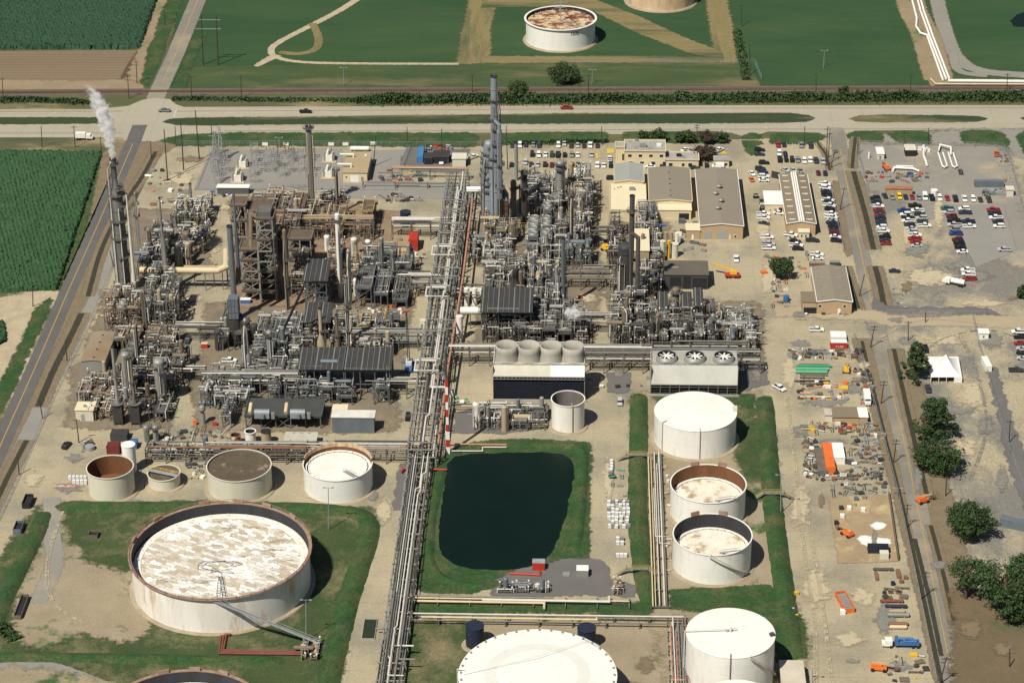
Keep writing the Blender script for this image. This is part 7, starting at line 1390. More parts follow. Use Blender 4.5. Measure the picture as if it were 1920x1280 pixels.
# ================================================================ POLES, LAMPS, LATTICE LINES
for i, (bx, by, tx, ty, ar) in enumerate(((314.5, 339, 307.5, 243, 0), (344.5, 320.5, 338.3, 225, 0), (374, 300, 366, 207, 0))): pole(('near', 'middle', 'far')[i]+' of the three tall bare poles left of the substation', bx, by, tx, ty, .25, 0)
for i, (bx, by, tx, ty, ar, lb) in enumerate(((381, 122, 377, 28, 0, 'left leg'), (409, 122, 405, 28, 0, 'right leg'))): pole(lb+' of the H-frame pylon beside the side road', bx, by, tx, ty, .28, 0, name='pylon_pole')
a, b = G(381, 122), G(409, 122); t = thing('pylon_crossarms', 'pair of pale crossarms bolted across the H-frame pylon poles', 'crossarm', (a.x, a.y, 0)); hp = HT(381, 122, 28); m = MB(); [m.bar((a.x-2.6, a.y, z), (b.x+2.6, b.y, z), .35) for z in (hp*.9, hp*.72)]; m.build('crossarms', vess, t)
PL = [(6, 190, 4, 146, 1, 'by the railway at the far left edge'), (242, 185, 239, 142, 2, 'by the railway left of the junction'), (257, 156, 255, 114, 2, 'on the turned earth strip'), (79, 277, 77, 236, 0, 'at the left edge of the highway verge'), (141, 276, 138, 236, 1, 'behind the service bus'), (201, 277, 197, 236, 1, 'near the tall ringed tower top'), (191, 296, 188, 257, 1, 'on the verge by the cane field'),
      (309, 48, 308, 22, 1, 'on the dirt verge at the far left field'), (359, 188, 358, 142, 1, 'beside the railway right of the junction'), (453, 184, 451, 142, 1, 'in the railway verge above the black pickup'), (886, 174, 885, 140, 1, 'by the railway left of the tallest stack'), (1103, 178, 1103, 140, 1, 'by the railway right of the dark tree'), (1530, 182, 1530, 138, 1, 'in the brush belt east of the meadow tank'), (1888, 172, 1889, 138, 1, 'by the railway at the far right'), (1707, 178, 1708, 140, 1, 'by the railway below the pipelines'),
      (1391, 50, 1389, 8, 1, 'beside the meadow track at the top'), (1407, 140, 1405, 84, 0, 'at the meadow fence corner'), (330, 275, 328, 237, 0, 'on the grass left of the bare tall poles'), (284, 297, 282, 265, 0, 'beside the drain near the left road'), (397, 252, 396, 235, 0, 'on the highway verge by the bare tall poles'), (764, 272, 763, 238, 0, 'on the verge by the black sheds'), (829, 288, 828, 242, 0, 'behind the charcoal shed'), (952, 318, 949, 236, 0, 'in the office car park left corner'), (1129, 272, 1128, 237, 0, 'on the lawn by the office car park'), (1307, 268, 1307, 233, 2, 'on the office lawn'), (1508, 274, 1509, 237, 0, 'in the lot above the long hall'),
      (1549, 312, 1552, 238, 2, 'at the road mouth, the tallest there'), (1553, 296, 1556, 248, 2, 'second beside the road mouth'), (1558, 315, 1566, 280, 1, 'leaning at the road mouth'), (1575, 394, 1583, 352, 1, 'leaning right of the packed car column'), (1608, 290, 1609, 258, 0, 'beside the fenced metering yard'), (1695, 268, 1695, 247, 0, 'on the metering yard lawn'), (1741, 272, 1741, 240, 0, 'at the metering yard gate'), (1611, 556, 1621, 514, 0, 'leaning over the right road by the warehouse'), (1632, 652, 1640, 610, 2, 'leaning at the lane crossing'), (1703, 640, 1703, 602, 1, 'left of the big tent trees'), (1652, 757, 1658, 713, 2, 'leaning in the drain verge by the box truck'), (1675, 868, 1681, 823, 2, 'leaning by the junk yard'),
      (1698, 991, 1702, 944, 2, 'leaning by the sandy pad'), (1727, 1123, 1737, 1070, 2, 'leaning between the yard and right road'), (1762, 1282, 1775, 1231, 2, 'lowest leaning one at the bottom right'), (1773, 930, 1775, 893, 1, 'beside the solid round oak'), (1893, 1250, 1893, 1214, 0, 'short one in the dirt lot'), (1892, 830, 1894, 788, 1, 'by the far right asphalt lane'), (213, 500, 206, 470, 0, 'beside the left ditch below the ringed tower'), (62, 575, 61, 540, 1, 'on the pale dirt by the left cane field'), (126, 677, 122, 638, 0, 'beside the metal barn ditch'), (122, 440, 121, 408, 1, 'at the edge of the left cane field'), (148, 830, 143, 785, 1, 'in the lower left corner of the plant'), (80, 785, 74, 748, 0, 'beside the lower left ditch'), (36, 890, 33, 855, 0, 'beside the ditch at the lower left edge'),
      (700, 312, 705, 254, 0, 'of galvanised steel by the control building'), (1735, 605, 1736, 585, 0, 'thin one near the lane fence')]
for i, (bx, by, tx, ty, ar, lb) in enumerate(PL): pole(f'utility pole {lb}', bx, by, tx, ty, .19, ar, cans=1 if i in (26, 27, 40) else 0)
for bx, by, tx, ty, lb in ((616, 994, 615.5, 914, 'tall white floodlight pole in front of the rusty-rimmed tank'), (574, 1202, 573.5, 1124, 'tall thin white floodlight pole right of the largest tank'), (645, 160, 644, 127, 'white-armed lamp pole in the meadow north of the railway'), (1110, 158, 1111, 131, 'lamp pole by the meadow tree'), (1544, 128, 1546, 95, 'lamp pole standing in the bright far meadow'), (1464, 962, 1464, 890, 'slim lamp pole on the east bank edge'), (1523, 1280, 1524, 1252, 'short lamp pole at the bottom beside the cream roof'), (524, 277, 523, 258, 'white lamp pole on the highway verge'), (1682, 930, 1683, 915, 'little lamp by the junk yard')):
    pole(lb, bx, by, tx, ty, .14, 0, 'lamp_pole', galv, 'lamp poles', 'lamp pole', lamp=True)
# ================================================================ FENCES
fence('fence along the highway verge from the bare poles to the offices', [(330, 273), (600, 273), (880, 275), (945, 271)]); fence('fence round the left and lower side of the substation', [(396, 283), (366, 357), (640, 357), (742, 358)]); fence('fence between gravel lot and substation lot', [(768, 280), (752, 320), (742, 358)])
fence('meadow fence corner east of the mown tracks', [(1060, 119), (1415, 119), (1428, 150)]); fence('fence round the metering yard', [(1612, 290), (1606, 272), (1880, 276), (1894, 300)]); fence('fence along the west side of the contractor lot', [(1607, 285), (1622, 340), (1650, 470)]); fence('fence between metering yard and corner lot', [(1782, 272), (1802, 330)])
fence('fence beside the lane crossing', [(1662, 590), (1850, 592), (1886, 594)]); fence('fence west of the right road drain', [(1600, 628), (1640, 760), (1684, 930), (1720, 1100), (1755, 1280)]); fence('fence along the left ditch', [(235, 425), (190, 560), (100, 745), (25, 915), (-20, 1010)]); fence('fence east of the packed car column', [(1556, 345), (1574, 440), (1582, 470)]); fence('fence down the yard right of the big tent', [(1822, 590), (1835, 650), (1862, 740), (1895, 850), (1925, 930)])
fence('fence behind the red container', [(1556, 607), (1622, 608), (1635, 640)]); fence('fence at the east side of the corner lot', [(1888, 285), (1925, 420)])
# ================================================================ CONTAINERS, SKIPS AND YARD GOODS
t = crate('red shipping container with a white roof and white lettering in the yard', 'shipping_container', 'container', 1572, 652, 6.2, 2.6, 2.7, redp, extra=wht, kind='container'); p = G(1572, 652); word('K LINE', (p.x+.3, p.y-1.36, .9), 1.0, wht, t)
crate('white-roofed trailer standing right behind the lettered red container', 'site_trailer', 'trailer', 1571, 638, 5.8, 5.0, 2.6, white, extra=wht)
crate('orange-roofed container in the junk yard left of the white-roofed one', 'shipping_container', 'container', 1553, 866, 3.2, 17, 2.8, orangep, kind='container'); crate('white flat-roofed shed in the junk yard', 'site_trailer', 'trailer', 1568, 856, 5, 10.5, 2.6, whitew, extra=wht)
crate('blue-grey rusty tank box left of the orange container', 'storage_box', 'container', 1538, 870, 3, 16, 2, vessb, kind='container', extra=brsteel)
crate('long bright blue container beside the charcoal sheds', 'shipping_container', 'container', 789, 296, 2.6, 12.5, 2.8, M('bright_blue_paint', (.06, .2, .42), .5), kind='container'); crate('tall red container beside the brown-roofed building', 'shipping_container', 'container', 776, 464, 3.6, 8, 5.2, redp, kind='container'); crate('maroon red container behind the rusty open tank', 'shipping_container', 'container', 214, 848, 4.4, 3, 3.4, M('maroon_paint', (.15, .03, .025), .6), kind='container')
crate('dark tarpaulin-roofed frame behind the maroon container', 'tarpaulin_shelter', 'shelter', 225, 822, 6, 4.5, 2.6, MT['dark_wall'], extra=MT['charcoal_roof']); crate('blue tarp-covered box behind the tall thin white tank', 'covered_box', 'box', 252, 838, 2.4, 3.5, 2.5, bluep)
crate('very long charcoal container in the corner lot', 'long_container', 'container', 1854, 350, 12.5, 2.4, 2.7, vessb, kind='container'); crate('red box near the steam plume', 'tool_box', 'box', 1088, 561, 1.8, 1.2, 1.3, redp); crate('small red hut under the western pipe bridge', 'tool_hut', 'shed', 384, 652, 2.4, 1.6, 2, redp, extra=pipecr)
crate('orange-yellow lift truck body on the plant road', 'tool_cart', 'cart', 403, 798, 1.6, 1.2, 1.3, redp); crate('orange cabinet beside the ball-topped standpipe', 'cabinet', 'cabinet', 366, 797, 1.1, 1, 2, orangep)
crate('black oblong frac tank on the sandy pad', 'frac_tank', 'tank', 1646, 1035, 6.6, 2.3, 2.6, navy, kind='container', extra=blackp); crate('cream trailer with a rail in front of the black frac tank', 'site_trailer', 'trailer', 1657, 1046, 2.8, 2.2, 2.4, cream)
crate('black dumpster with dark ribs beside the left ditch', 'dumpster', 'dumpster', 53, 945, 2.6, 6, 2.3, blackp, kind='skip'); crate('grey dumpster below the black one beside the left ditch', 'dumpster', 'dumpster', 36, 994, 2.6, 5.5, 2.2, vessb, kind='skip'); crate('brown bin alone in the grassy basin', 'scrap_bin', 'bin', 176, 1006, 3, 3, 1.6, brsteel, kind='skip'); crate('long rusty trough lying in the basin dirt', 'long_trough', 'trough', 41, 1142, 2.2, 12, 1.8, brsteel, kind='skip')
crate('orange open skip full of scrap in the lower right yard', 'open_skip', 'skip', 1584, 1133, 3.2, 10, 1.9, orangep, .22, kind='skip', extra=vess); crate('white box at the foot of the orange skip', 'white_box', 'box', 1580, 1150, 1.6, 1.4, 1.4, wht)
crate('dark grey long trailer cut by the right edge', 'office_trailer', 'trailer', 1900, 988, 9, 3, 2.9, vessb, -.4); crate('dark grey-blue long bin in the small trailer row', 'long_container', 'container', 1500, 497, .8, .8, .5, rust) if False else None
crate('white slim bus-like trailer beside the grey lane', 'trailer', 'trailer', 1849, 688, 2.2, 8, 2.4, wht, .1); crate('brick-red long store south of the packed cars', 'container_store', 'container', 1532, 500, 6, 1.8, 1.8, M('dull_red_brown', (.17, .08, .06), .8), kind='container', extra=vess)
crate('dark open trailer right of the brick-red store', 'flat_trailer', 'trailer', 1565, 498, 4, 2, 1.9, MT['dark_wall'], extra=vess); crate('blue round tank at the end of the wind-fence yard', 'round_tank', 'tank', 1474, 565, 2.4, 2.4, 2.4, bluep, kind='drum'); crate('white-green tall box by the yard wall', 'portable_toilet', 'toilet', 1512, 480, 1.2, 1.2, 2.2, vess)
crate('dark angled billboard panel beside the long hall', 'board_panel', 'panel', 1454, 335, 4, .3, 3.2, MT['charcoal_roof'], -.5); crate('white spherical cover behind the contractor cars', 'dome_cover', 'cover', 1751, 366, 3, 3, 2.5, wht, kind='drum'); crate('white satellite dish stand in the metering yard', 'dish_stand', 'dish', 1629, 297, .8, .8, 2.8, wht, kind='drum')
crate('blue box with a white lid under the braced coker towers', 'tool_box', 'box', 461, 568, 4, 2, 1.8, bluep, extra=wht); crate('white skid-mounted box near the rack bend', 'equipment_box', 'box', 848, 742, 1.8, 1.8, 2, wht); crate('cream cube by the plant road left of the main rack', 'equipment_box', 'box', 794, 611, 2.6, 2, 2.6, cream)
crate('concrete sump pit beside the main south rack', 'sump_pit', 'pit', 693, 1180, 4, 11, .6, concr, kind='skip', extra=M('green_sump_water', (.03, .04, .02), .3)); crate('white-roofed pump shelter right of the pond pumps', 'pump_shelter', 'shelter', 1092, 1078, 3.8, 3.2, 2.8, vess, extra=wht); crate('grey-roofed pump shelter in the pond corner', 'pump_shelter', 'shelter', 1010, 1066, 4, 2.6, 3, redp, extra=galv)
crate('grey square hatch on the asphalt pad', 'hatch', 'hatch', 1062, 1078, 2.2, 2.6, .4, vess); crate('white horizontal drum on the asphalt below the pond', 'horizontal_drum', 'drum', 1015, 1102, 3.6, 1.6, 1.5, white, kind='hdrum')
for k, (x0, y, w_, mt_, lb) in enumerate(((1548, 689, 66, greenp, 'dark green coated pipe, farthest of the green stack'), (1542, 694, 62, greenp2, 'pale green coated pipe, second of the green stack'), (1541, 697, 60, greenp, 'mid green coated pipe, third of the green stack'), (1541, 700.5, 59, greenp2, 'pale green coated pipe, nearest of the green stack'), (1546, 685.5, 56, piped, 'dark grey pipe lying behind the green stack'), (1534, 705, 52, brsteel, 'thin brown beam below the green stack'), (1530, 710, 46, piped, 'dark rod pile below the green stack'), (1540, 716, 56, blackp, 'black pipe in the middle laydown row'), (1545, 721, 40, brsteel, 'brown bent pipe in the middle laydown row'), (1550, 746, 76, pipecr, 'long pale timber in the lower laydown row'), (1544, 799, 40, vessb, 'grey pipe bundle by the trailer office, farther'), (1546, 802, 48, pipeg, 'grey pipe bundle by the trailer office, nearer'))):
    xs_ = {0: 1493, 1: 1492, 2: 1492, 3: 1492, 4: 1498}.get(k, 1500); a, b = G(xs_, y), G(xs_+w_, y+.6); t = thing('coated_pipe' if k < 4 else 'stock_pipe', lb, 'pipe', (a.x, a.y, 0), 'pipes lying in the yard'); m = MB(); r_ = (.55 if k < 4 else .3)
    m.cyl((a.x, a.y, .25+r_), (b.x, b.y, .25+r_), r_, n=10); m.build('pipe', mt_, t); m = MB(); [m.obox(a.lerp(b, f)+Vector((0, 0, .15)), .3, 1.6, .3) for f in (.15, .85)]; m.build('bearers', wood, t)
for k, (x, y, w_, r_, mt_, lb) in enumerate(((1656, 1070, 6.2, .5, piped, 'dark heavy pipe below the sandy pad'), (1672, 1130, 7, .55, M('dark_red_pipe', (.18, .06, .045), .7), 'dark red tube in the exchanger store, farthest'), (1680, 1140, 6.5, .6, navy, 'black tube in the exchanger store'), (1682, 1149, 4.5, .55, vesst, 'rust-ended tan tube in the exchanger store'), (1684, 1157, 6.5, .7, vess, 'silver exchanger shell in the store'), (1684, 1173, 5.8, .6, rust, 'rusty exchanger shell in the store'), (1684, 1179, 5, .6, pipecr, 'cream exchanger shell in the store'))):
    t = crate(lb, 'exchanger_shell', 'exchanger', x, y, w_, 1, r_*2, mt_, kind='hdrum', group='exchanger shells in store')
for k, (x, y) in enumerate(((1643, 1082), (1684, 1078), (1674, 1096), (1690, 1092), (1698, 1085))): crate(('upright rusty tube', 'fat rusty tube', 'blue chair-like rack', 'rusty ring stack', 'small rusty ring')[k]+' below the sandy pad', 'scrap_tube', 'scrap', x, y, 1.2 if k else .9, 4.5 if k < 2 else 1.3, 1, rust if k != 2 else navy, group='scrap below the sandy pad')
for k, (x, y) in enumerate(((1568, 983), (1579, 970), (1592, 955), (1605, 938), (1618, 958), (1620, 935), (1577, 955), (1600, 948))): crate(uniq(('black', 'white', 'white', 'green', 'white', 'grey', 'dark', 'tan')[k]+' equipment piece, '+ORD[k]+' on the sandy pad north part'), 'equipment_piece', 'equipment', x, y, 1.4, 1.4, 1.2, (blackp, wht, wht, vessb, wht, vess, dsteel, vesst)[k], group='equipment on the sandy pad')
a, b, c_ = G(1666, 928), G(1684, 1052), G(1575, 1056); t = thing('pad_wall', 'low rusty brown wall along the right side of the sandy pad', 'wall', (a.x, a.y, 0)); m = MB(); m.bar((a.x, a.y, .9), (b.x, b.y, .9), .3, 1.8); m.build('wall', brsteel, t)
# totes on the chemical strip
rr = random.Random(12); k = 0; rowsT = [(1145, 870, 1, 5, 4.6), (1141, 943, 5, 6, 7), (1152, 985, 0, 0, 0)]
spots = [(1146+rr.uniform(-1, 1), 868+i*5.5) for i in range(5)]+[(1142+j*7+rr.uniform(-1.5, 1.5), 944+i*7.5+rr.uniform(-1, 1)) for i in range(7) for j in range(6) if rr.random() < .85]+[(1158+j*8, 1013+i*8) for i in range(2) for j in range(2)]+[(1158+j*7, 1044) for j in range(3)]
wrd = ['first', 'second', 'third', 'fourth', 'fifth', 'sixth', 'seventh']
spots.sort(key=lambda s: (round(s[1]/7.5), s[0])); rws = {}
for s in spots: rws.setdefault(round(s[1]/7.5), []).append(s)
for j, (kk, rw) in enumerate(sorted(rws.items())):
    for i, (x, y) in enumerate(rw): crate(uniq(f'{ORD[i]} white tote from the left in row {ORD[j]} of the chemical strip'), 'chemical_tote', 'tote', x, y, 1.3, 1.3, 1.3, wht if rr.random() < .8 else vess, rr.uniform(-.1, .1), 'chemical totes', 'tote')
for k in range(9): crate(ORD[k]+' white tote left of the rusty open tank', 'chemical_tote', 'tote', 131+(k % 5)*7.2+(k//5)*8, 899+(k//5)*8, 1.3, 1.3, 1.5, wht, kind='tote', group='totes left of the rusty tank')
crate('flat dull board with red and white writing left of the rusty tank', 'painted_board', 'board', 125, 912, 6, 1.2, .25, M('red_white_board', (.6, .55, .5), .7, c3=(.5, .05, .03), sc3=1.2, t3=.5, w3=.02))
# scattered yard goods: each its own piece
def clutter(where, xl, xr, yt, yb, n, seed, mats, smin=.6, smax=2.2, hmax=1.3, name=None, slope=0.0, group=None):
    rr = random.Random(seed); cells = []; nc = max(1, int((n*1.6*(xr-xl)/max(1, (yb-yt)*1.6))**.5)); nr = max(1, n//nc+1)
    for j in range(nr):
        for i in range(nc): cells.append((j, i))
    rr.shuffle(cells); cells = sorted(cells[:n])
    ROWW = ['northmost', 'second', 'third', 'fourth', 'fifth', 'sixth', 'seventh', 'eighth', 'ninth', 'tenth', 'eleventh', 'twelfth', 'thirteenth']
    for j, i in cells:
        y = yt+(yb-yt)*(j+rr.uniform(.2, .8))/nr; x = xl+(xr-xl)*(i+rr.uniform(.15, .85))/nc+slope*(y-yt); kd = rr.choice(['box', 'drum', 'hdrum', 'skip', 'box', 'frame', 'frame']); mt_ = rr.choice(mats); mn = mt_.name.replace('_paint', '').replace('_', ' ').split()
        adj = {'rusty steel': 'rusty', 'white paint': 'white'}.get(mt_.name.replace('_', ' '), mn[0]); nm = {'box': 'crate', 'drum': 'drum', 'hdrum': 'gas_cylinder', 'skip': 'bin', 'frame': 'bent_piping'}[kd]
        lb = uniq(f"{adj} {nm.replace('_', ' ')}, {ROWW[min(j, 12)]} row, {ORD[min(i, 29)]} from left, {where.replace('the ', '', 1)}"); s = rr.uniform(smin, smax)*1.2
        if kd == 'frame':
            p = G(x, y); t = thing(nm, lb, 'piping', (p.x, p.y, 0), group or 'goods in '+where); m = MB(); L = s*rr.uniform(.8, 1.4); z = rr.uniform(.5, hmax); aa = rr.choice([0, PI/2, rr.uniform(0, 3)]); u = Vector((math.cos(aa), math.sin(aa), 0)); v = Vector((-u.y, u.x, 0)); m.tube([p-u*L, p-u*L+Vector((0, 0, z)), p+u*L+Vector((0, 0, z)), p+u*L], .12, 6); m.build('top_pipe', mt_, t); m = MB(); m.tube([p-u*L+v*.7, p-u*L+v*.7+Vector((0, 0, z*.7)), p+u*L+v*.7+Vector((0, 0, z*.7)), p+u*L*.9+v*1.4], .1, 6); m.build('low_pipe', rr.choice(mats), t)
        else: crate(lb, nm, {'pipe_frame': 'frame'}.get(nm, nm), x, y, s*rr.uniform(.7, 1.4), s*rr.uniform(.5, 1.1), rr.uniform(.5, hmax), mt_, rr.uniform(-.4, .4), group or 'goods in '+where, kd, rr.choice(mats) if kd == 'skip' else None)
mixm = [rust, brsteel, vess, wht, dsteel, galv, vesst, bsteel, piped]
clutter('the crowded junk yard', 1508, 1532, 822, 898, 46, 1, mixm, .6, 1.6, 1.2)
clutter('the lower junk yard strip', 1530, 1655, 884, 902, 40, 2, mixm, .6, 1.8, 1.1)
clutter('the right half of the junk yard', 1590, 1655, 840, 884, 34, 3, mixm, .5, 1.6, 1.1)
clutter('the strip under the red container', 1476, 1612, 655, 674, 44, 4, mixm, .6, 2.2, 1.3)
clutter('the strip along the yard fence', 1600, 1630, 690, 762, 34, 5, mixm+[redp], .6, 1.6, 1.4, slope=.2)
clutter('the row under the trailer office', 1510, 1645, 793, 814, 40, 6, mixm+[redp, yelp], .6, 2, 1.3)
clutter('the laydown row of timbers', 1492, 1590, 714, 752, 34, 7, [wht, brsteel, yelp, orangep, dsteel, vess], .6, 2.2, .9)
clutter('the yard around the bushy tree', 1430, 1520, 480, 520, 20, 8, mixm+[orangep, yelp], .6, 1.8, 1.5)
clutter('the wall left of the warehouse', 1448, 1478, 520, 580, 18, 9, mixm+[orangep], .6, 1.5, 1.3)
clutter('the frontage of the twin-bay warehouse', 1500, 1590, 584, 592, 12, 10, mixm, .5, 1.6, 1.2)
clutter('the row north of the contractor cars', 1622, 1740, 322, 345, 34, 11, mixm+[orangep, bluep, redp], .5, 2.0, 1.2)
clutter('the junk by the charcoal container', 1835, 1885, 356, 368, 16, 12, [vess, galv, dsteel, bsteel], .5, 2.0, 1.2)
clutter('the dirt strip right of the corner lot', 1868, 1890, 290, 345, 16, 13, [vesst, brsteel, galv], .4, 1.6, .8, slope=.25)
clutter('the gravel lot west of the main rack', 712, 790, 320, 345, 20, 14, mixm+[yelp, orangep], .7, 2.0, 1.3)
clutter('the scrap rows on the gravel lot', 715, 785, 362, 380, 18, 15, [vess, galv, dsteel, vesst], .8, 2.4, 1.0)
clutter('the flat stock below the substation', 480, 640, 362, 374, 24, 16, [galv, vess, dsteel], .8, 2.6, .6)
clutter('the ground by the thin far column', 275, 345, 318, 390, 22, 17, mixm+[orangep], .6, 2.2, 1.2)
clutter('the ground left of the substation', 395, 440, 360, 372, 8, 18, [yelp, bluep, dsteel, wht], .8, 1.6, 1.2)
clutter('the yard right of the black tower', 1222, 1330, 415, 475, 30, 19, mixm+[bluep, orangep], .6, 2.2, 2.0)
clutter('the floor under the pipe bridges', 700, 800, 476, 500, 16, 20, [yelp, redp, bluep, rust, wht], .6, 1.8, 1.4)
clutter('the floor left of the red mobile gear', 690, 770, 575, 592, 12, 21, [orangep, redp, rust, wht, vesst], .6, 1.8, 1.3)
clutter('the pad in front of the low cooling basin', 1100, 1220, 700, 735, 8, 22, [vess, dsteel, cream], .6, 1.8, 1.2)
clutter('the ground behind the long pipe rack', 295, 430, 808, 826, 22, 23, mixm, .7, 2.2, 1.4)
clutter('the foot of the tank row pipework', 345, 385, 868, 900, 12, 24, mixm, .6, 1.6, 1.4)
clutter('the plant corner by the black SUV', 150, 175, 828, 850, 6, 25, [galv, vess, dsteel], 1, 2.2, 1.6)
clutter('the lower right bits by the orange lift', 1665, 1740, 1225, 1280, 16, 26, [dsteel, brsteel, yelp, galv], .6, 2.0, .7)
clutter('the exchanger store edge', 1655, 1700, 1100, 1125, 10, 27, [dsteel, brsteel, rust, navy], .6, 1.8, .9)
clutter('the pump row under the cooling tower', 850, 880, 740, 760, 6, 28, [wht, vess, greenp2], .7, 1.4, 1.6)
clutter('the strip beside the tank basin road', 1135, 1175, 860, 935, 8, 29, [vess, greenp, yelp, dsteel], .7, 1.6, 1.0)
clutter('the middle of the contractor yard right edge', 1672, 1700, 540, 580, 8, 30, [vesst, brsteel, galv], .4, 1.4, .6)
clutter('the pipes at the paired tank foot', 1242, 1262, 855, 1090, 16, 31, [pipew, pipeg, vesst], .6, 1.6, 1.0)
clutter('the yard north of the sandy pad', 1560, 1665, 905, 928, 22, 34, mixm, .6, 1.8, 1.0)
clutter('the yard below the trailer row', 1600, 1660, 815, 840, 16, 35, mixm+[bluep], .6, 1.8, 1.2)
clutter('the east bank toe', 1480, 1500, 1100, 1160, 5, 32, [redp, yelp, galv], .6, 1.2, 1.2)
clutter('the shed back row by the highway fence', 800, 850, 273, 282, 14, 33, [dsteel, galv, redp, vess], .6, 2.0, 1.4)
# crossovers, railway, steam
for k, (x, y) in enumerate(((1190, 862), (1192, 1076), (1448, 934))):
    p = G(x, y); t = thing('footbridge', ('upper', 'lower', 'eastern')[k]+' yellow-railed footbridge over the grass bank', 'footbridge', (p.x, p.y, 0), 'bank footbridges'); m = MB(); P = [(p.x-6, p.y-1, .3), (p.x-3, p.y, 2.1), (p.x+4, p.y, 2.1), (p.x+7, p.y-1, .3)]; [m.bar(a, b, 1.2, .15) for a, b in zip(P, P[1:])]; m.build('walkway', vess, t); m = MB(); [railing(m, [(q[0], q[1]+s_, q[2]) for q in P], 1.1, .1, 2) for s_ in (-.6, .6)]; m.build('handrails', M('dull_yellow_rail', (.4, .32, .12), .6), t)
def railway():
    a, b = G(-300, 176.5), G(2300, 165); P = [G(*q) for q in ((-300, 176.5), (300, 172), (1000, 169), (1500, 167), (2300, 165))]; t = thing('railway_track', 'railway line of rusty rails and dark sleepers across the top', 'railway', (0, P[1].y, 0))
    for s_ in (-.75, .75): m = MB(); [m.bar(u+Vector((0, s_, .55)), v+Vector((0, s_, .55)), .16, .18) for u, v in zip(P, P[1:])]; m.build('rail', rust, t)
    m = MB()
    for u, v in zip(P, P[1:]):
        n = int((v-u).length/1.1)
        for i in range(n): q = u.lerp(v, i/n); m.box(q.x-.22, q.x+.22, q.y-1.3, q.y+1.3, .3, .46)
    o = m.build('sleepers', umber, t); o['kind'] = 'stuff'
railway()
def steam(name, label, m, dens, shape):
    """steam: a closed hull whose density thins smoothly to nothing at its skin"""
    mt_ = bpy.data.materials.new('steam'); mt_.use_nodes = True; nn = mt_.node_tree.nodes; L = mt_.node_tree.links; nn.remove(nn['Principled BSDF']); v = nn.new('ShaderNodeVolumePrincipled'); v.inputs['Color'].default_value = (1, 1, 1, 1); v.inputs['Anisotropy'].default_value = 0
    g = nn.new('ShaderNodeNewGeometry'); tx = nn.new('ShaderNodeTexNoise'); tx.inputs['Scale'].default_value = .5; tx.inputs['Detail'].default_value = 6; tx.inputs['Roughness'].default_value = .6; L.new(g.outputs['Position'], tx.inputs['Vector'])
    def op(o, a, b=None, c=None):
        q = nn.new('ShaderNodeMath'); q.operation = o
        for k, x in enumerate((a, b, c)):
            if x is None: continue
            if isinstance(x, (int, float)): q.inputs[k].default_value = x
            else: L.new(x, q.inputs[k])
        return q.outputs[0]
    sp = nn.new('ShaderNodeSeparateXYZ'); L.new(g.outputs['Position'], sp.inputs[0]); X, Y, Z = sp.outputs
    fall = shape(op, X, Y, Z)
    nz = op('MULTIPLY', op('SUBTRACT', tx.outputs['Fac'], .5), 3.4); d = op('MAXIMUM', op('ADD', fall, nz), 0); L.new(op('MULTIPLY', op('MINIMUM', d, 1.0), dens), v.inputs['Density']); L.new(v.outputs[0], nn['Material Output'].inputs['Volume'])
    return tag(m.build(name, mt_), label, 'steam', kind='stuff')
p = G(234, 548); zt = HT(234, 548, 300); m = MB(); n = 16; vs = []
PT = [i/17 for i in range(18)]; axx = lambda f: p.x-1.0*f-7.5*f**3
for f in PT:
    for k in range(n): a = 2*PI*k/n; q = 1.15*(1.25+4.6*f**.85); vs.append((axx(f)+q*math.cos(a), p.y+q*math.sin(a), zt+.6+33*f))
m.add(vs, [(i*n+k, i*n+(k+1) % n, (i+1)*n+(k+1) % n, (i+1)*n+k) for i in range(17) for k in range(n)]+[tuple(range(n-1, -1, -1)), tuple(range(17*n, 18*n))])
def sh(op, X, Y, Z):
    f = op('MAXIMUM', op('DIVIDE', op('SUBTRACT', Z, zt+.6), 33.0), .001); ax = op('SUBTRACT', op('SUBTRACT', p.x, f), op('MULTIPLY', op('POWER', f, 3.0), 7.5)); r = op('ADD', op('MULTIPLY', op('POWER', f, .85), 4.6), 1.25)
    d2 = op('ADD', op('POWER', op('SUBTRACT', X, ax), 2.0), op('POWER', op('SUBTRACT', Y, p.y), 2.0)); q = op('DIVIDE', op('SQRT', d2), r)
    return op('SUBTRACT', op('SUBTRACT', .95, op('MULTIPLY', q, 1.15)), op('MULTIPLY', op('POWER', f, 5.0), 1.4))
steam('steam_plume', 'white steam drifting up from the tall ringed tower by the left road', m, 1.5, sh)
c = G(1074, 586, 14); m = MB(); vs = []; n = 16; rx, ry, rz = 5.0, 3.2, 3.4
m.lathe((0, 0, 0), [(math.sin(PI*(i+.02)/10.04)*1.0, -math.cos(PI*(i+.02)/10.04)) for i in range(11)], n); m.v = [(c.x+v[0]*rx*1.05, c.y+v[1]*ry*1.05, c.z+v[2]*rz*1.05) for v in m.v]
def sh(op, X, Y, Z):
    d2 = op('ADD', op('ADD', op('POWER', op('DIVIDE', op('SUBTRACT', X, c.x), rx), 2.0), op('POWER', op('DIVIDE', op('SUBTRACT', Y, c.y), ry), 2.0)), op('POWER', op('DIVIDE', op('SUBTRACT', Z, c.z), rz), 2.0)); return op('SUBTRACT', .9, op('MULTIPLY', op('SQRT', d2), 1.35))
steam('steam_puff', 'small white steam puff above the centre pipe racks', m, 1.6, sh)
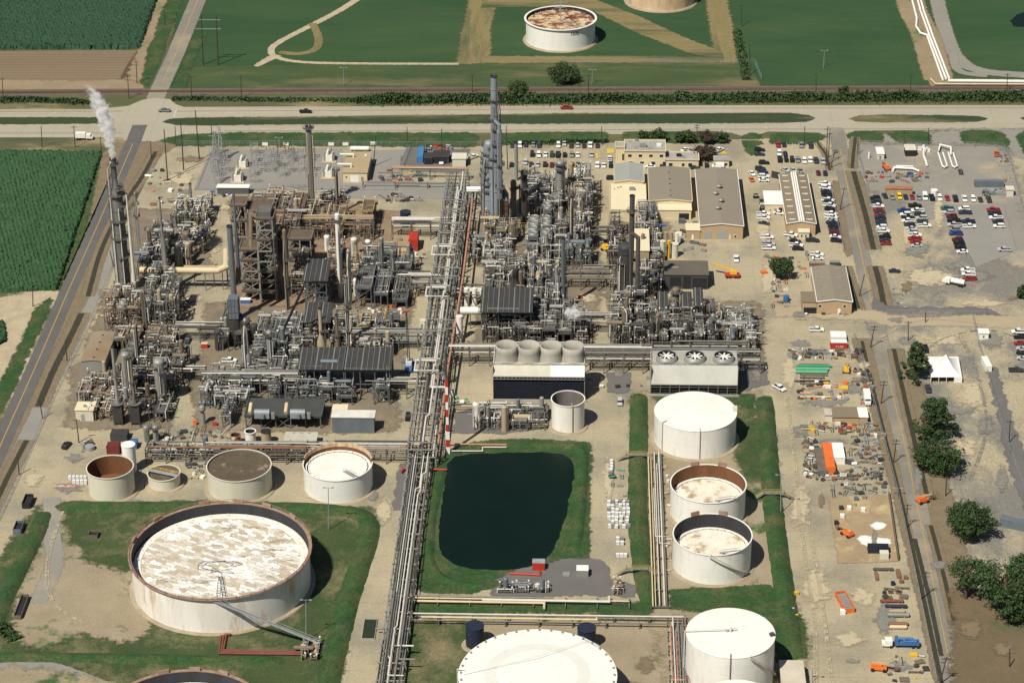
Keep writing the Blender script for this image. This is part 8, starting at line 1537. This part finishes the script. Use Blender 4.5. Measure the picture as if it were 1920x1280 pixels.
# parking bay lines
def bays(x0, x1, y, dx, hy, mat, skew=0):
    m = MB(); ZL[0] += .002; x = x0
    while x < x1: a, b = G(x, y+hy), G(x+skew, y-hy); m.bar((a.x, a.y, ZL[0]), (b.x, b.y, ZL[0]), .16, .003); x += dx
    tag(m.build('parking_lines', mat), kind='structure')
bays(955, 1140, 274, 12.2, 4.5, ylw); bays(968, 1130, 292, 12.3, 4.5, ylw); bays(955, 1108, 310, 12.3, 4.5, ylw); bays(1453, 1550, 274, 11.3, 4.5, wline, -1); bays(1455, 1552, 303, 11.4, 5, wline, -1); bays(1527, 1556, 326, 12, 5, wline, -1)
for q in ([(1116, 289), (1122, 289), (1121.5, 298), (1117, 298)], [(1138, 280), (1151, 280), (1152, 288), (1138, 289)], [(1357, 283), (1364, 290), (1350, 290)]): area('hatched_paint', M('yellow_hatch_paint', (.6, .42, .06), .8), q)
# worn ground: ragged stains, puddle marks and dusty patches as the yards show
rr = random.Random(5)
gs = M('grey_ground_stain', (.21, .2, .175), .95, c2=(.16, .152, .138), amt=.8, sc=.1, fine=.15); ds = M('pale_dust', (.44, .38, .26), .95, c2=(.38, .32, .215), amt=.8, sc=.1, fine=.1); bs = M('brown_ground_stain', (.2, .15, .095), .95, c2=(.14, .11, .07), amt=.8, sc=.12, fine=.2)
def blot(name, mat, x, y, rx, ry):
    n = 18; c = G(x, y); ring = [G(x+rx*math.cos(2*PI*i/n)*rr.uniform(.75, 1.2), y+ry*math.sin(2*PI*i/n)*rr.uniform(.75, 1.2)) for i in range(n)]; ZL[0] += .002; z = ZL[0]; vs = [(c.x, c.y, z)]+[tuple((c+(q-c)*.45)[:2])+(z,) for q in ring]+[tuple(q[:2])+(z,) for q in ring]
    if (ring[n//4]-c).cross(ring[0]-c).z > 0: pass
    m = MB(); m.add(vs, [(0, 1+i, 1+(i+1) % n) for i in range(n)]+[(1+i, 1+n+i, 1+n+(i+1) % n, 1+(i+1) % n) for i in range(n)]); o = m.build(name, feathered(mat)); at = o.data.attributes.new('edge', 'FLOAT', 'POINT'); at.data.foreach_set('value', [1.0]+[.8]*n+[0.0]*n); tag(o, kind='structure')
for x, y, rx, ry in ((1500, 645, 25, 9), (1530, 662, 45, 8), (1545, 755, 60, 12), (1600, 730, 30, 12), (1500, 810, 22, 14), (1560, 828, 45, 8), (1640, 1010, 8, 30), (1600, 1240, 20, 6), (1660, 1160, 28, 45), (1680, 1250, 45, 14), (1720, 900, 12, 40), (1760, 1060, 22, 14), (1830, 960, 50, 26), (1800, 770, 55, 14), (1860, 640, 30, 25), (1700, 640, 26, 12), (1740, 590, 90, 10), (1680, 600, 20, 8), (1835, 520, 40, 14), (1720, 470, 30, 22), (1790, 500, 24, 10), (1500, 590, 22, 8), (1160, 700, 16, 10), (700, 620, 25, 10), (560, 350, 30, 5), (480, 340, 20, 4), (790, 330, 20, 8), (350, 360, 14, 6), (140, 860, 22, 12), (230, 940, 60, 5), (130, 915, 40, 14), (700, 930, 14, 16), (1420, 700, 14, 26), (1530, 560, 10, 16), (1880, 900, 16, 40), (1850, 800, 20, 26), (920, 520, 22, 18), (905, 480, 20, 14)): blot('ground_stain', gs, x, y, rx, ry)
for x, y, rx, ry in ((1480, 700, 20, 45), (1500, 950, 28, 60), (1530, 1100, 40, 50), (1620, 1120, 36, 26), (1590, 1200, 40, 20), (1740, 520, 70, 26), (1700, 440, 12, 30), (1760, 400, 14, 40), (1820, 740, 40, 40), (1810, 840, 34, 26), (1770, 640, 60, 12), (1850, 570, 60, 8), (1620, 690, 16, 20), (400, 460, 24, 22), (360, 560, 30, 10), (340, 335, 40, 18), (420, 390, 20, 8), (1100, 560, 30, 12), (1140, 900, 14, 60), (60, 900, 26, 20), (720, 960, 22, 30), (1440, 520, 18, 60), (1430, 430, 20, 40)): blot('pale_dust_patch', ds, x, y, rx, ry)
for x, y, rx, ry in ((360, 300, 34, 8), (405, 323, 8, 2), (60, 1000, 16, 12), (1540, 940, 8, 20), (1700, 540, 16, 14), (1810, 510, 24, 6), (1900, 560, 14, 5), (640, 1190, 10, 24), (1100, 1220, 40, 20), (1210, 1250, 26, 24), (1180, 1290, 40, 16), (1820, 1180, 30, 30), (1880, 1220, 30, 20)): blot('brown_stain', bs, x, y, rx, ry)
for pts in ([(1530, 1290), (1528, 1180), (1515, 1090), (1500, 980), (1490, 860), (1475, 740)], [(1560, 1290), (1545, 1160), (1530, 1060), (1512, 960)], [(1700, 700), (1760, 640), (1850, 620), (1925, 640)], [(1640, 640), (1730, 600), (1850, 610)], [(1480, 600), (1560, 600), (1640, 606)], [(1820, 900), (1850, 800), (1830, 700), (1800, 630)], [(118, 960), (90, 1050), (100, 1130), (160, 1170)], [(200, 950), (420, 960), (640, 962)]):
    for o_ in (-2, 2):
        o = strip('tyre_track', gs if pts[0][0] in (200, 1700, 1820) else ds, [(x+o_+rr.uniform(-1, 1), y) for x, y in pts], .6); o.data.materials[0] = feathered(o.data.materials[0]); at = o.data.attributes.new('edge', 'FLOAT', 'POINT'); at.data.foreach_set('value', [.5]*len(o.data.vertices))
